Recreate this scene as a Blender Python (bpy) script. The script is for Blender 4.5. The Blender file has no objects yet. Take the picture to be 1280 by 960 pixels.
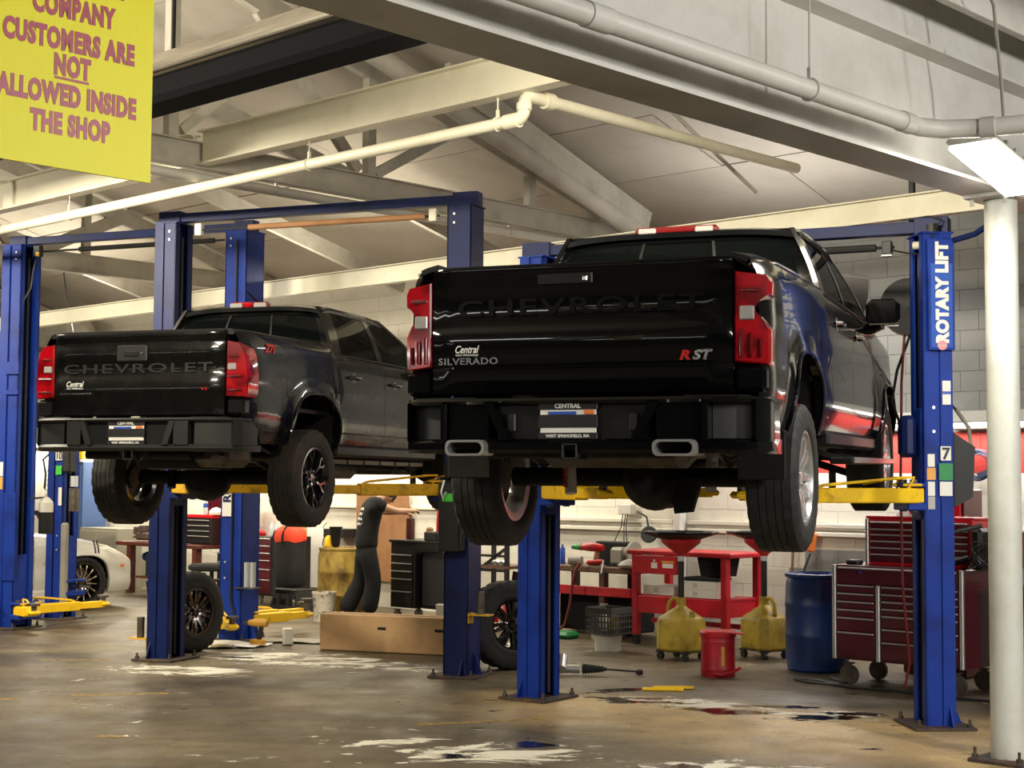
import bpy, bmesh, math, random
from math import sin, cos, pi, sqrt, radians
from mathutils import Vector, Matrix

random.seed(7)
C = bpy.context.scene.collection
SC = bpy.context.scene

# ------------------------------------------------------------------ camera
FPX = 1950.0                       # focal length in pixels of a 1280 px wide frame
PITCH, ROLL = 0.0634, 0.0068
cam_data = bpy.data.cameras.new('camera')
cam_data.sensor_width = 36.0
cam_data.lens = FPX / 1280.0 * 36.0
cam_data.clip_start = 0.05
cam_data.clip_end = 200
cam = bpy.data.objects.new('camera', cam_data)
C.objects.link(cam)
_F = Vector((0, cos(PITCH), sin(PITCH)))
_U = Vector((0, -sin(PITCH), cos(PITCH)))
_R = Vector((1, 0, 0))
_R2 = cos(ROLL) * _R + sin(ROLL) * _U
_U2 = -sin(ROLL) * _R + cos(ROLL) * _U
m3 = Matrix((_R2, _U2, -_F)).transposed()
cam.matrix_world = Matrix.Translation((0, 0, 1.7)) @ m3.to_4x4()
SC.camera = cam

# ------------------------------------------------------------------ view and world
SC.view_settings.view_transform = 'Standard'
SC.view_settings.look = 'None'
SC.view_settings.gamma = 1
SC.view_settings.use_curve_mapping = False
SC.view_settings.exposure = 0.62
wd = bpy.data.worlds.new('world')
SC.world = wd
wd.use_nodes = True
wd.node_tree.nodes['Background'].inputs[0].default_value = (0.9, 0.93, 1.0, 1)
wd.node_tree.nodes['Background'].inputs[1].default_value = 0.15

BYAW = 0.7596                      # the building is turned this much from the camera's axis


def W(b, a, z=0.0):
    """building coordinates (b along the back wall, a towards it) to the world"""
    return Vector((0.7251 * b + 0.6886 * a, -0.6886 * b + 0.7251 * a, z))


def area_light(name, loc, sx, sy, power, color=(1, 1, 1), rot=(0, 0, 0)):
    d = bpy.data.lights.new(name, 'AREA')
    d.shape = 'RECTANGLE'
    d.size, d.size_y = sx, sy
    d.energy = power
    d.color = color
    o = bpy.data.objects.new(name, d)
    o.location = loc
    o.rotation_euler = rot
    C.objects.link(o)
    return o


WARM = (1.0, 0.90, 0.70)
NEUT = (1.0, 0.97, 0.90)
# fill lights added under the roof, without fixtures: (b, a, z, power, colour)
# (b, a, z, power, colour, tilt towards the back wall, share sent up to the roof)
ROOF_FILL_LIGHTS = [(-8.6, 2.8, 4.6, 150, WARM, 1.0, 0.45), (-12.8, 5.2, 4.35, 200, WARM, 1.05, 0.35), (-18.6, 5.5, 4.35, 220, WARM, 1.05, 0.35),
              (-14.2, 11.8, 4.2, 90, WARM, 0.0, 0.30), (-20.5, 11.8, 4.2, 130, WARM, 0.0, 0.30), (-8.6, 12.9, 4.0, 35, NEUT, 0.0, 0.6)]
for (b_, a_, z_, pw_, co_, tilt_, up_) in ROOF_FILL_LIGHTS:
    area_light('roof_fill_light', W(b_, a_, z_ - 0.06), 1.2, 0.3, pw_, co_, (tilt_, 0, -BYAW))
    if up_:                        # added upward fill that brightens the roof
        area_light('roof_fill_uplight', W(b_, a_, z_), 2.4, 1.2, pw_ * up_, co_, (pi, 0, -BYAW))
# lamp on the far flank of the big beam: it lights the end of the cross beam
area_light('beam_flank_lamp', W(-5.1, 6.3, 4.15), 1.0, 0.3, 95, WARM, (1.45, 0, -BYAW + 0.75))
area_light('front_floor_fill', W(-6.0, -3.5, 4.6), 2.4, 0.6, 110, NEUT, (0, 0, -BYAW))  # added to brighten the unseen floor that the tailgate's lower strip reflects
# lamps of the near bay, aimed at the big beam and the sign
for (b_, a_, z_, pw_, tilt_) in ((2.6, 6.2, 3.7, 250, 0.9), (1.8, 9.5, 3.9, 90, 0.9), (2.4, 0.5, 3.7, 50, 0.9)):
    o = area_light('near_bay_lamp', W(b_, a_, z_), 1.2, 0.3, pw_, NEUT, (0, tilt_, -BYAW))
area_light('near_bay_ceiling_fill', W(2.0, 4.5, 3.9), 2.4, 1.2, 120, NEUT, (pi, 0, -BYAW))  # added upward fill that brightens the near bay ceiling

# ------------------------------------------------------------------ materials


def S(r, g, b):
    def f(c):
        c /= 255.0
        return c / 12.92 if c <= 0.04045 else ((c + 0.055) / 1.055) ** 2.4
    return (f(r), f(g), f(b), 1)


def mat(name, col, rough=0.5, metal=0.0, coat=0.0, col2=None, scale=4.0, lo=0.45, hi=0.7, bump=0.0, bscale=30.0,
        spec=0.5, detail=6.0, stretch=None, rough2=None):
    m = bpy.data.materials.new(name)
    m.use_nodes = True
    nt = m.node_tree
    p = nt.nodes['Principled BSDF']
    p.inputs['Base Color'].default_value = col
    p.inputs['Roughness'].default_value = rough
    p.inputs['Metallic'].default_value = metal
    p.inputs['Specular IOR Level'].default_value = spec
    p.inputs['Coat Weight'].default_value = coat
    p.inputs['Coat Roughness'].default_value = 0.04
    tc = None
    if col2 is not None or bump:
        tc = nt.nodes.new('ShaderNodeTexCoord')
        src = tc.outputs['Object']
        if stretch:
            mp = nt.nodes.new('ShaderNodeMapping')
            mp.inputs['Scale'].default_value = stretch
            nt.links.new(src, mp.inputs['Vector'])
            src = mp.outputs['Vector']
    if col2 is not None:
        n = nt.nodes.new('ShaderNodeTexNoise')
        n.inputs['Scale'].default_value = scale
        n.inputs['Detail'].default_value = detail
        n.inputs['Roughness'].default_value = 0.65
        nt.links.new(src, n.inputs['Vector'])
        r = nt.nodes.new('ShaderNodeValToRGB')
        r.color_ramp.elements[0].position = lo
        r.color_ramp.elements[0].color = col
        r.color_ramp.elements[1].position = hi
        r.color_ramp.elements[1].color = col2
        nt.links.new(n.outputs['Fac'], r.inputs['Fac'])
        nt.links.new(r.outputs['Color'], p.inputs['Base Color'])
        if rough2 is not None:
            mr = nt.nodes.new('ShaderNodeMapRange')
            mr.inputs[1].default_value = lo
            mr.inputs[2].default_value = hi
            mr.inputs[3].default_value = rough
            mr.inputs[4].default_value = rough2
            nt.links.new(n.outputs['Fac'], mr.inputs[0])
            nt.links.new(mr.outputs[0], p.inputs['Roughness'])
    if bump:
        n2 = nt.nodes.new('ShaderNodeTexNoise')
        n2.inputs['Scale'].default_value = bscale
        n2.inputs['Detail'].default_value = 4
        nt.links.new(src, n2.inputs['Vector'])
        bp = nt.nodes.new('ShaderNodeBump')
        bp.inputs['Strength'].default_value = bump
        bp.inputs['Distance'].default_value = 0.01
        nt.links.new(n2.outputs['Fac'], bp.inputs['Height'])
        nt.links.new(bp.outputs['Normal'], p.inputs['Normal'])
    return m


def emis(name, col, strength):
    m = bpy.data.materials.new(name)
    m.use_nodes = True
    p = m.node_tree.nodes['Principled BSDF']
    p.inputs['Base Color'].default_value = (0.8, 0.8, 0.8, 1)
    p.inputs['Emission Color'].default_value = col
    p.inputs['Emission Strength'].default_value = strength
    return m


def glass(name, tint, amount):
    """thin tinted pane: some light goes straight through, the rest is a dark glossy surface"""
    m = bpy.data.materials.new(name)
    m.use_nodes = True
    nt = m.node_tree
    p = nt.nodes['Principled BSDF']
    p.inputs['Base Color'].default_value = (0.006, 0.008, 0.008, 1)
    p.inputs['Roughness'].default_value = 0.03
    t = nt.nodes.new('ShaderNodeBsdfTransparent')
    t.inputs['Color'].default_value = tint
    mx = nt.nodes.new('ShaderNodeMixShader')
    mx.inputs['Fac'].default_value = amount
    nt.links.new(p.outputs[0], mx.inputs[1])
    nt.links.new(t.outputs[0], mx.inputs[2])
    nt.links.new(mx.outputs[0], nt.nodes['Material Output'].inputs['Surface'])
    return m


M = {}
M['paint'] = mat('black_car_paint', (0.0022, 0.0024, 0.0028, 1), 0.14, coat=0.55, spec=0.08)
M['paint_dusty'] = mat('dusty_black_paint', (0.003, 0.003, 0.003, 1), 0.24, coat=0.6, col2=(0.008, 0.0078, 0.007, 1), scale=5, lo=0.45, hi=0.8, rough2=0.34, spec=0.15)
M['blackplastic'] = mat('black_plastic', (0.005, 0.005, 0.0055, 1), 0.45, spec=0.3, bump=0.05, bscale=200)
M['greyplastic'] = mat('dark_grey_plastic', (0.016, 0.0165, 0.0165, 1), 0.48, spec=0.35, bump=0.05, bscale=150)
M['underbody'] = mat('underbody_black', (0.005, 0.005, 0.005, 1), 0.7, col2=(0.016, 0.013, 0.011, 1), scale=6, spec=0.3)
M['steel_dirty'] = mat('dirty_steel', (0.14, 0.12, 0.10, 1), 0.5, metal=0.7, col2=(0.06, 0.045, 0.03, 1), scale=9)
M['chrome'] = mat('chrome', (0.75, 0.75, 0.76, 1), 0.12, metal=1.0)
M['alloy'] = mat('silver_alloy', (0.55, 0.56, 0.57, 1), 0.3, metal=0.9)
M['blackrim'] = mat('gloss_black_rim', (0.008, 0.008, 0.009, 1), 0.15, coat=1.0)
M['rubber'] = mat('tyre_rubber', (0.009, 0.009, 0.009, 1), 0.72, col2=(0.022, 0.019, 0.016, 1), scale=5, bump=0.15, bscale=60)
M['rubber_dusty'] = mat('dusty_tyre_rubber', (0.012, 0.011, 0.010, 1), 0.78, col2=(0.045, 0.032, 0.021, 1), scale=4, lo=0.42, hi=0.75, bump=0.15, bscale=60)
M['redlens'] = mat('red_lens', S(160, 8, 20), 0.1, coat=1.0, col2=S(104, 4, 11), scale=7, lo=0.42, hi=0.58, detail=1)
M['redlens_dark'] = mat('dark_red_lens', S(98, 8, 14), 0.12, coat=1.0)
M['clearlens'] = mat('clear_lens', (0.33, 0.31, 0.30, 1), 0.15, coat=1.0)
M['tint'] = glass('tinted_window_glass', (0.30, 0.36, 0.33, 1), 0.62)
M['tintdark'] = glass('dark_privacy_glass', (0.08, 0.09, 0.085, 1), 0.6)
M['white'] = mat('white_print', (0.75, 0.75, 0.73, 1), 0.5)
M['greyprint'] = mat('grey_badge', (0.28, 0.28, 0.29, 1), 0.25, metal=0.8)
M['emboss'] = mat('black_badge', (0.002, 0.002, 0.0025, 1), 0.34, spec=0.12)
M['mirror'] = mat('mirror_face', (0.22, 0.23, 0.24, 1), 0.06, metal=1.0)
M['redprint'] = mat('red_badge', S(170, 20, 25), 0.3)
M['orange'] = mat('orange_print', S(225, 120, 50), 0.5)
M['bluelift'] = mat('blue_lift_paint', S(15, 52, 146), 0.55, spec=0.25, col2=S(10, 36, 112), scale=3, lo=0.45, hi=0.7, bump=0.03, bscale=40)
M['blueliftdark'] = mat('navy_lift_paint', S(11, 29, 84), 0.5, spec=0.3, col2=S(7, 19, 60), scale=3, bump=0.03, bscale=40)
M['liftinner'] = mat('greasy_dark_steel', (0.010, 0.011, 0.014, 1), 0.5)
M['rod'] = mat('bright_steel', (0.62, 0.64, 0.66, 1), 0.35, metal=0.4)
M['rust'] = mat('rusty_plate', (0.045, 0.035, 0.03, 1), 0.75, col2=(0.14, 0.07, 0.035, 1), scale=12)
M['yellow'] = mat('yellow_arm_paint', S(246, 200, 20), 0.45, col2=S(176, 130, 22), scale=7, lo=0.56, hi=0.78, bump=0.04)
M['yellowdark'] = mat('worn_yellow_paint', S(214, 164, 20), 0.5, col2=S(120, 88, 20), scale=9, lo=0.5, hi=0.75)
M['signyellow'] = mat('yellow_sign_plastic', S(246, 238, 8), 0.45, spec=0.4, bump=0.12, bscale=6, stretch=(40, 1, 1))
M['signred'] = mat('dark_red_letters', S(168, 34, 70), 0.4)
M['whitepaint'] = mat('white_painted_steel', (0.62, 0.61, 0.57, 1), 0.45, col2=(0.52, 0.505, 0.46, 1), scale=2.5, bump=0.04, bscale=25)
M['creampaint'] = mat('cream_painted_steel', (0.72, 0.69, 0.56, 1), 0.45, col2=(0.62, 0.58, 0.45, 1), scale=2.0, bump=0.03, bscale=25)
M['timber'] = mat('painted_timber', (0.47, 0.45, 0.39, 1), 0.7, col2=(0.34, 0.32, 0.28, 1), scale=3, bump=0.1, bscale=20)
M['roof'] = mat('dull_painted_roof', (0.43, 0.395, 0.345, 1), 0.75, col2=(0.34, 0.31, 0.265, 1), scale=0.7, bump=0.05)
M['column'] = mat('column_paint', (0.60, 0.61, 0.56, 1), 0.4, col2=(0.50, 0.49, 0.42, 1), scale=2.5, bump=0.12, bscale=25)
M['block_cream'] = mat('cream_block_paint', (0.70, 0.67, 0.59, 1), 0.6, col2=(0.60, 0.57, 0.48, 1), scale=1.4, bump=0.25, bscale=35)
M['block_grey'] = mat('grey_block_paint', (0.27, 0.275, 0.27, 1), 0.6, col2=(0.23, 0.23, 0.225, 1), scale=1.4, bump=0.25, bscale=35)
M['block_red'] = mat('red_block_paint', S(196, 60, 52), 0.55, bump=0.2, bscale=35)
M['mortar'] = mat('painted_mortar', (0.66, 0.64, 0.57, 1), 0.8)
M['cream'] = mat('cream_paint', (0.68, 0.65, 0.56, 1), 0.55)
M['wood'] = mat('worn_bench_wood', S(110, 78, 58), 0.6, col2=S(62, 42, 32), scale=4, stretch=(1, 8, 8))
M['darkwood'] = mat('dark_red_wood', S(92, 44, 36), 0.5, col2=S(50, 26, 22), scale=6, stretch=(1, 8, 8))
M['cardboard'] = mat('cardboard', S(196, 158, 112), 0.7, col2=S(178, 138, 95), scale=3)
M['cardbrown'] = mat('brown_board', S(150, 108, 70), 0.7, col2=S(128, 88, 56), scale=3)
M['reddark'] = mat('dark_red_tool_chest', S(78, 13, 28), 0.35, coat=0.3)
M['crategrey'] = mat('grey_crate_plastic', (0.055, 0.057, 0.056, 1), 0.55)
M['red'] = mat('red_steel', S(205, 22, 32), 0.35, coat=0.3)
M['redbench'] = mat('red_bench_paint', S(190, 24, 40), 0.4, col2=S(150, 16, 30), scale=4)
M['alu'] = mat('aluminium_trim', (0.62, 0.62, 0.60, 1), 0.35, metal=0.8)
M['bluedrum'] = mat('blue_drum_plastic', S(28, 62, 128), 0.4)
M['yellowdrum'] = mat('stained_yellow_drum', S(176, 146, 60), 0.6, col2=S(84, 62, 22), scale=6, lo=0.38, hi=0.66, stretch=(1, 1, 0.5))
M['yellowjug'] = mat('dirty_yellow_plastic', S(170, 146, 40), 0.5, col2=S(105, 86, 26), scale=5)
M['blacksteel'] = mat('black_steel', (0.012, 0.012, 0.013, 1), 0.4)
M['cloth'] = mat('black_cloth', (0.009, 0.009, 0.010, 1), 0.95, bump=0.3, bscale=25)
M['clothpants'] = mat('black_trousers', (0.007, 0.007, 0.009, 1), 0.95, bump=0.3, bscale=25)
M['skin'] = mat('skin', S(206, 158, 132), 0.5)
M['hair'] = mat('dark_hair', (0.012, 0.008, 0.006, 1), 0.7)
M['bag'] = mat('black_bag_cloth', (0.014, 0.014, 0.015, 1), 0.9, bump=0.6, bscale=9)
M['bagorange'] = mat('orange_bag_cloth', S(232, 70, 40), 0.8, bump=0.5, bscale=9)
M['silvercar'] = mat('silver_white_paint', (0.66, 0.65, 0.60, 1), 0.3, metal=0.1, coat=0.8)
M['poster'] = mat('white_paper', (0.8, 0.79, 0.74, 1), 0.6)
M['postergrey'] = mat('printed_paper', (0.42, 0.42, 0.40, 1), 0.6)
M['green'] = mat('green_label', S(70, 200, 60), 0.5)
M['greendark'] = mat('green_plate_print', S(30, 130, 70), 0.5)
M['orangelabel'] = mat('orange_label', S(226, 160, 70), 0.5)
M['bluepaper'] = mat('blue_print', S(40, 80, 180), 0.5)
M['purple'] = mat('purple_can', S(88, 36, 110), 0.35)
M['greyplate'] = mat('grey_pad', S(140, 136, 124), 0.5)
M['whiteplastic'] = mat('white_plastic', (0.62, 0.60, 0.54, 1), 0.45)
M['hose'] = mat('red_hose', S(110, 30, 30), 0.5)
M['cable'] = mat('black_cable', (0.01, 0.01, 0.011, 1), 0.5)
M['bluecable'] = mat('blue_grey_cable', S(58, 66, 96), 0.5)
M['dullblue'] = mat('dull_blue_paint', S(60, 84, 130), 0.5)
M['greycab'] = mat('grey_cabinet_paint', S(140, 136, 124), 0.55)
M['bottle'] = mat('clear_plastic_bottle', (0.55, 0.6, 0.62, 1), 0.1)
M['drillyellow'] = mat('drill_yellow', S(190, 140, 40), 0.5)
M['tube'] = emis('fluorescent_tube', (1.0, 0.96, 0.88, 1), 22.0)
M['led'] = emis('lamp_lens', (1.0, 0.95, 0.84, 1), 20.0)
M['reflector'] = mat('heater_reflector', (0.78, 0.74, 0.66, 1), 0.3, metal=0.9, col2=(0.60, 0.57, 0.50, 1), scale=2, stretch=(1, 6, 6))
M['hot'] = mat('heater_black', (0.006, 0.006, 0.008, 1), 0.85, spec=0.12)
M['tipsteel'] = mat('satin_steel_tip', (0.42, 0.42, 0.41, 1), 0.32, metal=0.75)
M['paintline'] = mat('worn_yellow_line', S(190, 150, 60), 0.7, col2=S(110, 96, 66), scale=14, lo=0.4, hi=0.6)


def floor_material():
    m = bpy.data.materials.new('oily_concrete')
    m.use_nodes = True
    nt = m.node_tree
    L = nt.links.new
    p = nt.nodes['Principled BSDF']
    tc = nt.nodes.new('ShaderNodeTexCoord')

    def noise(scale, detail=8, rough=0.6, stretch=None, dist=0.0):
        src = tc.outputs['Object']
        if stretch:
            mp = nt.nodes.new('ShaderNodeMapping')
            mp.inputs['Scale'].default_value = stretch
            L(src, mp.inputs['Vector'])
            src = mp.outputs['Vector']
        n = nt.nodes.new('ShaderNodeTexNoise')
        n.inputs['Scale'].default_value = scale
        n.inputs['Detail'].default_value = detail
        n.inputs['Roughness'].default_value = rough
        n.inputs['Distortion'].default_value = dist
        L(src, n.inputs['Vector'])
        return n.outputs['Fac']

    def ramp(fac, stops):
        r = nt.nodes.new('ShaderNodeValToRGB')
        e = r.color_ramp.elements
        while len(e) < len(stops):
            e.new(0.5)
        for k, (pos, col) in enumerate(stops):
            e[k].position = pos
            e[k].color = col if len(col) == 4 else (*col, 1)
        L(fac, r.inputs['Fac'])
        return r.outputs['Color']

    def mix(fac, c1, c2, kind='MIX'):
        x = nt.nodes.new('ShaderNodeMixRGB')
        x.blend_type = kind
        if isinstance(fac, float):
            x.inputs[0].default_value = fac
        else:
            L(fac, x.inputs[0])
        for s, c in ((1, c1), (2, c2)):
            if isinstance(c, tuple):
                x.inputs[s].default_value = c
            else:
                L(c, x.inputs[s])
        return x.outputs[0]

    def blob(cx, cy, rx, ry, rot):
        """soft elliptical zone of wear on the slab, 1 inside and 0 outside"""
        mp = nt.nodes.new('ShaderNodeMapping')
        mp.vector_type = 'TEXTURE'
        mp.inputs['Location'].default_value = (cx, cy, 0)
        mp.inputs['Rotation'].default_value = (0, 0, rot)
        mp.inputs['Scale'].default_value = (rx, ry, 1)
        L(tc.outputs['Object'], mp.inputs['Vector'])
        ln = nt.nodes.new('ShaderNodeVectorMath')
        ln.operation = 'LENGTH'
        L(mp.outputs[0], ln.inputs[0])
        mr = nt.nodes.new('ShaderNodeMapRange')
        mr.inputs[1].default_value = 1.0
        mr.inputs[2].default_value = 0.4
        L(ln.outputs['Value'], mr.inputs[0])
        return mr.outputs[0]

    def math(op, a, b):
        n = nt.nodes.new('ShaderNodeMath')
        n.operation = op
        n.use_clamp = op in ('ADD',)
        for s, v in ((0, a), (1, b)):
            if isinstance(v, (int, float)):
                n.inputs[s].default_value = v
            else:
                L(v, n.inputs[s])
        return n.outputs[0]

    base = ramp(noise(0.55, 9, 0.62), [(0.30, S(74, 65, 51)), (0.47, S(108, 97, 76)), (0.60, S(126, 114, 90)), (0.74, S(150, 138, 112))])
    fine = ramp(noise(7, 8, 0.7), [(0.32, (0.55, 0.55, 0.55)), (0.66, (1.15, 1.14, 1.10))])
    col = mix(0.75, base, fine, 'MULTIPLY')
    streak = ramp(noise(0.9, 6, 0.6, (0.5, 2.2, 1), 0.8), [(0.42, (1, 1, 1)), (0.62, (0.62, 0.57, 0.52))])
    col = mix(0.8, col, streak, 'MULTIPLY')
    # tan worn ground near the right-hand posts
    tan = None
    for z in ((2.7, 10.6, 2.2, 1.5, -0.4), (0.6, 12.2, 1.3, 0.8, -0.4), (1.7, 11.3, 2.6, 1.2, -0.4)):
        bl = blob(*z)
        tan = bl if tan is None else math('MAXIMUM', tan, bl)
    tanf = math('MULTIPLY', tan, ramp(noise(1.6, 7), [(0.28, (0.45, 0.45, 0.45)), (0.55, (1, 1, 1))]))
    col = mix(tanf, col, S(212, 182, 128))
    # flaking pale coating
    flake = None
    for z in ((-0.15, 9.95, 0.85, 0.55, -0.25), (1.25, 9.45, 0.9, 0.45, -0.3), (-0.75, 10.35, 0.55, 0.2, 0.5), (-0.9, 14.3, 0.6, 0.22, -0.4), (-2.0, 15.1, 1.8, 0.75, -0.5),
              (-3.0, 14.2, 1.0, 0.55, -0.4), (1.25, 12.35, 0.75, 0.4, -0.35), (2.3, 11.75, 0.7, 0.4, -0.35), (-0.45, 13.9, 0.5, 0.2, -0.3), (-3.4, 15.0, 0.4, 0.12, -0.3)):
        bl = blob(*z)
        flake = bl if flake is None else math('MAXIMUM', flake, bl)
    fn = noise(2.6, 12, 0.74, (0.7, 1.5, 1), 0.9)
    grit = ramp(noise(38, 5, 0.7), [(0.35, (0.72, 0.72, 0.72)), (0.65, (1.12, 1.12, 1.1))])
    col = mix(0.8, col, grit, 'MULTIPLY')
    blot = ramp(noise(0.8, 10, 0.7, None, 0.6), [(0.40, (0.62, 0.58, 0.54)), (0.55, (1, 1, 1))])
    col = mix(0.75, col, blot, 'MULTIPLY')
    fl = ramp(math('ADD', math('MULTIPLY', flake, 0.17), fn), [(0.645, (0, 0, 0)), (0.665, (1, 1, 1))])
    col = mix(fl, col, S(226, 222, 206))
    # small pale flecks everywhere
    fleck = ramp(noise(11, 6, 0.65), [(0.735, (0, 0, 0)), (0.755, (1, 1, 1))])
    col = mix(fleck, col, S(205, 200, 180))
    # oil: dark glossy puddles
    oil = None
    for z in ((0.12, 10.3, 0.34, 0.16, -0.1), (-0.36, 9.8, 0.3, 0.18, 0), (1.0, 12.4, 0.6, 0.25, -0.2), (1.6, 11.85, 0.6, 0.2, -0.35), (2.35, 11.6, 0.6, 0.28, 0.3),
              (2.0, 12.1, 0.5, 0.14, -0.1), (1.0, 9.55, 0.4, 0.16, -0.3), (-2.6, 15.2, 0.35, 0.1, -0.3), (0.9, 13.0, 0.6, 0.14, 0.5)):
        bl = blob(*z)
        oil = bl if oil is None else math('MAXIMUM', oil, bl)
    on = noise(4.0, 8, 0.68, (0.7, 1.6, 1))
    ol = ramp(math('ADD', math('MULTIPLY', oil, 0.20), on), [(0.63, (0, 0, 0)), (0.65, (1, 1, 1))])
    col = mix(ol, col, S(30, 24, 20))
    L(col, p.inputs['Base Color'])
    rr = nt.nodes.new('ShaderNodeMapRange')
    L(noise(2.2, 6), rr.inputs[0])
    rr.inputs[1].default_value, rr.inputs[2].default_value = 0.3, 0.7
    rr.inputs[3].default_value, rr.inputs[4].default_value = 0.34, 0.62
    r2 = nt.nodes.new('ShaderNodeMix')
    L(ol, r2.inputs[0])
    L(rr.outputs[0], r2.inputs[2])
    r2.inputs[3].default_value = 0.06
    L(r2.outputs[0], p.inputs['Roughness'])
    bp = nt.nodes.new('ShaderNodeBump')
    bp.inputs['Strength'].default_value = 0.12
    bp.inputs['Distance'].default_value = 0.01
    L(noise(24, 6), bp.inputs['Height'])
    L(bp.outputs[0], p.inputs['Normal'])
    return m


M['floor'] = floor_material()
M['dimwall'] = mat('unlit_wall_tone', (0.08, 0.078, 0.072, 1), 0.8)  # walls toned dark as an unlit bay, so tailgate reflections stay dark

# ------------------------------------------------------------------ mesh builder


def frame_from(axis):
    w = Vector(axis).normalized()
    h = Vector((0, 0, 1)) if abs(w.z) < 0.9 else Vector((1, 0, 0))
    u = h.cross(w).normalized()
    v = w.cross(u)
    return u, v, w


class MB:
    """collects shapes of ONE part and links them as one mesh object"""

    def __init__(self):
        self.v, self.f, self.mi = [], [], []

    def add(self, vs, fs, m=0):
        n = len(self.v)
        self.v.extend([Vector(x) for x in vs])
        self.f.extend([tuple(i + n for i in f) for f in fs])
        self.mi.extend([m] * len(fs))
        return self

    def box(self, c, s, rot=None, bev=0.0, m=0):
        hx, hy, hz = s[0] / 2, s[1] / 2, s[2] / 2
        R = rot if isinstance(rot, Matrix) else (Matrix.Rotation(rot, 3, 'Z') if rot else Matrix.Identity(3))
        c = Vector(c)
        if bev <= 0:
            vs = [(x, y, z) for x in (-hx, hx) for y in (-hy, hy) for z in (-hz, hz)]
            fs = [(0, 1, 3, 2), (4, 6, 7, 5), (0, 4, 5, 1), (2, 3, 7, 6), (0, 2, 6, 4), (1, 5, 7, 3)]
        else:
            b = min(bev, hx * 0.98, hy * 0.98, hz * 0.98)
            vs, idx = [], {}
            for sx in (-1, 1):
                for sy in (-1, 1):
                    for sz in (-1, 1):
                        for ax in range(3):
                            q = [sx * (hx - b), sy * (hy - b), sz * (hz - b)]
                            q[ax] = (sx * hx, sy * hy, sz * hz)[ax]
                            idx[(sx, sy, sz, ax)] = len(vs)
                            vs.append(tuple(q))
            fs = []
            for ax in range(3):
                o1, o2 = [k for k in range(3) if k != ax]
                for s_ in (-1, 1):
                    ring = []
                    for (p, q) in ((-1, -1), (1, -1), (1, 1), (-1, 1)):
                        k = [0, 0, 0]
                        k[ax], k[o1], k[o2] = s_, p, q
                        ring.append(idx[(k[0], k[1], k[2], ax)])
                    fs.append(tuple(ring))
            for ax in range(3):
                o1, o2 = [k for k in range(3) if k != ax]
                for p in (-1, 1):
                    for q in (-1, 1):
                        k0, k1 = [0, 0, 0], [0, 0, 0]
                        k0[ax], k0[o1], k0[o2] = -1, p, q
                        k1[ax], k1[o1], k1[o2] = 1, p, q
                        fs.append((idx[(*k0, o1)], idx[(*k1, o1)], idx[(*k1, o2)], idx[(*k0, o2)]))
            for sx in (-1, 1):
                for sy in (-1, 1):
                    for sz in (-1, 1):
                        fs.append(tuple(idx[(sx, sy, sz, a)] for a in range(3)))
        return self.add([c + R @ Vector(x) for x in vs], fs, m)

    def bar(self, p0, p1, w, h, bev=0.0, m=0, up=None):
        """box beam from p0 to p1, w across and h up"""
        p0, p1 = Vector(p0), Vector(p1)
        d = p1 - p0
        x = d.normalized()
        upv = Vector(up) if up else (Vector((0, 0, 1)) if abs(x.z) < 0.95 else Vector((0, 1, 0)))
        y = upv.cross(x).normalized()
        z = x.cross(y)
        R = Matrix((x, y, z)).transposed()
        return self.box((p0 + p1) / 2, (d.length, w, h), R, bev, m)

    def cyl(self, p0, p1, r0, r1=None, n=16, m=0, caps=True):
        r1 = r0 if r1 is None else r1
        p0, p1 = Vector(p0), Vector(p1)
        u, v, w = frame_from(p1 - p0)
        vs = []
        for p, r in ((p0, r0), (p1, r1)):
            for k in range(n):
                a = 2 * pi * k / n
                vs.append(p + (u * cos(a) + v * sin(a)) * r)
        fs = [(k, (k + 1) % n, n + (k + 1) % n, n + k) for k in range(n)]
        if caps:
            fs += [tuple(range(n - 1, -1, -1)), tuple(range(n, 2 * n))]
        return self.add(vs, fs, m)

    def tube(self, pts, r, n=8, m=0, closed=False):
        pts = [Vector(p) for p in pts]
        N = len(pts)
        vs = []
        u0 = None
        for i, p in enumerate(pts):
            if closed:
                t = pts[(i + 1) % N] - pts[i - 1]
            else:
                t = pts[min(i + 1, N - 1)] - pts[max(i - 1, 0)]
            t.normalize()
            if u0 is None:
                u0 = frame_from(t)[0]
            u = (u0 - t * u0.dot(t))
            if u.length < 1e-5:
                u = frame_from(t)[0]
            u.normalize()
            u0 = u
            v = t.cross(u)
            rr = r[i] if isinstance(r, (list, tuple)) else r
            for k in range(n):
                a = 2 * pi * k / n
                vs.append(p + (u * cos(a) + v * sin(a)) * rr)
        fs = []
        for i in range(N if closed else N - 1):
            j = (i + 1) % N
            for k in range(n):
                fs.append((i * n + k, i * n + (k + 1) % n, j * n + (k + 1) % n, j * n + k))
        if not closed:
            fs += [tuple(range(n - 1, -1, -1)), tuple((N - 1) * n + k for k in range(n))]
        return self.add(vs, fs, m)

    def lathe(self, prof, o=(0, 0, 0), axis=(0, 0, 1), n=24, m=0, mod=None, closed=False):
        """prof: list of (radius, height along axis)"""
        o = Vector(o)
        u, v, w = frame_from(axis)
        P = len(prof)
        vs = []
        for k in range(n):
            a = 2 * pi * k / n
            d = u * cos(a) + v * sin(a)
            for j, (r, h) in enumerate(prof):
                rr = r + (mod(j, k) if mod else 0)
                vs.append(o + d * rr + w * h)
        fs = []
        for k in range(n):
            k2 = (k + 1) % n
            for j in range(P if closed else P - 1):
                j2 = (j + 1) % P
                fs.append((k * P + j, k2 * P + j, k2 * P + j2, k * P + j2))
        return self.add(vs, fs, m)

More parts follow.
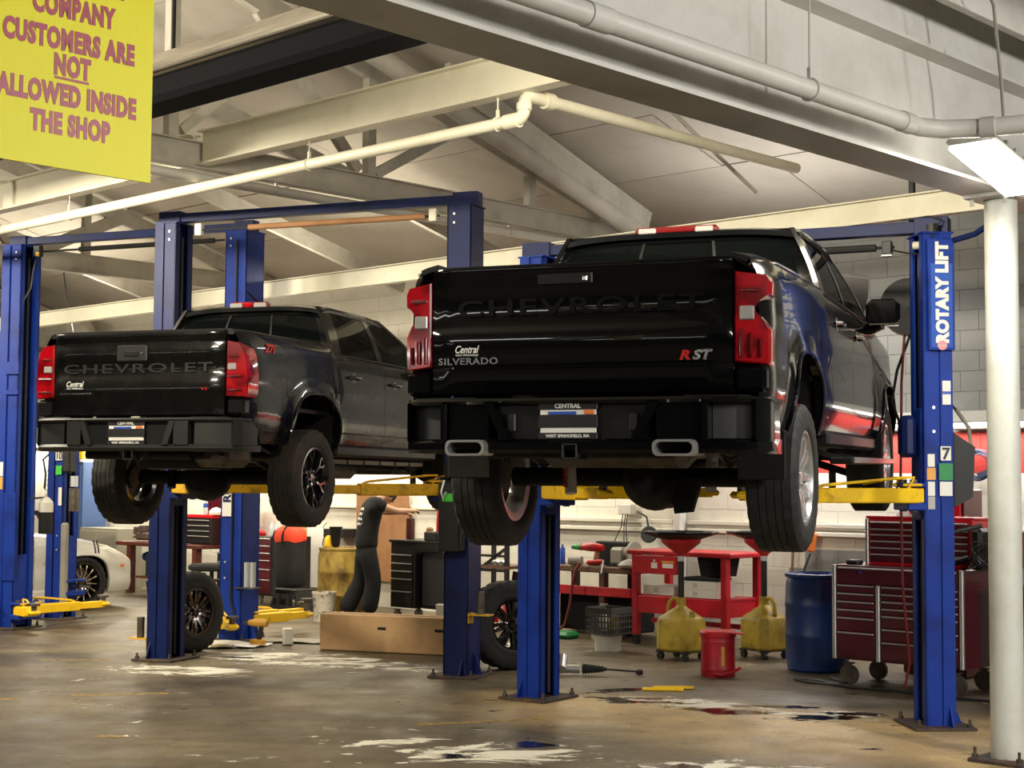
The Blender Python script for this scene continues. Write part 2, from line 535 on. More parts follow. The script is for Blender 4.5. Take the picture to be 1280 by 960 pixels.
    def prism(self, poly, o, u, v, w, m=0):
        """polygon (list of 2D points in u, v) pushed along the vector w"""
        o, u, v, w = Vector(o), Vector(u), Vector(v), Vector(w)
        n = len(poly)
        vs = [o + u * p[0] + v * p[1] for p in poly] + [o + u * p[0] + v * p[1] + w for p in poly]
        fs = [(k, (k + 1) % n, n + (k + 1) % n, n + k) for k in range(n)]
        fs += [tuple(range(n - 1, -1, -1)), tuple(range(n, 2 * n))]
        return self.add(vs, fs, m)

    def grid(self, pts, m=0, thick=None):
        """pts[i][j] rows of points; thick = vector or None"""
        ni, nj = len(pts), len(pts[0])
        vs = [Vector(p) for r in pts for p in r]
        fs = [(i * nj + j, (i + 1) * nj + j, (i + 1) * nj + j + 1, i * nj + j + 1) for i in range(ni - 1) for j in range(nj - 1)]
        if thick is not None:
            t = Vector(thick)
            N = len(vs)
            vs2 = [p + t for p in vs]
            fs2 = [tuple(N + x for x in reversed(f)) for f in fs]
            rim = []
            for i in range(ni - 1):
                rim.append((i * nj, N + i * nj, N + (i + 1) * nj, (i + 1) * nj))
                k = nj - 1
                rim.append((i * nj + k, (i + 1) * nj + k, N + (i + 1) * nj + k, N + i * nj + k))
            for j in range(nj - 1):
                rim.append((j, j + 1, N + j + 1, N + j))
                k = (ni - 1) * nj
                rim.append((k + j, N + k + j, N + k + j + 1, k + j + 1))
            vs, fs = vs + vs2, fs + fs2 + rim
        return self.add(vs, fs, m)

    def loft(self, rings, m=0, caps=True):
        n = len(rings[0])
        vs = [Vector(p) for r in rings for p in r]
        fs = []
        for i in range(len(rings) - 1):
            for k in range(n):
                fs.append((i * n + k, i * n + (k + 1) % n, (i + 1) * n + (k + 1) % n, (i + 1) * n + k))
        if caps:
            fs += [tuple(range(n - 1, -1, -1)), tuple((len(rings) - 1) * n + k for k in range(n))]
        return self.add(vs, fs, m)

    def mesh(self, name, mats, smooth=True, angle=35):
        me = bpy.data.meshes.new(name)
        me.from_pydata([tuple(x) for x in self.v], [], self.f)
        for m_ in (mats if isinstance(mats, (list, tuple)) else [mats]):
            me.materials.append(m_)
        if len(set(self.mi)) > 1:
            me.polygons.foreach_set('material_index', self.mi)
        bm = bmesh.new()
        bm.from_mesh(me)
        bmesh.ops.recalc_face_normals(bm, faces=bm.faces)
        bm.to_mesh(me)
        bm.free()
        if smooth:
            me.polygons.foreach_set('use_smooth', [True] * len(me.polygons))
            me.set_sharp_from_angle(angle=radians(angle))
        me.update()
        return me

    def obj(self, name, mats, parent=None, smooth=True, angle=35):
        return link(name, self.mesh(name, mats, smooth, angle), parent)


def link(name, data, parent=None, loc=None, rot=None):
    o = bpy.data.objects.new(name, data)
    C.objects.link(o)
    if parent is not None:
        o.parent = parent
    if loc is not None:
        o.location = loc
    if rot is not None:
        o.rotation_euler = rot
    return o


def tag(o, label, cat, group=None):
    o['label'] = label
    o['category'] = cat
    if group:
        o['group'] = group
    return o


def thing(name, label, cat, loc=(0, 0, 0), rz=0.0, group=None, rot=None):
    o = link(name, None, None, loc, rot if rot is not None else (0, 0, rz))
    o.empty_display_size = 0.2
    return tag(o, label, cat, group)


def structure(o):
    o['kind'] = 'structure'
    return o


def copy_thing(root, loc, rz, label, group=None):
    r = root.copy()
    C.objects.link(r)
    r.location = loc
    r.rotation_euler = (0, 0, rz)
    r['label'] = label
    if group:
        r['group'] = group
    for ch in list(root.children):
        c = ch.copy()
        C.objects.link(c)
        c.parent = r
        for g in list(ch.children):
            d = g.copy()
            C.objects.link(d)
            d.parent = c
    return r


def text(name, s, size, mt, parent, loc, rot, ext=0.0012, bold=0.0, xs=1.0, align='CENTER', shear=0.0, spacing=1.0):
    cu = bpy.data.curves.new(name, 'FONT')
    cu.body = s
    cu.size = size
    cu.extrude = ext
    cu.offset = bold
    cu.align_x = align
    cu.shear = shear
    cu.space_character = spacing
    cu.resolution_u = 3
    tmp = bpy.data.objects.new('tmp_text', cu)
    C.objects.link(tmp)
    dg = bpy.context.evaluated_depsgraph_get()
    me = bpy.data.meshes.new_from_object(tmp.evaluated_get(dg))
    bpy.data.objects.remove(tmp)
    bpy.data.curves.remove(cu)
    me.name = name
    if xs != 1.0:
        for v in me.vertices:
            v.co.x *= xs
    me.materials.clear()
    me.materials.append(mt)
    o = link(name, me, parent, loc, rot)
    return o


def skin(name, joints, bones, mt, parent=None, root=0, sub=2):
    """joints: list of ((x,y,z), radius or (rx,ry)); a tapering continuous skin over the bones"""
    me = bpy.data.meshes.new(name + '_skeleton')
    me.from_pydata([j[0] for j in joints], bones, [])
    o = bpy.data.objects.new('tmp_skin', me)
    C.objects.link(o)
    md = o.modifiers.new('skin', 'SKIN')
    md.use_smooth_shade = True
    sv = me.skin_vertices[0].data
    for i, j in enumerate(joints):
        r = j[1]
        sv[i].radius = r if isinstance(r, tuple) else (r, r)
        sv[i].use_root = (i == root)
    s = o.modifiers.new('sub', 'SUBSURF')
    s.levels = sub
    dg = bpy.context.evaluated_depsgraph_get()
    out = bpy.data.meshes.new_from_object(o.evaluated_get(dg))
    bpy.data.objects.remove(o)
    out.materials.clear()
    out.materials.append(mt)
    out.polygons.foreach_set('use_smooth', [True] * len(out.polygons))
    return link(name, out, parent)


FACE_BACK = (pi / 2, 0, 0)         # lettering that looks towards -y of its parent

# =================================================================== THE BUILDING
RB = (0, 0, -BYAW)
A_WALL = 14.35
B_MIN, B_MAX, A_MIN = -30.0, 7.0, -8.0
B_BEAM = -4.52


def roof_z(a):
    return 6.3 - 0.28 * (a - 8.5) if a > 3.5 else 7.7 - 0.28 * (3.5 - a)


fl = MB().box(((B_MIN + B_MAX) / 2, (A_MIN + A_WALL) / 2, -0.1), (B_MAX - B_MIN + 1, A_WALL - A_MIN + 1, 0.2))
me = fl.mesh('floor', M['floor'], smooth=False)
for v in me.vertices:                                   # keep world axes for the floor's own texture
    v.co = W(v.co.x, v.co.y, v.co.z)
structure(link('floor', me))

# ---- back wall: mortar bed with painted concrete blocks
wb = MB().box(((B_MIN + B_MAX) / 2, A_WALL + 0.1, 2.6), (B_MAX - B_MIN + 0.6, 0.2, 5.2)).obj('wall_back', M['mortar'], smooth=False)
wb.rotation_euler = RB
structure(wb)
BW, BH, GAP = 0.405, 0.203, 0.003
block_meshes = {}
for key in ('block_cream', 'block_grey', 'block_red'):
    block_meshes[key] = MB().box((0, 0, 0), (BW - GAP, 0.03, BH - GAP), bev=0.0015).mesh('block', M[key], smooth=False)
rest = {'block_cream': MB(), 'block_grey': MB(), 'block_red': MB()}
n_blocks = 0
for row in range(22):
    z = BH * (row + 0.5)
    off = (row % 2) * BW / 2
    k = 0
    while True:
        b = -4.2 - off - k * BW
        k += 1
        if b < -26.5:
            break
        if 8 < row < 11 and b > -9.3:
            key = 'block_red'
        elif row >= 11 and b > -14.0:
            key = 'block_grey'
        elif b > -9.3 and row < 5:
            key = 'block_grey'
        else:
            key = 'block_cream'
        jig = random.uniform(-0.001, 0.001)
        if b > -10.2 and n_blocks < 295 and row < 20:
            o = link('block', block_meshes[key], wb, (b, A_WALL - 0.01 + jig, z))
            n_blocks += 1
        else:
            rest[key].box((b, A_WALL - 0.01 + jig, z), (BW - GAP, 0.03, BH - GAP))
for key, mb in rest.items():
    if mb.v:
        o = mb.obj('block_courses', M[key], wb, smooth=False)
        o['kind'] = 'stuff'

for nm, c, s in (('wall_left', (B_MIN, (A_MIN + A_WALL) / 2, 3.7), (0.2, A_WALL - A_MIN, 7.4)),
                 ('wall_right', (B_MAX, (A_MIN + A_WALL) / 2, 3.7), (0.2, A_WALL - A_MIN, 7.4)),
                 ('wall_front', ((B_MIN + B_MAX) / 2, A_MIN, 3.7), (B_MAX - B_MIN, 0.2, 7.4))):
    o = MB().box(c, s).obj(nm, M['dimwall'], smooth=False)
    o.rotation_euler = RB
    structure(o)

o = MB().box((1.6, A_WALL - 0.06, 2.4), (10.8, 0.08, 4.8)).obj('wall_reflection_panel', M['dimwall'], smooth=False)  # unseen dark panel, added to darken what the bumper corner reflects
o.rotation_euler = RB
structure(o)

# ---- roof deck: a dark backing with painted sheets fixed under it, each sheet its own piece
deck = MB()
for (a0, a1) in ((A_MIN, 3.5), (3.5, A_WALL + 0.3)):
    deck.grid([[(b, a0, roof_z(a0) + 0.1), (b, a1, roof_z(a1) + 0.1)] for b in (B_MIN, B_MAX)], thick=(0, 0, 0.1))
ceil_o = deck.obj('ceiling', M['mortar'], smooth=False)
ceil_o.rotation_euler = RB
structure(ceil_o)
pl, pw = 2.44, 1.22
sheet = MB().box((0, 0, 0), (pl - 0.012, pw - 0.012, 0.02)).mesh('roof_sheet', M['roof'], smooth=False)
rot_s = math.atan(-0.28)
for i in range(11):
    for j in range(9):
        bb = -5.2 - i * pl - (j % 2) * 0.6
        aa = 14.0 - j * pw * cos(rot_s)
        o = link('roof_sheet', sheet, ceil_o, (bb, aa - 0.3, roof_z(aa - 0.3) + random.uniform(0, 0.012)), (rot_s, 0, 0))

# ---- steel beams (web, flanges)


def beam(name, p0, p1, depth, width, tf, tw, m, z_bot):
    """I-section between two building points (b, a)"""
    p0, p1 = Vector((*p0, 0)), Vector((*p1, 0))
    mb = MB()
    up = Vector((0, 0, 1))
    mb.bar(p0 + up * (z_bot + tf / 2), p1 + up * (z_bot + tf / 2), width, tf)
    mb.bar(p0 + up * (z_bot + depth - tf / 2), p1 + up * (z_bot + depth - tf / 2), width, tf)
    web = MB().bar(p0 + up * (z_bot + depth / 2), p1 + up * (z_bot + depth / 2), tw, depth - 2 * tf)
    o = web.obj(name, m, smooth=False)
    o.rotation_euler = RB
    structure(o)
    mb2 = mb.obj('flange', m, o, smooth=False)
    return o


main_beam = beam('main_beam', (B_BEAM, A_MIN + 0.1), (B_BEAM, 13.9), 0.72, 0.30, 0.022, 0.016, M['whitepaint'], 3.53)
beam('bay_beam', (-11.37, 7.0), (-11.37, A_WALL - 0.1), 0.235, 0.12, 0.012, 0.008, M['timber'], 4.44)
beam('bay_beam', (-18.35, 5.2), (-18.35, A_WALL - 0.1), 0.255, 0.12, 0.012, 0.008, M['timber'], 4.44)
beam('cross_beam', (-11.30, 7.94), (B_BEAM - 0.02, 7.94), 0.30, 0.13, 0.014, 0.010, M['creampaint'], 4.46)
beam('cross_beam', (-24.0, 7.94), (-11.44, 7.94), 0.30, 0.13, 0.014, 0.010, M['creampaint'], 4.46)
beam('eave_beam', (-26.0, 10.8), (B_BEAM - 0.02, 10.8), 0.19, 0.10, 0.010, 0.008, M['creampaint'], 3.76)

# bulkhead above the main beam on the near side, joist and flat ceiling of the near bay
o = MB().box((B_BEAM + 0.02, 4.0, 4.75), (0.05, 22, 0.95)).obj('wall_bulkhead', M['whitepaint'], smooth=False)
o.rotation_euler = RB
structure(o)
o = MB().box((1.4, 3.0, 4.72), (11.7, 22, 0.06)).obj('ceiling_near_bay', M['whitepaint'], smooth=False)
o.rotation_euler = RB
structure(o)
jm = MB()
for q in range(5):
    jm = MB().box((B_BEAM + 0.32 + q * 1.5, 3.0, 4.56), (0.06, 21, 0.26), bev=0.004)
    o = jm.obj('ceiling_joist_beam', M['whitepaint'], smooth=False)
    o.rotation_euler = RB
    structure(o)

# ---- trusses standing on the bay beams
def truss(b, webs):
    base = MB()
    base.bar((b, 4.6, roof_z(4.6) - 0.22), (b, A_WALL - 0.1, roof_z(A_WALL) - 0.12), 0.09, 0.2)
    t = base.obj('roof_beam', M['timber'], smooth=False)
    t.rotation_euler = RB
    structure(t)
    for (a0, z0, a1, z1, w, h) in webs:
        MB().bar((b, a0, z0), (b, a1, z1), w, h).obj('truss_strut', M['timber'], t, smooth=False)
    return t


truss(-11.37, [(7.65, 6.2, 7.65, 4.68, 0.09, 0.10), (9.93, 6.0, 9.93, 4.68, 0.09, 0.10), (12.23, 5.4, 12.23, 4.66, 0.09, 0.10),
               (7.75, 4.75, 9.2, 6.0, 0.07, 0.08), (8.56, 6.0, 9.79, 4.7, 0.07, 0.11), (10.0, 4.7, 11.34, 5.45, 0.07, 0.10)])
truss(-18.35, [(11.05, 5.8, 11.05, 4.7, 0.09, 0.10), (10.4, 4.7, 12.0, 5.45, 0.08, 0.16), (8.56, 6.2, 9.95, 4.7, 0.08, 0.1), (13.4, 5.1, 13.4, 4.7, 0.09, 0.1)])
truss(-24.6, [(9.6, 5.6, 11.0, 4.5, 0.08, 0.1)])

# rafters and the round vent pipe that come down the slope in front of the truss
for (b, a0, z0, a1, z1, w, h) in ((-10.6, 10.2, 5.6, 13.3, 4.55, 0.07, 0.24),
                                   (-13.0, 6.5, 6.2, 13.9, 4.3, 0.07, 0.2), (-15.2, 6.5, 6.2, 13.9, 4.3, 0.07, 0.2), (-20.0, 6.5, 6.2, 13.9, 4.3, 0.07, 0.2)):
    o = MB().bar((b, a0, z0), (b, a1, z1), w, h).obj('rafter_beam', M['timber'], smooth=False)
    o.rotation_euler = RB
    structure(o)

# ---- pipes
def pipe(name, label, pts, r, m, fittings=(), hangers=(), n=14):
    t = thing(name, label, 'pipe', (0, 0, 0), -BYAW)
    MB().tube(pts, r, n).obj('pipe_run', m, t)
    for (p0, p1, rr) in fittings:
        MB().cyl(p0, p1, rr, n=16).obj('coupling', m, t)
    for (p, top) in hangers:
        h = MB()
        h.tube([(p[0], p[1], p[2] + r + 0.05), (p[0], p[1], top)], 0.006, 6)
        ring = [(p[0], p[1] + (r + 0.004) * cos(q), p[2] + (r + 0.004) * sin(q)) for q in [k * pi / 8 for k in range(16)]]
        if abs(pts[1][1] - pts[0][1]) > abs(pts[1][0] - pts[0][0]):
            ring = [(p[0] + (r + 0.004) * cos(q), p[1], p[2] + (r + 0.004) * sin(q)) for q in [k * pi / 8 for k in range(16)]]
        h.tube(ring, 0.006, 5, closed=True)
        h.bar((p[0], p[1], p[2] + r - 0.01), (p[0], p[1], p[2] + r + 0.06), 0.02, 0.02)
        h.obj('hanger', m, t)
    return t


def arc(c, r, a0, a1, e1, e2, n=7):
    c, e1, e2 = Vector(c), Vector(e1), Vector(e2)
    return [c + e1 * r * cos(a0 + (a1 - a0) * k / n) + e2 * r * sin(a0 + (a1 - a0) * k / n) for k in range(n + 1)]


# big pipe clamped along the near face of the main beam
pipe('sprinkler_pipe', 'thick white pipe running beside the web of the big ceiling beam', [(-4.24, A_MIN + 0.2, 3.68), (-4.24, 7.72, 3.68), (-4.17, 7.86, 3.68), (-4.02, 7.96, 3.68), (-1.2, 8.9, 3.68), (2.5, 10.1, 3.68)],
     0.052, M['whitepaint'], [((-4.24, 7.52, 3.68), (-4.24, 7.62, 3.68), 0.058), ((-4.0, 7.966, 3.68), (-3.92, 7.99, 3.68), 0.060), ((-4.24, 4.9, 3.68), (-4.24, 5.05, 3.68), 0.058)], [((-4.24, 6.62, 3.68), 4.7)])
# cream pipe hung below the lit cross beam, with its elbow and the run along the bay
pz = 4.27
run = [(-24.0, 7.94, pz), (-7.51, 7.94, pz)] + arc((-7.51, 7.94, pz + 0.07), 0.07, -pi / 2, 0, (1, 0, 0), (0, 0, 1))[1:]
run += [(-7.44, 7.94, 4.34)] + arc((-7.44, 8.01, 4.37), 0.07, pi, pi / 2, (0, 1, 0), (0, 0, 1))[1:] + [(-7.44, 8.8, 4.44), (-7.44, 11.4, 4.44)]
pipe('drain_pipe', 'cream pipe hung on rods under the lit cross beam', run, 0.045, M['creampaint'],
     [((-7.62, 7.94, pz), (-7.49, 7.94, pz), 0.055), ((-7.44, 7.94, 4.33), (-7.44, 7.94, 4.38), 0.055), ((-7.44, 8.15, 4.44), (-7.44, 8.23, 4.44), 0.062)],
     [((-9.83, 7.94, pz), 4.75), ((-7.7, 7.94, pz), 4.48), ((-13.5, 7.94, pz), 4.48)])
pipe('air_line', 'white air pipe slung under the timber-coloured bay beam', [(-11.37, 7.05, 4.365), (-11.37, 13.8, 4.365)], 0.045, M['whitepaint'],
     [], [((-11.37, 8.8, 4.365), 4.45), ((-11.37, 11.9, 4.365), 4.45)])
pipe('vent_pipe', 'broad round vent pipe sloping down in front of the truss', [(-10.65, 8.8, 5.79), (-10.65, 13.2, 4.46)], 0.10, M['timber'], n=18)
pipe('thin_drop_pipe', 'thin conduit sloping down the roof above the cross beam end', [(-8.0, 10.0, 5.0), (-8.0, 11.6, 4.33)], 0.018, M['whitepaint'])
# flexible conduit up to the near ceiling
pipe('lamp_conduit', 'thin grey flexible conduit dropping to the bright lamp', [(-4.0, 8.25, 3.75), (-4.0, 8.22, 4.0), (-3.98, 8.1, 4.4), (-3.95, 7.8, 4.62), (-3.9, 7.3, 4.66), (-3.9, 6.6, 4.67)], 0.010, M['greyplate'], n=8)
pipe('drop_pipe', 'thin cream drop pipe joining the long hung pipe beside the yellow sign', [(-14.75, 7.88, 4.27), (-14.75, 7.82, 4.30), (-14.75, 7.82, 4.70), (-14.80, 7.82, 4.75), (-15.6, 7.82, 4.77)], 0.018, M['creampaint'], n=8)
# corner of vent ducting behind the far lift
t = thing('vent_duct', 'cream vent duct elbow on the far wall behind the dark blue post', 'duct', (0, 0, 0), -BYAW)
MB().tube([(-24.6, 13.6, 4.2), (-23.2, 13.6, 4.2), (-22.7, 13.6, 4.1), (-22.5, 13.6, 3.8)], 0.26, 14).obj('elbow', M['timber'], t)
MB().cyl((-22.5, 13.6, 3.8), (-22.5, 13.6, 3.7), 0.34, n=18).obj('collar', M['timber'], t)
MB().cyl((-23.6, 13.7, 3.5), (-23.6, 13.7, 4.1), 0.13, n=14).obj('riser', M['timber'], t)

# ---- tube heater under the roof
t = thing('radiant_heater', 'long tube heater with bright reflector hood and black tube under the roof', 'heater', (0, 0, 0), -BYAW)
h0, h1 = -16.0, -5.2
hood = MB()
prof = [(-0.24, 4.62), (-0.225, 4.66), (-0.18, 4.665), (-0.14, 4.74), (-0.06, 4.80), (0.10, 4.80), (0.22, 4.72), (0.30, 4.58)]
hood.loft([[(b, 6.4 + y, z) for (y, z) in prof] + [(b, 6.4 + y, z + 0.012) for (y, z) in reversed(prof)] for b in (h0, h1)])
hood.obj('reflector_hood', M['reflector'], t)
MB().bar((h0, 6.17, 4.62), (h1, 6.17, 4.62), 0.05, 0.04, bev=0.01).obj('lower_lip', M['reflector'], t)
MB().bar((h0, 6.36, 4.50), (h1, 6.36, 4.50), 0.34, 0.20, bev=0.04).obj('burner_tube', M['hot'], t)
for b in (-14.0, -9.5, -6.6):
    MB().bar((b, 6.4, 4.72), (b, 6.4, roof_z(6.4)), 0.02, 0.02).obj('hanger', M['blacksteel'], t)

# ---- steel column at the end of the main beam
t = thing('steel_column', 'white painted round steel column carrying the big beam', 'column', (*W(-4.50, 9.22)[:2], 0), -BYAW)
MB().cyl((0, 0, 0.02), (0, 0, 3.50), 0.102, n=32).obj('shaft', M['column'], t)
MB().box((0, 0, 0.012), (0.36, 0.36, 0.024), bev=0.004).obj('base_plate', M['rust'], t)
MB().box((0, 0, 3.516), (0.30, 0.42, 0.024)).obj('cap_plate', M['whitepaint'], t)
for sx in (-1, 1):
    for sy in (-1, 1):
        b = MB().cyl((sx * 0.145, sy * 0.145, 0.02), (sx * 0.145, sy * 0.145, 0.09), 0.010, n=8)
        b.cyl((sx * 0.145, sy * 0.145, 0.024), (sx * 0.145, sy * 0.145, 0.05), 0.02, n=6)
        b.obj('anchor_bolt', M['steel_dirty'], t)
        MB().cyl((sx * 0.11, sy * 0.17, 3.46), (sx * 0.11, sy * 0.17, 3.50), 0.014, n=6).obj('cap_bolt', M['whitepaint'], t)

# ---- bright lamp under the main beam beside the column
t = thing('high_bay_lamp', 'glaring flat lamp fixed under the beam next to the white column', 'lamp', W(-4.12, 8.42, 3.50), rot=(-0.24, 0, -BYAW))
MB().box((0, 0, 0.07), (0.30, 0.78, 0.05), bev=0.02).obj('housing', M['whitepaint'], t)
MB().box((0, 0, 0.035), (0.27, 0.72, 0.03), bev=0.01).obj('lens', M['led'], t)
for k in range(6):
    MB().box((0, -0.3 + k * 0.12, 0.105), (0.26, 0.02, 0.03)).obj('cooling_fin', M['whitepaint'], t, smooth=False)
MB().box((-0.1, 0.0, 0.13), (0.06, 0.16, 0.08)).obj('bracket', M['greyplate'], t, smooth=False)
area_light('high_bay_light', W(-4.12, 8.42, 3.50), 0.26, 0.7, 26, NEUT, (0, 0, -BYAW))

# ---- fluorescent strips along the back wall
n = 0
for (b0, b1) in ((-27.0, -24.4), (-23.7, -21.4), (-10.0, -7.6), (-7.5, -5.1)):
    lab = {0: 'far fluorescent strip on the wall beyond the silver car', 1: 'fluorescent strip on the wall over the far workbench',
           2: 'fluorescent strip on the wall over the red tool chest', 3: 'fluorescent strip on the wall above the coiled cord'}[n]
    t = thing('fluorescent_fixture', lab, 'light', W((b0 + b1) / 2, A_WALL - 0.12, 2.28), -BYAW, 'fluorescent strips along the back wall')
    l = b1 - b0
    pr = [(0.09, 0.10), (0.09, 0.16), (-0.02, 0.16), (-0.14, 0.05), (-0.13, 0.04), (-0.01, 0.13)]
    MB().loft([[(x, y, z) for (y, z) in pr] for x in (-l / 2, l / 2)]).obj('reflector', M['whitepaint'], t, smooth=False)
    for y in (-0.075, 0.03):
        MB().cyl((-l / 2 + 0.03, y, 0.075), (l / 2 - 0.03, y, 0.075), 0.026, n=10).obj('tube', M['tube'], t)
    MB().box((0, 0.02, 0.0), (l, 0.14, 0.05), bev=0.01).obj('ballast_tray', M['whitepaint'], t, smooth=False)
    area_light('strip_light', W((b0 + b1) / 2, A_WALL - 0.22, 2.22), l, 0.15, 15 if n > 1 else 34, NEUT if n > 1 else WARM, (0, 0, -BYAW))
    n += 1
# the other strips of the same wall, over the benches
for k, b in enumerate((-19.5, -16.2, -13.0)):
    area_light('strip_light', W(b, A_WALL - 0.5, 2.6), 2.2, 0.15, 34, WARM, (0.3, 0, -BYAW))

# wall furniture: rails, post, boxes
for i, (b0, b1, z, nm, lab) in enumerate(((-13.4, -11.0, 1.27, 'wall_rail_trim', ''), (-13.4, -11.0, 1.17, 'wall_rail_trim', ''), (-10.8, -5.0, 1.27, 'wall_rail_trim', ''), (-10.8, -5.0, 1.18, 'wall_rail_trim', ''),
                                       (-18.0, -14.0, 1.36, 'wall_rail_trim', ''))):
    o = MB().bar((b0, A_WALL - 0.06, z), (b1, A_WALL - 0.06, z), 0.05, 0.045, bev=0.005).obj(nm, M['cream'])
    o.rotation_euler = RB
    structure(o)
o = MB().box((-10.88, A_WALL - 0.1, 1.6), (0.09, 0.12, 3.2), bev=0.006).obj('wall_post_trim', M['whitepaint'])
o.rotation_euler = RB
structure(o)
o = MB().box((-11.2, A_WALL - 0.06, 1.6), (0.5, 0.04, 3.2)).obj('wall_pilaster_trim', M['block_cream'], smooth=False)
o.rotation_euler = RB
structure(o)
t = thing('socket_box', 'white electrical socket box with dangling black leads above the bench', 'socket', W(-11.66, A_WALL - 0.1, 1.40), -BYAW)
MB().box((0, 0, 0), (0.20, 0.10, 0.12), bev=0.006).obj('housing', M['whiteplastic'], t)
for k, (x0, x1) in enumerate(((-0.02, -0.22), (0.02, 0.06), (0.05, 0.12))):
    MB().tube([(x0, -0.05, -0.05), (x0 + 0.01, -0.09, -0.2), ((x0 + x1) / 2, -0.1, -0.4), (x1, -0.1, -0.62), (x1 + 0.03, -0.12, -0.7)], 0.006, 6).obj('lead', M['cable'], t)
t = thing('wall_fan', 'small dark fan hung on the leads below the white socket box', 'fan', W(-11.25, A_WALL - 0.2, 1.12), -BYAW)
MB().lathe([(0.0, -0.03), (0.09, -0.03), (0.10, 0), (0.09, 0.03), (0, 0.03)], axis=(0.5, -1, 0.3), n=18).obj('guard', M['blacksteel'], t)
MB().tube([(0, 0, 0.05), (-0.05, 0.02, 0.2), (-0.2, 0.04, 0.26)], 0.012, 8).obj('bracket', M['blacksteel'], t)

# strips on the wall behind the viewer: they show as long glints in the black tailgates
for k, (b, z) in enumerate(((-14.2, 3.35), (-11.6, 3.35), (-7.6, 4.0), (-2.9, 4.0))):
    t = thing('fluorescent_fixture', ('far strip on the street wall reflected in the dusty tailgate', 'near strip on the street wall reflected in the dusty tailgate', 'far strip on the street wall reflected in the glossy tailgate', 'near strip on the street wall reflected in the glossy tailgate')[k],
              'light', W(b, A_MIN + 0.35, z), -BYAW, 'fluorescent strips on the street wall')
    MB().box((0, -0.04, 0.06), (2.44, 0.14, 0.06), bev=0.01).obj('tray', M['whitepaint'], t)
    MB().cyl((-1.2, 0, 0), (1.2, 0, 0), 0.022, n=10).obj('tube', M['tube'], t)

# =================================================================== WHEELS


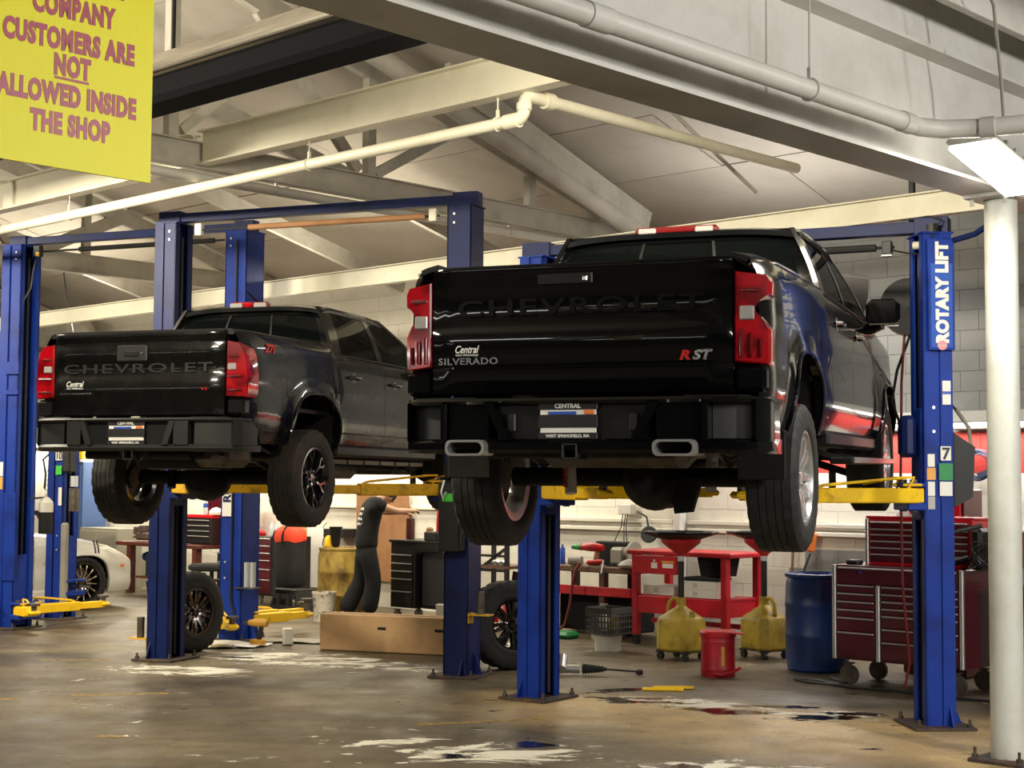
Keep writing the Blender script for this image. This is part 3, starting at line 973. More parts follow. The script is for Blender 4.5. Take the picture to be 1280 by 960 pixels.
def wheel_meshes(R, w, rr, spokes, style, m_tyre, m_rim, m_hub=None):
    """shared meshes of a wheel whose axle is x and whose outer face looks to +x"""
    d = {}
    q = w / 0.275
    prof = [(rr, -0.42 * w), (rr + 0.012, -0.47 * w), (rr + 0.45 * (R - rr), -0.505 * w), (R - 0.035, -0.485 * w), (R - 0.010, -0.43 * w)]
    edges = [-0.40, -0.235, -0.215, -0.09, -0.07, 0.07, 0.09, 0.215, 0.235, 0.40]
    for i, e in enumerate(edges):
        prof.append((R, e * w))
        if i % 2 == 1 and i < 9:
            prof += [(R - 0.010, (e + 0.003) * w), (R - 0.010, (edges[i + 1] - 0.003) * w)]
    prof += [(R - 0.010, 0.43 * w), (R - 0.035, 0.485 * w), (rr + 0.45 * (R - rr), 0.505 * w), (rr + 0.05, 0.49 * w), (rr + 0.045, 0.497 * w), (rr + 0.012, 0.47 * w), (rr, 0.42 * w)]
    P = len(prof)

    def mod(j, k):
        r, h = prof[j]
        if abs(h) > 0.30 * w and r > R - 0.045 and k % 3 == 0:
            return -0.011
        if r == R and abs(h) < 0.30 * w and (k + (1 if h > 0 else 0)) % 4 == 0:
            return -0.006
        return 0
    d['tyre'] = MB().lathe(prof, axis=(1, 0, 0), n=84, mod=mod).mesh('tyre', m_tyre, angle=40)
    f = 0.40 * w
    barrel = MB()
    barrel.lathe([(rr + 0.006, f + 0.012), (rr - 0.010, f + 0.012), (rr - 0.022, f - 0.012), (rr - 0.030, f - 0.05), (rr - 0.045, -0.05), (rr - 0.045, -f), (rr + 0.004, -f - 0.01)], axis=(1, 0, 0), n=48)
    d['rim'] = barrel.mesh('rim', m_rim, angle=35)
    disc = MB()
    disc.cyl((-0.02, 0, 0), (0.0, 0, 0), rr * 0.72, n=36)
    disc.cyl((-0.06, 0, 0), (-0.02, 0, 0), rr * 0.36, n=24)
    disc.box((-0.01, -rr * 0.45, rr * 0.35), (0.09, 0.10, 0.2), bev=0.02)
    d['brake_disc'] = disc.mesh('brake_disc', M['steel_dirty'])
    hub = MB()
    hub.lathe([(0.085, f - 0.06), (0.080, f - 0.03), (0.055, f - 0.022), (0.038, f - 0.03), (0.036, f - 0.012), (0.0, f - 0.008)], axis=(1, 0, 0), n=24)
    d['hub_cap'] = hub.mesh('hub_cap', m_hub or m_rim)
    nut = MB()
    nut.cyl((f - 0.045, 0.062, 0), (f - 0.012, 0.062, 0), 0.011, 0.009, n=6)
    d['lug_nut'] = nut.mesh('lug_nut', M['chrome'])
    sp = MB()
    if style == 'twin':
        for s in (-1, 1):
            rings = []
            for (r, off, tw, ff, th) in ((0.045, 0.016, 0.022, f - 0.030, 0.05), (rr * 0.55, 0.030, 0.020, f - 0.008, 0.04), (rr - 0.02, 0.055, 0.021, f - 0.003, 0.035)):
                y = s * off
                rings.append([(ff - th, y - tw, r), (ff, y - tw * 0.8, r), (ff, y + tw * 0.8, r), (ff - th, y + tw, r)])
            sp.loft(rings)
    elif style == 'loop':
        rings = []
        for (r, tw, ff, th) in ((0.045, 0.020, f - 0.030, 0.05), (rr * 0.42, 0.012, f - 0.010, 0.04), (rr * 0.66, 0.016, f - 0.005, 0.035)):
            rings.append([(ff - th, -tw, r), (ff, -tw * 0.8, r), (ff, tw * 0.8, r), (ff - th, tw, r)])
        sp.loft(rings)
        for s in (-1, 1):
            rings = []
            for (r, off, tw, ff, th) in ((rr * 0.60, 0.004, 0.010, f - 0.005, 0.035), (rr * 0.80, 0.036, 0.011, f - 0.002, 0.03), (rr - 0.015, 0.036, 0.013, f + 0.002, 0.03)):
                y = s * off
                rings.append([(ff - th, y - tw, r), (ff, y - tw * 0.8, r), (ff, y + tw * 0.8, r), (ff - th, y + tw, r)])
            sp.loft(rings)
    else:  # slim
        rings = []
        for (r, tw, ff, th) in ((0.05, 0.007, f - 0.030, 0.03), (rr * 0.5, 0.009, f - 0.004, 0.03), (rr - 0.03, 0.014, f - 0.016, 0.03)):
            rings.append([(ff - th, -tw + r * 0.06, r), (ff, -tw * 0.7 + r * 0.06, r), (ff, tw * 0.7 + r * 0.06, r), (ff - th, tw + r * 0.06, r)])
        sp.loft(rings)
    d['spoke'] = sp.mesh('spoke', m_rim if style != 'slim' else M['chrome'], angle=30)
    d['n'] = spokes
    return d


def put_wheel(parent, wm, loc, side, spin=0.0, steer=0.0, flat=False, brakes=True, as_thing=False):
    """adds a wheel; as a part of a vehicle (tyre with sub-parts), or as the parts of a loose wheel"""
    base = link('tyre', wm['tyre'], parent, loc, (0, 0, (0 if side > 0 else pi) + steer))
    top = parent if as_thing else base
    kids = [('rim', 0), ('hub_cap', 0)] + ([('brake_disc', 0)] if brakes else [])
    for k in range(wm['n']):
        kids.append(('spoke', spin + 2 * pi * k / wm['n']))
    for k in range(6):
        kids.append(('lug_nut', spin + 2 * pi * k / 6))
    for nm, ang in kids:
        o = link(nm, wm[nm], top)
        if as_thing:
            o.location = loc
            o.rotation_euler = (ang, 0, 0 if side > 0 else pi)
        else:
            o.rotation_euler = (ang, 0, 0)
    return base


# =================================================================== PICKUP TRUCKS


def lerp(a, b, t):
    return a + (b - a) * t


def polyline_z(pts, y):
    """piecewise linear height along y"""
    if y <= pts[0][0]:
        return pts[0][1]
    for (a, za), (b, zb) in zip(pts, pts[1:]):
        if y <= b:
            return lerp(za, zb, (y - a) / (b - a)) if b > a else zb
    return pts[-1][1]


class Body:
    def __init__(s, hw, belt, bottom, arches, ra, za, tail, nose, flare=0.03):
        s.hw, s.belt, s.bottom, s.arches, s.ra, s.za, s.tail, s.nose, s.flare = hw, belt, bottom, arches, ra, za, tail, nose, flare

    def zt(s, y):
        return polyline_z(s.belt, y)

    def zb(s, y):
        z = s.bottom
        for yc in s.arches:
            dy = abs(y - yc)
            if dy < s.ra:
                # squarish arch
                z = max(z, s.za + s.ra * (1 - (dy / s.ra) ** 2.6) ** (1 / 2.6))
        return z

    def x(s, y, z):
        zt = s.zt(y)
        t = (z - s.bottom) / (zt - s.bottom)
        x = s.hw
        x -= 0.05 * max(0, (0.30 - t) / 0.30) ** 2          # tuck under
        x -= 0.018 * max(0, (t - 0.62) / 0.38)               # shoulder
        x -= 0.035 * max(0, (t - 0.90) / 0.10) ** 2
        x -= 0.012 * math.exp(-((t - 0.48) / 0.10) ** 2)     # scooped waist
        if y < s.tail:
            x -= 0.055 * (1 - y / s.tail) ** 2
        if y > s.nose:
            x -= 0.13 * ((y - s.nose) / 0.6) ** 2
        for yc in s.arches:
            dd = (abs((y - yc) / s.ra) ** 2.6 + max(0, (z - s.za) / s.ra) ** 2.6) ** (1 / 2.6) * s.ra
            if dd < s.ra + 0.13:
                e = max(0, (dd - s.ra) / 0.13)
                x += s.flare * (1 - e * e * (3 - 2 * e))
        return x

    def panel(s, y0, y1, side, z_top=None, z_bot=None, nz=12, step=0.07):
        ys = [y0 + (y1 - y0) * k / max(1, int((y1 - y0) / step)) for k in range(int((y1 - y0) / step) + 1)]
        for yc in s.arches:
            if yc + s.ra > y0 and yc - s.ra < y1:
                ys = [y for y in ys if not (yc - s.ra - 0.02 < y < yc + s.ra + 0.02)]
                for k in range(0, 25):
                    y = yc - s.ra * cos(pi * k / 24)
                    if y0 <= y <= y1:
                        ys.append(y)
                for e in (yc - s.ra - 0.002, yc + s.ra + 0.002):
                    if y0 <= e <= y1:
                        ys.append(e)
        ys = sorted(set([y0, y1] + ys))
        rows = []
        for y in ys:
            zt = z_top(y) if z_top else s.zt(y)
            zb = z_bot(y) if z_bot else s.zb(y)
            row = [(side * s.x(y, lerp(zb, zt, k / nz)), y, lerp(zb, zt, k / nz)) for k in range(nz + 1)]
            # turn the lower edge inwards
            row.insert(0, (side * (s.x(y, zb) - 0.05), y, zb + 0.002))
            rows.append(row)
        return rows


def tail_light(parent, side, poly, y0, depth, mats, wrap=0.0, clear=None, bars=()):
    """lamp with its outline in (x, z), wrapped a little round the corner"""
    mb = MB()
    P = [(side * x, z) for x, z in poly]
    n = len(P)
    front = [(x, y0 + wrap * max(0.0, (abs(x) - 0.80) / 0.2) ** 2 - 0.018, z) for x, z in P]
    inset = []
    cx, cz = sum(p[0] for p in P) / n, sum(p[1] for p in P) / n
    for (x, y, z) in front:
        inset.append((cx + (x - cx) * 0.90, y - 0.012, cz + (z - cz) * 0.97))
    back = [(x, y0 + depth, z) for x, z in P]
    vs = front + inset + back
    fs = [(k, (k + 1) % n, n + (k + 1) % n, n + k) for k in range(n)]
    fs += [(k, 2 * n + k, 2 * n + (k + 1) % n, (k + 1) % n) for k in range(n)]
    fs += [tuple(n + k for k in range(n))]
    mb.add(vs, fs)
    o = mb.obj('tail_light', mats[0], parent, angle=25)
    if clear:
        (x0, x1, z0, z1) = clear
        ym = y0 + wrap * max(0.0, ((x0 + x1) / 2 - 0.80) / 0.2) ** 2
        MB().box((side * (x0 + x1) / 2, ym - 0.030, (z0 + z1) / 2), (x1 - x0, 0.02, z1 - z0), bev=0.006).obj('reverse_lens', M['clearlens'], o)
    for (x0, x1, z0, z1) in bars:
        ym = y0 + wrap * max(0.0, ((x0 + x1) / 2 - 0.80) / 0.2) ** 2
        MB().box((side * (x0 + x1) / 2, ym - 0.031, (z0 + z1) / 2), (x1 - x0, 0.014, z1 - z0), bev=0.005).obj('lens_bar', mats[1], o)
    return o


def bumper(parent, sp, mt, mt_dark):
    """rear step bumper: top pad, valance, plate recess, corner pockets"""
    hw, zt, zb, yo = sp['hw'], sp['zt'], sp['zb'], sp['y']
    zm0, zm1 = sp['zm0'], sp['zm1']          # pocket band
    pi_, po = sp['pin'], sp['pout']           # inner and outer x of the corner pockets

    def ycurve(x):
        t = abs(x) / hw
        return yo + 0.10 * max(0, (t - 0.55) / 0.45) ** 2.2 + (sp['wrap'] * max(0, (t - 0.93) / 0.07) ** 2)
    xs = [-hw + 2 * hw * k / 44 for k in range(45)]

    def strip(z0, z1, d, bev, y_add=0.0, x0=-9, x1=9):
        rings = []
        for x in xs:
            if x0 <= x <= x1:
                y = ycurve(x) + y_add
                rings.append([(x, y + bev, z0), (x, y, z0 + bev), (x, y, z1 - bev), (x, y + bev, z1), (x, y + d, z1), (x, y + d, z0)])
        return rings
    main = MB()
    main.loft(strip(zm1, zt, 0.30, 0.016))
    o = main.obj('rear_bumper', mt, parent, angle=30)
    MB().loft(strip(zb, zm0, 0.26, 0.02, 0.012)).obj('bumper_valance', mt, o, angle=30)
    c = MB()
    c.loft(strip(zm0 - 0.01, zm1 + 0.01, 0.18, 0.006, 0.055, -pi_, pi_))
    c.obj('plate_recess', mt_dark, o, angle=30)
    pm = sp['pmid']
    for s in (-1, 1):
        lo_, hi_ = sorted((s * (pi_ - 0.01), s * pm))
        MB().loft(strip(zm0 - 0.01, zm1 + 0.01, 0.12, 0.006, sp['mid_in'], lo_, hi_)).obj('bumper_face', mt, o, angle=30)
        lo_, hi_ = sorted((s * pm, s * (hw - 0.03)))
        MB().loft(strip(zm0 - 0.01, zm1 + 0.01, 0.10, 0.006, sp['pocket_in'], lo_, hi_)).obj('step_pocket', sp.get('pocket_mat', mt_dark), o, angle=30)
        # slanted cheek between the plate recess and the outer face
        r = MB()
        xa, xb = s * (pi_ - sp['slant']), s * (pi_ + 0.01)
        y1, y2 = ycurve(xa) + 0.004, ycurve(xb) + 0.004
        r.add([(xa, y1, zm0 - 0.005), (xa + s * 0.05, y1, zm0 - 0.005), (xb + s * 0.02, y2, zm1 + 0.005), (xb - s * 0.03, y2, zm1 + 0.005),
               (xa, y1 + 0.1, zm0 - 0.005), (xa + s * 0.05, y1 + 0.1, zm0 - 0.005), (xb + s * 0.02, y2 + 0.1, zm1 + 0.005), (xb - s * 0.03, y2 + 0.1, zm1 + 0.005)],
              [(0, 1, 2, 3), (4, 7, 6, 5), (0, 4, 5, 1), (1, 5, 6, 2), (2, 6, 7, 3), (3, 7, 4, 0)])
        r.obj('bumper_cheek', mt, o, smooth=False)
        y1 = ycurve(pm)
        if sp.get('divider', True):
            MB().box((s * pm, y1 + 0.075, (zm0 + zm1) / 2), (0.035, 0.15, zm1 - zm0 + 0.02), bev=0.008).obj('step_divider', mt, o)
        e = MB()
        rings = []
        for k in range(5):
            x = po + (hw - po) * k / 4
            y = ycurve(x)
            rings.append([(s * x, y, zm0 - 0.01), (s * x, y, zm1 + 0.01), (s * x, y + 0.22, zm1 + 0.01), (s * x, y + 0.22, zm0 - 0.01)])
        e.loft(rings)
        e.obj('bumper_end', mt, o, angle=40)
        lo_, hi_ = sorted((s * (pi_ + 0.1), s * (hw - 0.06)))
        MB().loft(strip(zt, zt + 0.008, 0.14, 0.003, 0.05, lo_, hi_)).obj('step_pad', mt_dark, o, angle=30)
    return o


def plate(parent, loc, w, h, top, bottom):
    """dealer plate frame: black band where the number would be, light strips above and below"""
    o = MB().box(loc, (w, 0.012, h), bev=0.003).obj('licence_plate', M['poster'], parent)
    x, y, z = loc
    MB().box((x, y - 0.007, z), (w * 1.06, 0.006, h * 0.52), bev=0.002).obj('plate_band', M['cable'], o)
    for zz in (z + h / 2 + 0.012, z - h / 2 - 0.012):
        MB().box((x, y - 0.004, zz), (w * 1.06, 0.014, 0.034), bev=0.003).obj('plate_frame', M['cable'], o)
    text('lettering', top, 0.032, M['white'], o, (x, y - 0.0125, z + h / 2 + 0.003), FACE_BACK, bold=0.001)
    text('lettering', bottom, 0.022, M['white'], o, (x, y - 0.0125, z - h / 2 - 0.019), FACE_BACK, bold=0.0006)
    MB().box((x + w * 0.38, y - 0.008, z + h * 0.36), (w * 0.17, 0.004, h * 0.17)).obj('registration_sticker', M['orange'], o)
    MB().box((x - w * 0.1, y - 0.008, z + h * 0.33), (w * 0.5, 0.003, h * 0.12)).obj('printed_strip', M['bluepaper'], o)
    return o


def greenhouse(root, cb, mt):
    """cab above the belt line: roof, pillars, panes"""
    b, r = cb['b'], cb['r']                       # half widths at belt and at the roof edge
    z0, z1, zc = cb['z0'], cb['z1'], cb['zc']
    yr0, yr1, yf1, yf0 = cb['yr0'], cb['yr1'], cb['yf1'], cb['yf0']   # rear base, rear top, front top, front base
    rows = []
    N = 16
    for i in range(13):
        t = i / 12
        y = lerp(yr1 - 0.05, yf1, t)
        drop = 0.03 * max(0, (0.14 - t) / 0.14) ** 2 + 0.05 * max(0, (t - 0.72) / 0.28) ** 2
        row = []
        for k in range(N + 1):
            s = -1 + 2 * k / N
            crown = (zc - z1) * (1 - abs(s) ** 4)
            row.append((s * (r + 0.012), y, z1 + crown - drop))
        rows.append(row)
    o = MB().grid(rows, thick=(0, 0, -0.035)).obj('cab_roof', mt, root, angle=40)

    def side_x(z):
        return lerp(b, r, (z - z0) / (z1 - z0)) + 0.018 * sin(pi * min(1, max(0, (z - z0) / (z1 - z0))))

    def strip(ya, yb, yc, yd, s, name, mm, out=0.0, par=None, n=6):
        """quad in side view: (ya,z0)-(yb,z0) to (yc,z1)-(yd,z1)"""
        rows = []
        for k in range(n + 1):
            z = lerp(z0, z1, k / n)
            x = side_x(z) + out
            ya_, yb_ = lerp(ya, yc, k / n), lerp(yb, yd, k / n)
            rows.append([(s * x, lerp(ya_, yb_, q / 4), z) for q in range(5)])
        return MB().grid(rows, thick=(-s * 0.03, 0, 0)).obj(name, mm, par or root, angle=40)
    yB = cb['yB']
    for s in (-1, 1):
        strip(yr0, yr0 + 0.16, yr1 - 0.05, yr1 + 0.13, s, 'rear_pillar', mt)
        strip(yB - 0.055, yB + 0.055, yB - 0.045, yB + 0.045, s, 'door_pillar', mt)
        strip(yf0 - 0.10, yf0, yf1 - 0.08, yf1 + 0.02, s, 'windscreen_pillar', mt)
        # roof rail
        rail = []
        for k in range(11):
            y = lerp(yr1 - 0.03, yf1 + 0.01, k / 10)
            d = 0.03 * max(0, (0.14 - k / 10) / 0.14) ** 2 + 0.05 * max(0, (k / 10 - 0.72) / 0.28) ** 2
            rail.append((s * (r + 0.004), y, z1 - 0.02 - d))
        MB().tube(rail, 0.030, 8).obj('roof_rail', mt, root)
        strip(yr0 + 0.14, yB - 0.05, yr1 + 0.11, yB - 0.04, s, 'rear_side_window', M['tintdark'], -0.004)
        strip(yB + 0.05, yf0 - 0.09, yB + 0.04, yf1 - 0.07, s, 'front_side_window', M['tint'], -0.004)
        # bright bead along the belt
        bead = [(s * (b + 0.008), lerp(yr0 + 0.03, yf0 - 0.02, k / 8), z0 + 0.004) for k in range(9)]
        MB().tube(bead, 0.008, 6).obj('belt_trim', M['blackplastic'], root)
    # rear window: frame and three panes
    def rw(x0, x1, k0, k1, name, mm, dy=0.0, par=None, th=0.02):
        rows = []
        for i in range(7):
            f = lerp(k0, k1, i / 6)
            z = lerp(z0, z1, f)
            y = lerp(yr0, yr1, f) - 0.02 * sin(pi * f) + dy
            half = side_x(z) - 0.02
            rows.append([(lerp(x0, x1, q / 8) * half, y + 0.03 * abs(lerp(x0, x1, q / 8)) ** 3, z) for q in range(9)])
        return MB().grid(rows, thick=(0, th, 0)).obj(name, mm, par or root, angle=40)
    rw(-1, 1, 0.0, 0.14, 'rear_window_sill', mt)
    rw(-1, 1, 0.86, 1.02, 'rear_window_header', mt)
    rw(-1, -0.90, 0.10, 0.90, 'rear_window_post', mt)
    rw(0.90, 1, 0.10, 0.90, 'rear_window_post', mt)
    rw(-0.90, -0.30, 0.13, 0.87, 'rear_window', M['tintdark'], 0.006, th=0.006)
    rw(0.30, 0.90, 0.13, 0.87, 'rear_window', M['tintdark'], 0.006, th=0.006)
    rw(-0.30, 0.30, 0.13, 0.87, 'sliding_pane', M['tint'], 0.010, th=0.006)
    for x in (-0.30, 0.30):
        rw(x - 0.012, x + 0.012, 0.13, 0.87, 'pane_seal', M['blackplastic'], 0.0)
    # windscreen
    rows = []
    for i in range(7):
        f = i / 6
        z = lerp(z0 - 0.02, z1 - 0.02, f)
        y = lerp(yf0, yf1, f)
        half = side_x(z) - 0.02
        rows.append([(lerp(-1, 1, q / 8) * half, y + 0.10 * (1 - abs(lerp(-1, 1, q / 8)) ** 2), z) for q in range(9)])
    MB().grid(rows, thick=(0, 0.006, 0)).obj('windscreen', M['tint'], root, angle=40)
    # seats
    for x in (-0.38, 0.38):
        for y in (yB - 0.45, yB + 0.45):
            st = MB()
            st.box((x, y + 0.12, z0 - 0.30), (0.50, 0.50, 0.16), bev=0.05)
            st.box((x, y - 0.14, z0 - 0.02), (0.48, 0.14, 0.56), Matrix.Rotation(0.2, 3, 'X'), bev=0.05)
            st.box((x, y - 0.22, z0 + 0.30), (0.26, 0.10, 0.17), bev=0.04)
            st.obj('seat', M['cloth'], root)
    d = MB().box((0, yf0 - 0.35, z0 - 0.12), (2 * b - 0.12, 0.5, 0.24), bev=0.06)
    d.obj('dashboard', M['blackplastic'], root)
    MB().box((0, (yr0 + yf0) / 2, z0 - 0.42), (2 * b - 0.06, yf0 - yr0 - 0.1, 0.05)).obj('cab_floor', M['underbody'], root, smooth=False)
    MB().box((0, yr0 + 0.05, z0 - 0.40), (2 * b - 0.05, 0.03, 0.86)).obj('cab_rear_wall', mt, root, smooth=False)


def door_handle(root, s, x, y, z, m):
    h = MB()
    h.tube([(s * (x + 0.002), y - 0.10, z), (s * (x + 0.035), y - 0.075, z + 0.004), (s * (x + 0.04), y, z + 0.006), (s * (x + 0.035), y + 0.075, z + 0.004), (s * (x + 0.002), y + 0.10, z)], 0.013, 8)
    h.lathe([(0.0, 0.004), (0.045, 0.003), (0.05, -0.01)], o=(s * x, y, z), axis=(s, 0, 0), n=16)
    return h.obj('door_handle', m, root)


def arch_lip(root, body, yc, s, m):
    pts = []
    for k in range(29):
        y = yc - body.ra * cos(pi * k / 28) * 0.999
        z = body.zb(y)
        pts.append((s * (body.x(y, z) + 0.002), y, z))
    MB().tube(pts, 0.012, 6).obj('arch_lip', m, root)
    w = MB()
    rows = []
    for k in range(21):
        y = yc - (body.ra + 0.02) * cos(pi * k / 20)
        z = body.za + (body.ra + 0.03) * max(0, 1 - abs((y - yc) / (body.ra + 0.021)) ** 2.6) ** (1 / 2.6)
        rows.append([(s * (body.hw - 0.05), y, max(z, body.bottom)), (s * (body.hw - 0.38), y, max(z, body.bottom))])
    w.grid(rows)
    w.obj('wheel_well', M['underbody'], root)


def underbody(root, length, rail_x, z_rail, axle_r, axle_f, hub_r, hub_f, trk, diff_x=0.0, zfloor=0.62):
    for s in (-1, 1):
        r = MB()
        pts = [(s * rail_x, 0.10, z_rail + 0.06), (s * rail_x, axle_r - 0.45, z_rail + 0.08), (s * rail_x, axle_r, z_rail + 0.16), (s * rail_x, axle_r + 0.5, z_rail + 0.04), (s * rail_x, axle_f - 0.5, z_rail), (s * rail_x * 0.9, length - 0.35, z_rail + 0.08)]
        for p, q in zip(pts, pts[1:]):
            r.bar(p, q, 0.08, 0.14, bev=0.01)
        r.obj('frame_rail', M['underbody'], root)
        lf = MB()
        for q in range(3):
            L = 0.62 - q * 0.16
            lf.tube([(s * (rail_x + 0.10), axle_r + L * cos(pi - pi * k / 8), hub_r + 0.10 - q * 0.018 + 0.14 * (cos(pi - pi * k / 8) ** 2)) for k in range(9)], 0.014, 6)
        lf.obj('leaf_spring', M['steel_dirty'], root)
    ax = MB()
    ax.cyl((-trk + 0.12, axle_r, hub_r), (trk - 0.12, axle_r, hub_r), 0.055, n=16)
    ax.lathe([(0.0, -0.20), (0.10, -0.19), (0.17, -0.10), (0.185, 0.0), (0.16, 0.11), (0.09, 0.24), (0.05, 0.30)], o=(diff_x, axle_r, hub_r - 0.01), axis=(0, 1, 0), n=24)
    ax.obj('rear_axle', M['underbody'], root)
    MB().cyl((diff_x, axle_r + 0.25, hub_r + 0.02), (0.0, axle_f - 0.7, z_rail + 0.02), 0.045, n=14).obj('drive_shaft', M['underbody'], root)
    for s in (-1, 1):
        MB().cyl((s * 0.25, axle_f, hub_f + 0.02), (s * (trk - 0.1), axle_f, hub_f), 0.03, n=10).obj('half_shaft', M['steel_dirty'], root)
        c = MB()
        c.bar((s * 0.35, axle_f, z_rail - 0.02), (s * (trk - 0.16), axle_f, hub_f - 0.12), 0.22, 0.05, bev=0.01)
        c.obj('control_arm', M['underbody'], root)
    f = MB()
    f.box((0, length * 0.5, zfloor), (2 * rail_x + 0.70, length - 0.7, 0.05))
    f.box((0, axle_f + 0.1, z_rail + 0.05), (0.7, 0.9, 0.30), bev=0.06)
    f.obj('floor_pan', M['underbody'], root, smooth=False)
    g = MB().box((-0.62, axle_r + 1.5, z_rail - 0.02), (0.46, 1.3, 0.26), bev=0.06)
    g.obj('fuel_tank', M['underbody'], root)
    tm = MB().box((0, axle_f - 1.1, z_rail - 0.02), (0.36, 0.7, 0.26), bev=0.07)
    tm.obj('gearbox', M['steel_dirty'], root)


def hitch(root, y, z, w):
    h = MB()
    h.cyl((-w, y + 0.10, z), (w, y + 0.10, z), 0.035, n=12)
    o = h.obj('hitch_bar', M['underbody'], root)
    r = MB()
    a, t = 0.036, 0.009
    for (dx, dz, sx, sz) in ((0, a, 2 * a + t, t), (0, -a, 2 * a + t, t), (a, 0, t, 2 * a + t), (-a, 0, t, 2 * a + t)):
        r.box((dx, y + 0.05, z + dz), (sx, 0.22, sz), bev=0.002)
    r.obj('receiver_tube', M['greyplastic'], o, smooth=False)
    for s in (-1, 1):
        MB().add([(s * 0.06, y + 0.02, z - 0.05), (s * 0.17, y + 0.02, z + 0.06), (s * 0.06, y + 0.02, z + 0.06), (s * 0.06, y + 0.03, z - 0.05), (s * 0.17, y + 0.03, z + 0.06), (s * 0.06, y + 0.03, z + 0.06)],
                 [(0, 1, 2), (3, 5, 4), (0, 3, 4, 1), (1, 4, 5, 2), (2, 5, 3, 0)]).obj('hitch_gusset', M['greyplastic'], o, smooth=False)
    return o


def shock(root, p0, p1, m_body, label=None):
    p0, p1 = Vector(p0), Vector(p1)
    mid = p0.lerp(p1, 0.62)
    s = MB().cyl(p0, mid, 0.035, n=14).obj('shock_absorber', m_body, root)
    if label:
        s['label'] = label
    MB().cyl(mid, p1, 0.022, n=10).obj('shock_rod', M['rod'], s)
    MB().cyl(p1 - Vector((0.05, 0, 0)), p1 + Vector((0.05, 0, 0)), 0.025, n=10).obj('bushing', M['blackplastic'], s)
    return s


def tailgate(root, hw, z0, z1, mt, prof, y=0.0):
    """prof: list of (t, depth) up the gate, depth > 0 stands out towards the rear"""
    rows = []
    for (t, d) in prof:
        z = lerp(z0, z1, t)
        row = []
        for k in range(25):
            s = -1 + 2 * k / 24
            e = max(0, (abs(s) - 0.93) / 0.07)
            row.append((s * hw, y - d * (1 - e * e) + 0.004 * s * s, z))
        rows.append(row)
    return MB().grid(rows, thick=(0, 0.05, 0)).obj('tailgate', mt, root, angle=50)


def bed(root, body, y1, hwi, z_rail, mt):
    """open cargo bed inside the side panels"""
    fl = MB().box((0, (y1 + 0.06) / 2, z_rail - 0.53), (2 * hwi + 0.2, y1 - 0.08, 0.03))
    fl.obj('bed_floor', M['blackplastic'], root, smooth=False)
    for s in (-1, 1):
        MB().box((s * hwi, (y1 + 0.04) / 2, z_rail - 0.28), (0.03, y1 - 0.06, 0.52)).obj('bed_inner_side', M['blackplastic'], root, smooth=False)
        cap = []
        for k in range(16):
            yy = 0.03 + (y1 - 0.04) * k / 15
            cap.append([(s * hwi, yy, z_rail - 0.01), (s * hwi, yy, z_rail + 0.014), (s * (body.x(yy, body.zt(yy)) - 0.03), yy, body.zt(yy) + 0.018), (s * (body.x(yy, body.zt(yy)) + 0.004), yy, body.zt(yy) + 0.004), (s * (body.x(yy, body.zt(yy)) - 0.01), yy, body.zt(yy) - 0.02)])
        MB().loft(cap).obj('bed_rail_cap', M['blackplastic'], root, angle=30)
    MB().box((0, y1 - 0.015, z_rail - 0.27), (2 * hwi, 0.03, 0.52)).obj('bed_front_wall', mt, root, smooth=False)


def front_end(root, body, yf0, y_end, z_hood, hwn, mt, hood_angle=None):
    """bonnet (open or shut), grille and front bumper"""
    rows = []
    n = 10
    L = y_end - yf0 - 0.05
    for i in range(n + 1):
        t = i / n
        y = L * t
        w = hwn - 0.10 * t ** 3
        rows.append([(lerp(-w, w, q / 12), y, 0.07 * (1 - abs(lerp(-1, 1, q / 12)) ** 2.2) - 0.12 * t ** 2.5 - (0.05 * max(0, t - 0.92) / 0.08)) for q in range(13)])
    h = MB().grid(rows, thick=(0, 0, -0.03)).obj('bonnet', mt, root, angle=45)
    h.location = (0, yf0, z_hood)
    if hood_angle:
        h.rotation_euler = (hood_angle, 0, 0)
        fr = MB()
        for (p, q) in (((-0.6, 0.15, -0.035), (0.6, 0.15, -0.035)), ((-0.6, 0.15, -0.035), (0, L * 0.8, -0.05)), ((0.6, 0.15, -0.035), (0, L * 0.8, -0.05)), ((-0.66, 0.15, -0.035), (-0.60, L * 0.85, -0.08)), ((0.66, 0.15, -0.035), (0.60, L * 0.85, -0.08))):
            fr.bar(p, q, 0.09, 0.03, bev=0.008)
        fr.obj('bonnet_frame', M['blackplastic'], h)
        MB().tube([(0.62, yf0 + 0.5, z_hood - 0.05), (0.62, yf0 + 0.62, z_hood + 0.36)], 0.012, 8).obj('bonnet_strut', M['rod'], root)
        e = MB().box((0, yf0 + 0.7, z_hood - 0.30), (0.7, 0.7, 0.30), bev=0.05)
        e.obj('engine', M['steel_dirty'], root)
    g = MB().box((0, y_end - 0.05, z_hood - 0.40), (2 * hwn - 0.30, 0.08, 0.42), bev=0.03)
    g.obj('grille', M['blackplastic'], root)
    b = MB().box((0, y_end, z_hood - 0.78), (2 * hwn - 0.02, 0.22, 0.30), bev=0.07)
    b.obj('front_bumper', mt, root)
    for s in (-1, 1):
        MB().box((s * (hwn - 0.16), y_end - 0.06, z_hood - 0.34), (0.26, 0.14, 0.16), bev=0.03).obj('headlight', M['clearlens'], root)


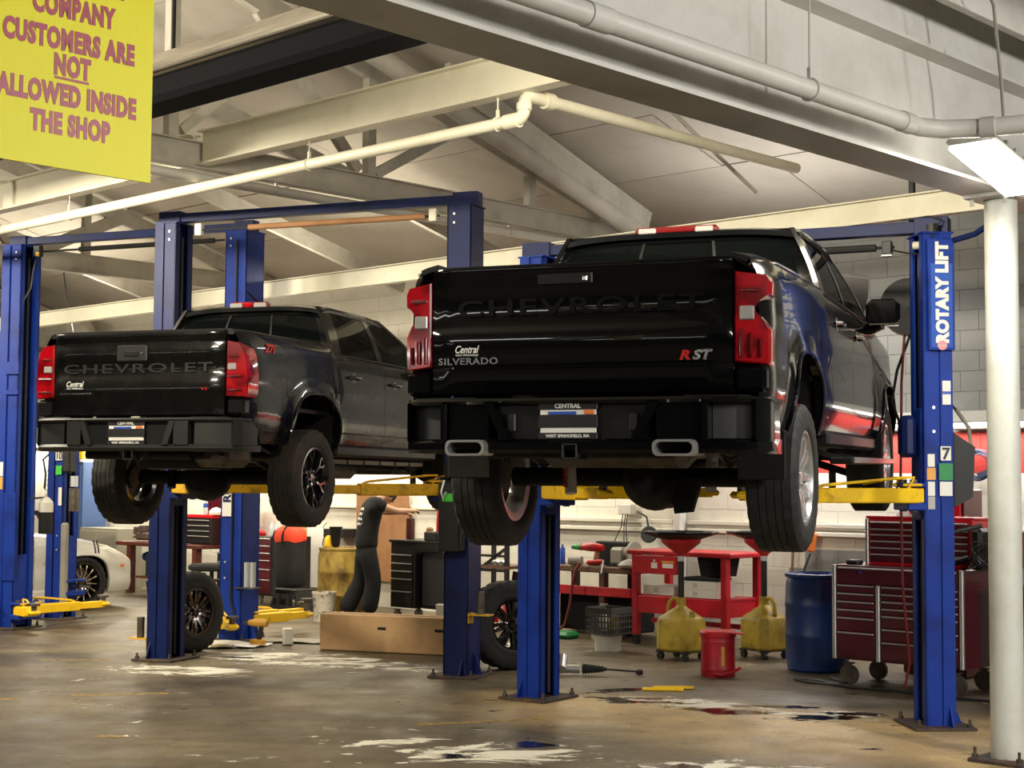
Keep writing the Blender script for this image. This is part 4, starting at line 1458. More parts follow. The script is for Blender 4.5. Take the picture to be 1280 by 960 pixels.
# ------------------------------------------------------------------- black truck on lift 7
SIL_Y = 0.3536
t7 = thing('pickup_truck', 'glossy black crew cab pickup with open bonnet raised on the lift numbered 7', 'truck',
           (0.3424, 8.0837, 1.4295), rot=(0.0115, 0, -SIL_Y))
B7 = Body(0.995, [(0, 1.405), (0.10, 1.425), (1.98, 1.455), (2.0, 1.44), (3.0, 1.43), (4.3, 1.42), (5.75, 1.28)], 0.55, (1.10, 4.845), 0.50, 0.50, 0.40, 5.1)
for s in (-1, 1):
    side_label = None
    MB().grid(B7.panel(0.03, 1.985, s, z_bot=lambda y: max(B7.zb(y), 0.62 if y < 0.5 else 0.55))).obj('bed_side', M['paint'], t7)
    MB().grid(B7.panel(1.995, 2.12, s)).obj('cab_corner', M['paint'], t7)
    d = MB().grid(B7.panel(2.127, 3.045, s)).obj('rear_door', M['paint'], t7)
    d2 = MB().grid(B7.panel(3.052, 4.17, s)).obj('front_door', M['paint'], t7)
    MB().grid(B7.panel(4.178, 5.70, s)).obj('front_fender', M['paint'], t7)
    door_handle(d, s, B7.x(2.36, 1.27), 2.36, 1.27, M['chrome'])
    door_handle(d2, s, B7.x(3.28, 1.25), 3.28, 1.25, M['chrome'])
    for yc in B7.arches:
        arch_lip(t7, B7, yc, s, M['paint'])
    MB().bar((s * 0.93, 2.05, 0.535), (s * 0.93, 4.28, 0.535), 0.10, 0.10, bev=0.02).obj('rocker_panel', M['blackplastic'], t7)
    rb = MB().bar((s * 1.05, 2.05, 0.40), (s * 1.05, 4.20, 0.40), 0.15, 0.045, bev=0.012).obj('running_board', M['blackplastic'], t7)
    MB().bar((s * 1.127, 2.08, 0.402), (s * 1.127, 4.17, 0.402), 0.012, 0.036, bev=0.003).obj('bright_edge', M['alloy'], rb)
    for y in (2.4, 3.1, 3.9):
        MB().bar((s * 0.8, y, 0.47), (s * 1.04, y, 0.40), 0.05, 0.03).obj('board_bracket', M['underbody'], rb)
    MB().box((s * 0.84, 0.60, 0.45), (0.26, 0.02, 0.32), bev=0.006).obj('mud_flap', M['underbody'], t7)
    MB().box((s * 0.97, 4.32, 0.52), (0.10, 0.02, 0.22), bev=0.006).obj('mud_flap', M['blackplastic'], t7)
    # mirror
    mr = MB().box((s * 1.075, 4.02, 1.50), (0.25, 0.13, 0.20), bev=0.045).obj('door_mirror', M['blackplastic'], t7)
    MB().box((s * 1.075, 3.952, 1.50), (0.20, 0.008, 0.155), bev=0.003).obj('mirror_glass', M['mirror'], mr)
    MB().tube([(s * 0.92, 4.06, 1.36), (s * 0.97, 4.05, 1.38), (s * 1.06, 4.03, 1.42)], [0.05, 0.045, 0.05], 10).obj('mirror_arm', M['paint'], mr)
    MB().bar((s * 0.98, 3.98, 1.405), (s * 1.19, 3.98, 1.405), 0.10, 0.016, bev=0.006).obj('mirror_trim', M['chrome'], mr)
greenhouse(t7, dict(b=0.940, r=0.755, z0=1.432, z1=1.875, zc=1.912, yr0=2.03, yr1=2.17, yf1=3.55, yf0=4.32, yB=3.05), M['paint'])
bed(t7, B7, 1.98, 0.80, 1.43, M['paint'])
tg = tailgate(t7, 0.815, 0.735, 1.417, M['paint'],
              [(0, -0.022), (0.015, -0.004), (0.19, 0.018), (0.205, 0.004), (0.222, 0.004), (0.235, 0.016), (0.46, 0.032), (0.50, 0.018), (0.54, -0.002), (0.78, -0.002), (0.81, 0.010), (0.84, 0.020),
               (0.90, 0.022), (0.925, 0.030), (0.95, 0.042), (0.985, 0.042), (1.0, 0.034)])
MB().box((-0.06, -0.024, 1.335), (0.30, 0.016, 0.062), bev=0.006).obj('gate_handle', M['blackplastic'], tg)
MB().box((0.05, -0.034, 1.332), (0.028, 0.012, 0.028), bev=0.004).obj('camera_pod', M['chrome'], tg)
text('embossed_lettering', 'CHEVROLET', 0.118, M['emboss'], tg, (0.0, -0.004, 1.155), FACE_BACK, ext=0.004, bold=0.002, xs=1.86, spacing=1.15)
text('model_badge', 'SILVERADO', 0.050, M['greyprint'], tg, (-0.600, -0.026, 0.897), FACE_BACK, ext=0.003, bold=0.001, xs=1.25, spacing=1.08)
text('dealer_sticker', 'Central', 0.056, M['white'], tg, (-0.61, -0.034, 0.958), FACE_BACK, bold=0.0008, shear=0.35, xs=0.78)
text('dealer_sticker', 'WEST SPRINGFIELD', 0.015, M['white'], tg, (-0.605, -0.034, 0.941), FACE_BACK)
text('trim_badge', 'R', 0.066, M['redprint'], tg, (0.575, -0.031, 0.90), FACE_BACK, ext=0.003, bold=0.003, shear=0.25, xs=1.25)
text('trim_badge', 'ST', 0.066, M['chrome'], tg, (0.662, -0.031, 0.90), FACE_BACK, ext=0.003, bold=0.003, shear=0.25, xs=1.25)
for s in (-1, 1):
    tail_light(t7, s, [(0.822, 0.885), (0.985, 0.870), (0.992, 0.90), (0.992, 1.05), (0.955, 1.11), (0.925, 1.135), (0.925, 1.165), (0.955, 1.20), (0.995, 1.225), (0.997, 1.29), (0.975, 1.325), (0.825, 1.345)],
               0.03, 0.16, (M['redlens'], M['redlens_dark']), 0.05, (0.85, 0.925, 1.095, 1.165),
               ((0.85, 0.87, 0.905, 1.05), (0.895, 0.915, 0.905, 1.03), (0.94, 0.96, 0.905, 1.0), (0.85, 0.95, 1.235, 1.255)))
    MB().box((s * 0.90, 0.07, 0.80), (0.16, 0.10, 0.13), bev=0.02).obj('lamp_filler', M['paint'], t7)
    # bright bed rail end
    MB().tube([(s * 0.90, 0.02, 1.375), (s * 0.925, 0.06, 1.40), (s * 0.945, 0.5, 1.437), (s * 0.945, 1.2, 1.452)], 0.006, 6).obj('rail_bead', M['chrome'], t7)
bp = bumper(t7, dict(hw=0.99, zt=0.71, zb=0.425, y=-0.14, zm0=0.500, zm1=0.680, pin=0.44, pout=0.94, slant=0.12, pmid=0.70, mid_in=0.028, pocket_in=0.10, wrap=0.16, pocket_mat=mat('lit_step_plastic', (0.035, 0.036, 0.038, 1), 0.4)), M['paint'], M['blackplastic'])  # step pockets get a lighter plastic in place of light falling in
for s in (-1, 1):
    MB().box((s * 0.33, -0.092, 0.585), (0.05, 0.02, 0.10), bev=0.008).obj('socket_cover', M['greyplastic'], bp)
plate(t7, (-0.015, -0.106, 0.590), 0.300, 0.128, 'CENTRAL', 'WEST SPRINGFIELD, MA')
# exhaust tips
for s in (-1, 1):
    def rr(w, h, y, k=0.03):
        pts = []
        for (cx, cz, a0) in ((w - k, h - k, 0), (-w + k, h - k, 90), (-w + k, -h + k, 180), (w - k, -h + k, 270)):
            for q in range(4):
                a = radians(a0 + 30 * q)
                pts.append((s * 0.557 + cx + k * cos(a), y, 0.453 + cz + k * sin(a)))
        return pts
    e = MB()
    e.loft([rr(0.105, 0.040, 0.10), rr(0.112, 0.042, -0.175), rr(0.108, 0.040, -0.185), rr(0.096, 0.030, -0.185), rr(0.094, 0.028, -0.10), rr(0.08, 0.024, 0.05)], caps=False)
    tip = e.obj('exhaust_tip', M['tipsteel'], t7, angle=40)
    MB().loft([rr(0.093, 0.027, -0.09), rr(0.092, 0.027, -0.085)]).obj('tip_throat', M['underbody'], tip)
    MB().tube([(s * 0.557, 0.08, 0.453), (s * 0.52, 0.30, 0.46), (s * 0.40, 0.55, 0.47), (0.20, 0.80, 0.44), (0.20, 2.0, 0.45)], 0.042, 10).obj('exhaust_pipe', M['steel_dirty'], t7)
MB().box((0.05, 0.62, 0.45), (0.85, 0.36, 0.20), bev=0.07).obj('muffler', M['steel_dirty'], t7)
hitch(t7, -0.08, 0.435, 0.5)
underbody(t7, 5.8, 0.46, 0.44, 1.10, 4.845, 0.297, 0.429, 0.87, diff_x=0.12)
MB().cyl((0, 0.75, 0.63), (0, 0.75, 0.46), 0.37, n=36).obj('spare_tyre', M['rubber'], t7)
shock(t7, (-0.36, 1.0, 0.20), (-0.42, 1.12, 0.72), M['whiteplastic'], 'white rear shock absorber with red lettering')
shock(t7, (0.40, 1.3, 0.22), (0.46, 1.18, 0.72), M['cream'])
text('shock_lettering', 'RANCHO', 0.045, M['redprint'], t7, (-0.375, 0.975, 0.33), (pi / 2, -pi / 2, 0), bold=0.002, shear=0.3)
for s in (-1, 1):                                   # brackets hanging under the axle
    MB().add([(s * 0.42, 1.0, 0.30), (s * 0.36, 1.0, 0.10), (s * 0.26, 1.0, 0.09), (s * 0.22, 1.0, 0.30), (s * 0.42, 1.06, 0.30), (s * 0.36, 1.06, 0.10), (s * 0.26, 1.06, 0.09), (s * 0.22, 1.06, 0.30)],
             [(0, 1, 2, 3), (4, 7, 6, 5), (0, 4, 5, 1), (1, 5, 6, 2), (2, 6, 7, 3), (3, 7, 4, 0)]).obj('spring_bracket', M['underbody'], t7, smooth=False) if s > 0 else None
br = MB().box((-0.015, 2.165, 1.895), (0.56, 0.07, 0.058), bev=0.022).obj('third_brake_light', M['redlens_dark'], t7)
for s in (-1, 1):
    MB().box((-0.015 + s * 0.19, 2.125, 1.895), (0.12, 0.02, 0.036), bev=0.006).obj('cargo_lens', M['clearlens'], br)
front_end(t7, B7, 4.34, 5.74, 1.40, 0.86, M['paint'], hood_angle=radians(31))
wm7 = wheel_meshes(0.415, 0.285, 0.262, 6, 'twin', M['rubber'], M['alloy'])
put_wheel(t7, wm7, (0.865, 1.10, 0.297), 1, 0.3)
put_wheel(t7, wm7, (-0.865, 1.10, 0.297), -1, 0.1)
put_wheel(t7, wm7, (0.865, 4.845, 0.429), 1, 0.5, steer=0.0)
put_wheel(t7, wm7, (-0.865, 4.845, 0.429), -1, 0.2)

# ------------------------------------------------------------------- dusty black truck on the other lift
COL_Y = 0.3272
t1 = thing('pickup_truck', 'dusty black mid-size pickup with black spoked wheels raised on the far lift', 'truck',
           (-2.819, 11.723, 1.4642), rot=(-0.0014, 0, -COL_Y))
B1 = Body(0.895, [(0, 1.335), (0.08, 1.348), (1.56, 1.352), (1.62, 1.305), (2.6, 1.295), (3.9, 1.275), (5.25, 1.13)], 0.52, (1.17, 4.428), 0.46, 0.48, 0.36, 4.7, flare=0.045)
P1 = M['paint_dusty']
for s in (-1, 1):
    MB().grid(B1.panel(0.03, 1.59, s, z_bot=lambda y: max(B1.zb(y), 0.60 if y < 0.4 else 0.52))).obj('bed_side', P1, t1)
    MB().grid(B1.panel(1.60, 1.69, s)).obj('cab_corner', P1, t1)
    d = MB().grid(B1.panel(1.696, 2.615, s)).obj('rear_door', P1, t1)
    d2 = MB().grid(B1.panel(2.622, 3.74, s)).obj('front_door', P1, t1)
    MB().grid(B1.panel(3.747, 5.20, s)).obj('front_fender', P1, t1)
    door_handle(d, s, B1.x(1.95, 1.12), 1.95, 1.12, M['blackrim'])
    door_handle(d2, s, B1.x(2.84, 1.11), 2.84, 1.11, M['blackrim'])
    for yc in B1.arches:
        arch_lip(t1, B1, yc, s, P1)
    rp = MB().bar((s * 0.83, 1.65, 0.50), (s * 0.83, 3.9, 0.50), 0.10, 0.10, bev=0.02).obj('rocker_panel', M['blackplastic'], t1)
    MB().bar((s * 0.895, 1.75, 0.64), (s * 0.895, 3.72, 0.64), 0.016, 0.012).obj('door_moulding', M['blackplastic'], t1)
    for y in (1.8, 2.15, 2.5, 2.85, 3.2, 3.55):
        MB().bar((s * 0.75, y, 0.41), (s * 0.75, y + 0.30, 0.41), 0.02, 0.035).obj('sill_seam', M['greyplate'], rp)
    mr = MB().box((s * 1.00, 3.62, 1.34), (0.20, 0.12, 0.15), bev=0.04).obj('door_mirror', M['blackplastic'], t1)
    MB().tube([(s * 0.83, 3.66, 1.27), (s * 0.92, 3.64, 1.29), (s * 0.97, 3.62, 1.31)], 0.03, 8).obj('mirror_arm', M['blackplastic'], mr)
    text('offroad_badge', 'Z71', 0.085, M['redprint'], t1, (s * (B1.x(0.42, 1.23) + 0.004), 0.42, 1.215), (pi / 2, 0, s * pi / 2), ext=0.003, bold=0.004, shear=0.25, xs=1.15)
greenhouse(t1, dict(b=0.838, r=0.645, z0=1.30, z1=1.725, zc=1.765, yr0=1.64, yr1=1.79, yf1=3.0, yf0=3.88, yB=2.62), P1)
bed(t1, B1, 1.58, 0.72, 1.335, P1)
MB().box((0, 0.82, 1.362), (1.50, 1.54, 0.02), bev=0.006).obj('bed_cover', M['blackplastic'], t1)
tg1 = tailgate(t1, 0.735, 0.72, 1.349, P1,
               [(0, -0.004), (0.015, 0.010), (0.20, 0.014), (0.24, 0.026), (0.45, 0.030), (0.48, 0.012), (0.64, 0.012), (0.67, 0.030), (0.82, 0.026), (0.86, 0.012), (0.90, 0.012), (0.93, 0.034), (0.98, 0.036), (1.0, 0.028)])
hd = MB().box((-0.03, -0.036, 1.19), (0.26, 0.02, 0.125), bev=0.018).obj('gate_handle', M['greyplastic'], tg1)
MB().box((-0.03, -0.048, 1.185), (0.13, 0.012, 0.042), bev=0.006).obj('handle_recess', M['underbody'], hd)
MB().cyl((0.065, -0.044, 1.185), (0.065, -0.050, 1.185), 0.012, n=12).obj('key_lock', M['chrome'], hd)
text('embossed_lettering', 'CHEVROLET', 0.100, M['greyplastic'], tg1, (0.0, -0.016, 1.045), FACE_BACK, ext=0.003, bold=0.001, xs=2.1, spacing=1.15)
text('dealer_sticker', 'Central', 0.058, M['white'], tg1, (-0.535, -0.032, 0.945), FACE_BACK, bold=0.0008, shear=0.35, xs=0.85)
text('dealer_sticker', 'WEST SPRINGFIELD', 0.017, M['white'], tg1, (-0.53, -0.032, 0.926), FACE_BACK)
text('dealer_sticker', '4 WD COLORADO', 0.020, M['greyprint'], tg1, (-0.52, -0.030, 0.885), FACE_BACK, spacing=1.5, xs=1.2)
text('engine_badge', 'V6', 0.034, M['redprint'], tg1, (0.585, -0.032, 0.905), FACE_BACK, ext=0.003, xs=1.5)
for s in (-1, 1):
    tail_light(t1, s, [(0.742, 0.86), (0.90, 0.855), (0.915, 0.90), (0.917, 1.02), (0.900, 1.16), (0.875, 1.225), (0.835, 1.262), (0.745, 1.275)], 0.03, 0.16, (M['redlens'], M['redlens_dark']), 0.06,
               (0.76, 0.83, 1.055, 1.105), ((0.755, 0.88, 0.90, 0.915), (0.755, 0.88, 1.0, 1.02), (0.765, 0.85, 1.15, 1.165)))
    MB().box((s * 0.82, 0.06, 0.785), (0.15, 0.10, 0.13), bev=0.02).obj('lamp_filler', P1, t1)
bumper(t1, dict(hw=0.875, zt=0.70, zb=0.455, y=-0.15, zm0=0.505, zm1=0.672, pin=0.38, pout=0.84, slant=0.08, pmid=0.52, mid_in=0.010, pocket_in=0.035, wrap=0.10, divider=False, pocket_mat=M['greyplastic']), M['greyplastic'], M['blackplastic'])
plate(t1, (-0.015, -0.114, 0.588), 0.300, 0.120, 'CENTRAL', 'WEST SPRINGFIELD, MA')
hitch(t1, -0.06, 0.43, 0.45)
underbody(t1, 5.2, 0.42, 0.42, 1.17, 4.428, 0.2645, 0.36, 0.80, diff_x=-0.05)
sp = MB()
sp.lathe([(0.14, -0.10), (0.36, -0.11), (0.375, -0.06), (0.375, 0.06), (0.36, 0.10), (0.14, 0.10)], o=(0.05, 0.62, 0.44), axis=(0, 0, 1), n=40, closed=True)
sp.obj('spare_tyre', M['rubber'], t1)
MB().lathe([(0.0, -0.075), (0.10, -0.075), (0.13, -0.10), (0.20, -0.112), (0.28, -0.113)], o=(0.05, 0.62, 0.44), n=32).obj('spare_rim', M['greyplate'], t1)
MB().tube([(0.62, 0.1, 0.40), (0.55, 0.6, 0.42), (0.45, 1.4, 0.42), (0.3, 2.6, 0.44)], 0.04, 10).obj('exhaust_pipe', M['steel_dirty'], t1)
MB().box((0.50, 0.42, 0.44), (0.30, 0.46, 0.20), bev=0.06).obj('muffler', M['steel_dirty'], t1)
br = MB().box((-0.02, 1.775, 1.752), (0.37, 0.07, 0.062), bev=0.02).obj('third_brake_light', M['redlens'], t1)
for s in (-1, 1):
    MB().box((-0.02 + s * 0.115, 1.737, 1.752), (0.12, 0.016, 0.040), bev=0.006).obj('cargo_lens', M['clearlens'], br)
an = MB().tube([(0.0, 1.9, 1.775), (0.0, 1.86, 1.80), (-0.03, 1.70, 1.88)], [0.035, 0.012, 0.004], 8).obj('roof_antenna', M['blackplastic'], t1)
front_end(t1, B1, 3.9, 5.22, 1.26, 0.78, P1)
shock(t1, (-0.34, 1.08, 0.18), (-0.40, 1.2, 0.66), M['underbody'])
wm1 = wheel_meshes(0.392, 0.265, 0.243, 6, 'loop', M['rubber_dusty'], M['blackrim'])
put_wheel(t1, wm1, (0.80, 1.17, 0.2645), 1, 0.15)
put_wheel(t1, wm1, (-0.80, 1.17, 0.2645), -1, 0.4)
put_wheel(t1, wm1, (0.80, 4.428, 0.36), 1, 0.5)
put_wheel(t1, wm1, (-0.80, 4.428, 0.36), -1, 0.2)

# =================================================================== TWO-POST LIFTS


def lift_column(root, X, sx, h, zc, m, m2, base=True, low=False, width=0.29, depth=0.23):
    """one column: open towards the middle of the bay, with its carriage at height zc"""
    o = -sx                                        # direction the open side faces
    w, d = width / 2, depth / 2
    c = MB()
    c.box((X + sx * (d - 0.008), 0, h / 2), (0.016, width, h))
    for s in (-1, 1):
        c.box((X, s * (w - 0.008), h / 2), (depth, 0.016, h))
        c.box((X + o * (d - 0.008), s * (w - 0.035), h / 2), (0.016, 0.07, h))
        c.box((X + sx * d * 0.55, s * (w + 0.006), h / 2), (depth * 0.42, 0.016, h))
    col = c.obj('post', m, root, smooth=False)
    if base:
        MB().box((X, 0, 0.011), (0.44, 0.50, 0.022), bev=0.004).obj('base_plate', M['rust'], col)
        for (bx, by) in ((-0.18, -0.21), (0.18, -0.21), (-0.18, 0.21), (0.18, 0.21)):
            b = MB().cyl((X + bx, by, 0.02), (X + bx, by, 0.075), 0.011, n=8)
            b.cyl((X + bx, by, 0.022), (X + bx, by, 0.045), 0.020, n=6)
            b.obj('anchor_bolt', M['steel_dirty'], col)
        for s in (-1, 1):
            g = MB()
            g.prism([(0, 0.02), (0.085, 0.02), (0, 0.20)], (X + sx * (d - 0.05), s * w, 0), (0, s, 0), (0, 0, 1), (sx * 0.012, 0, 0))
            g.obj('base_gusset', m, col, smooth=False)
        g = MB().prism([(0, 0.02), (0.09, 0.02), (0, 0.22)], (X + sx * d, -0.006, 0), (sx, 0, 0), (0, 0, 1), (0, 0.012, 0))
        g.obj('base_gusset', m, col, smooth=False)
    MB().box((X, 0, h + 0.006), (depth + 0.03, width + 0.03, 0.012)).obj('top_plate', m, col, smooth=False)
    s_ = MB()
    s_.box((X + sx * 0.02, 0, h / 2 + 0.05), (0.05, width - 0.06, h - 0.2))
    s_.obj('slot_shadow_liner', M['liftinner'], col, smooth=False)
    MB().cyl((X + o * 0.055, -0.065, 0.05), (X + o * 0.055, -0.065, h - 0.12), 0.016, n=10).obj('hoist_rod', M['rod'], col)
    MB().cyl((X + o * 0.060, 0.045, 0.05), (X + o * 0.060, 0.045, h - 0.12), 0.02, n=10).obj('hoist_chain', M['liftinner'], col)
    k = MB()
    k.box((X + o * 0.05, 0, zc + 0.32), (0.13, width - 0.085, 0.80), bev=0.01)
    k.box((X + o * (d + 0.06), 0, zc + 0.02), (0.14, width + 0.05, 0.06), bev=0.008)
    k.box((X + o * (d + 0.06), 0, zc + 0.17), (0.14, width + 0.05, 0.03), bev=0.006)
    car = k.obj('carriage', m2, col, angle=30)
    for s in (-1, 1):
        MB().cyl((X + o * (d + 0.07), s * (w - 0.02), zc - 0.02), (X + o * (d + 0.07), s * (w - 0.02), zc + 0.21), 0.028, n=12).obj('arm_pin', M['steel_dirty'], col)
    for zz in (h - 0.08, h - 0.16, zc + 0.55, zc + 0.72):
        MB().cyl((X + o * (d - 0.07), -w - 0.001, zz), (X + o * (d - 0.07), -w - 0.010, zz), 0.012, n=6).obj('column_bolt', M['rod'], col)
    return col


def turn_post(col, X, ang):
    """turns a column about its own axis (columns of an asymmetric lift face a little to the rear)"""
    c_, s_ = cos(ang), sin(ang)
    col.rotation_euler = (0, 0, ang)
    col.location = (X - c_ * X, -s_ * X, 0)


def turned(X, ang, p):
    x, y = p[0] - X, p[1]
    return (X + x * cos(ang) - y * sin(ang), x * sin(ang) + y * cos(ang))


def lift_arm(root, p0, p1, z, pad_top, m, rod=True):
    """telescoping arm from the carriage pin to the pad under the vehicle"""
    p0, p1 = Vector((*p0, z)), Vector((*p1, z))
    u = (p1 - p0).normalized()
    L = (p1 - p0).length
    side = Vector((0, 0, 1)).cross(u)
    a = MB()
    mid = p0 + u * (L * 0.62)
    a.bar(p0 - u * 0.05, mid, 0.115, 0.105, bev=0.008)
    a.box(p0 + Vector((0, 0, 0.075)), (0.13, 0.13, 0.02), bev=0.005)
    arm = a.obj('lift_arm', m, root, angle=30)
    MB().bar(mid - u * 0.1, p1, 0.085, 0.078, bev=0.006).obj('inner_arm', m, arm)
    pad = MB()
    pad.cyl(p1 + Vector((0, 0, 0.02)), (p1.x, p1.y, pad_top - 0.03), 0.030, n=14)
    pad.cyl((p1.x, p1.y, pad_top - 0.035), (p1.x, p1.y, pad_top - 0.008), 0.065, n=18)
    pad.obj('lift_pad', M['steel_dirty'], arm)
    MB().box((p1.x, p1.y, z), (0.13, 0.13, 0.05), math.atan2(u.y, u.x), bev=0.02).obj('pad_socket', m, arm)
    if rod:
        r = MB()
        q0 = p0 + u * 0.02 + side * 0.03 + Vector((0, 0, 0.13))
        r.tube([p0 + u * 0.06 + side * 0.02 + Vector((0, 0, 0.05)), q0, q0 + u * 0.10 + Vector((0, 0, -0.005)), p0 + u * (L * 0.55) + side * 0.03 + Vector((0, 0, 0.07)), p0 + u * (L * 0.6) + side * 0.03 + Vector((0, 0, 0.05))], 0.011, 6)
        r.obj('arm_guard_rod', m, arm)
    return arm


def overhead(root, X, h, z, m, bar=True):
    b = MB()
    b.bar((-X - 0.06, 0, z), (X + 0.06, 0, z), 0.10, 0.085, bev=0.004)
    for s in (-1, 1):
        b.bar((s * (X - 0.10), 0, z), (s * (X + 0.14), 0, z), 0.13, 0.13, bev=0.004)
    ob = b.obj('overhead_beam', m, root, smooth=False)
    if bar:
        MB().tube([(-X + 0.25, -0.02, z - 0.13), (X - 0.25, -0.02, z - 0.13)], 0.012, 8).obj('shutoff_bar', M['liftinner'], ob)
        MB().tube([(-X * 0.45, -0.02, z - 0.13), (X * 0.75, -0.02, z - 0.13)], 0.028, 10).obj('shutoff_padding', M['greyplastic'] if bar != 'tan' else M['cardbrown'], ob)
    return ob


def two_points(p, q):
    p, q = Vector((*p, 0)), Vector((*q, 0))
    c = (p + q) / 2
    return c, math.atan2(q.y - p.y, q.x - p.x), (q - p).length / 2


def sticker(col, loc, sx, sz, m, rot=(0, 0, 0)):
    o = MB().box((0, 0, 0), (sx, 0.004, sz)).obj('sticker', m, col, smooth=False)
    o.location = loc
    o.rotation_euler = rot
    return o


# ---- lift 7 under the glossy truck
c7, r7, X7 = two_points((0.2274, 12.4943), (3.0156, 11.1953))
L7 = thing('two_post_lift', 'blue two-post lift marked 7 with yellow arms under the glossy truck', 'lift', c7, r7, 'blue two-post lifts')
zc7 = 1.535
TURN1, TURN2 = -0.17, 0.50
k1 = lift_column(L7, -X7, -1, 3.50, zc7, M['bluelift'], M['bluelift'], width=0.28, depth=0.21)
k2 = lift_column(L7, X7, 1, 3.50, zc7, M['bluelift'], M['bluelift'], width=0.28, depth=0.21)
turn_post(k1, -X7, TURN1)
turn_post(k2, X7, TURN2)
overhead(L7, X7, 3.50, 3.565, M['blueliftdark'])
zp = 1.4295 + 0.46
for s, yy, px, py in ((-1, -1, -0.50, -1.25), (-1, 1, -0.52, 1.25), (1, -1, 0.50, -1.25), (1, 1, 0.52, 1.25)):
    lift_arm(L7, turned(s * X7, TURN1 if s < 0 else TURN2, (s * (X7 - 0.175), yy * 0.12)), (px, py), zc7 + 0.095, zp - 0.03, M['yellow'])
# signs and labels on the post marked 7
yf = -0.157
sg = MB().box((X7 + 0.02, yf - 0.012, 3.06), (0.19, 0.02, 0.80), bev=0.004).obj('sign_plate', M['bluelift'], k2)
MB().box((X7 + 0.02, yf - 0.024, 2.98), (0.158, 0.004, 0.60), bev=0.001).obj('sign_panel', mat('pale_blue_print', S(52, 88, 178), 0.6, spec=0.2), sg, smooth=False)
text('sign_lettering', 'ROTARY LIFT', 0.118, M['poster'], sg, (X7 + 0.062, yf - 0.028, 3.07), (pi / 2, -pi / 2, 0), bold=0.0075, xs=0.97, spacing=1.06)
MB().cyl((X7 + 0.02, yf - 0.024, 2.695), (X7 + 0.02, yf - 0.030, 2.695), 0.035, n=20).obj('sign_emblem', M['redprint'], sg)
text('emblem_lettering', 'Rotary', 0.022, M['white'], sg, (X7 + 0.02, yf - 0.032, 2.688), FACE_BACK)
xo = X7 + 0.045
sticker(k2, (xo, yf - 0.002, 1.93), 0.075, 0.10, M['poster'])
text('post_number', '7', 0.115, M['cable'], k2, (xo, yf - 0.006, 1.89), FACE_BACK, bold=0.003)
sticker(k2, (xo, yf - 0.002, 1.80), 0.10, 0.12, M['greendark'])
sticker(k2, (xo, yf - 0.002, 1.68), 0.09, 0.10, M['poster'])
sticker(k2, (xo + 0.01, yf - 0.002, 2.36), 0.06, 0.17, M['poster'])
sticker(k2, (xo + 0.01, yf - 0.005, 2.36), 0.058, 0.02, M['bluepaper'])
sticker(k2, (X7 - 0.055, yf + 0.015, 1.88), 0.05, 0.09, M['poster'])
sticker(k2, (X7 - 0.055, yf + 0.015, 1.785), 0.062, 0.085, M['orangelabel'])
sticker(k2, (X7 - 0.055, yf + 0.015, 1.68), 0.05, 0.10, M['poster'])
sticker(k2, (X7 - 0.055, yf + 0.015, 1.58), 0.05, 0.09, M['postergrey'])
# power unit on the outer side of post 7, with its hose and lever
pu = MB().add([(X7 + 0.125, -0.10, 1.55), (X7 + 0.26, -0.10, 1.62), (X7 + 0.28, -0.10, 1.98), (X7 + 0.20, -0.10, 2.03), (X7 + 0.125, -0.10, 2.08),
               (X7 + 0.125, 0.10, 1.55), (X7 + 0.26, 0.10, 1.62), (X7 + 0.28, 0.10, 1.98), (X7 + 0.20, 0.10, 2.03), (X7 + 0.125, 0.10, 2.08)],
              [(0, 1, 2, 3, 4), (9, 8, 7, 6, 5), (0, 5, 6, 1), (1, 6, 7, 2), (2, 7, 8, 3), (3, 8, 9, 4), (4, 9, 5, 0)]).obj('power_unit', M['greyplastic'], k2, smooth=False)
MB().tube([(X7 + 0.15, 0, 2.05), (X7 + 0.13, 0, 2.30), (X7 + 0.18, 0, 2.25), (X7 + 0.27, 0, 2.12), (X7 + 0.285, 0, 2.0), (X7 + 0.25, 0, 1.96)], 0.015, 8).obj('power_hose', M['greyplate'], k2)
MB().tube([(X7 + 0.13, -0.05, 1.37), (X7 + 0.33, -0.08, 1.42)], 0.016, 8).obj('release_lever', M['cable'], k2)
MB().box((X7 - 0.20, -0.05, 2.05), (0.10, 0.16, 0.30), bev=0.03).obj('door_guard', M['blueliftdark'], k2)
lim = MB().box((X7 - 0.30, -0.03, 3.43), (0.07, 0.06, 0.10), bev=0.006).obj('limit_switch', M['cable'], L7)
MB().box((X7 - 0.30, -0.03, 3.372), (0.075, 0.065, 0.012)).obj('switch_base', M['poster'], L7)
MB().cyl((X7 - 0.12, 0, 3.44), (X7 - 0.02, 0, 3.44), 0.03, n=14).obj('pulley_sleeve', M['creampaint'], L7)
MB().tube([(X7 - 0.30, -0.03, 3.42), (X7 - 0.15, -0.05, 3.38), (X7 - 0.05, -0.10, 3.36), (X7 + 0.02, -0.15, 3.44), (X7 + 0.1, -0.12, 3.6), (X7, -0.05, 3.64), (X7 - 0.2, 0, 3.63)], 0.007, 6).obj('switch_cable', M['cable'], L7)
MB().tube([(X7 + 0.12, -0.05, 3.44), (X7 + 0.35, -0.2, 3.47), (X7 + 0.7, -0.5, 3.62), (X7 + 0.9, -0.8, 3.78)], 0.022, 8).obj('supply_cable', M['blueliftdark'], L7)
MB().cyl((X7 + 0.04, yf + 0.05, 3.51), (X7 + 0.04, yf + 0.05, 3.57), 0.045, n=16).obj('pulley_cap', M['cable'], L7)

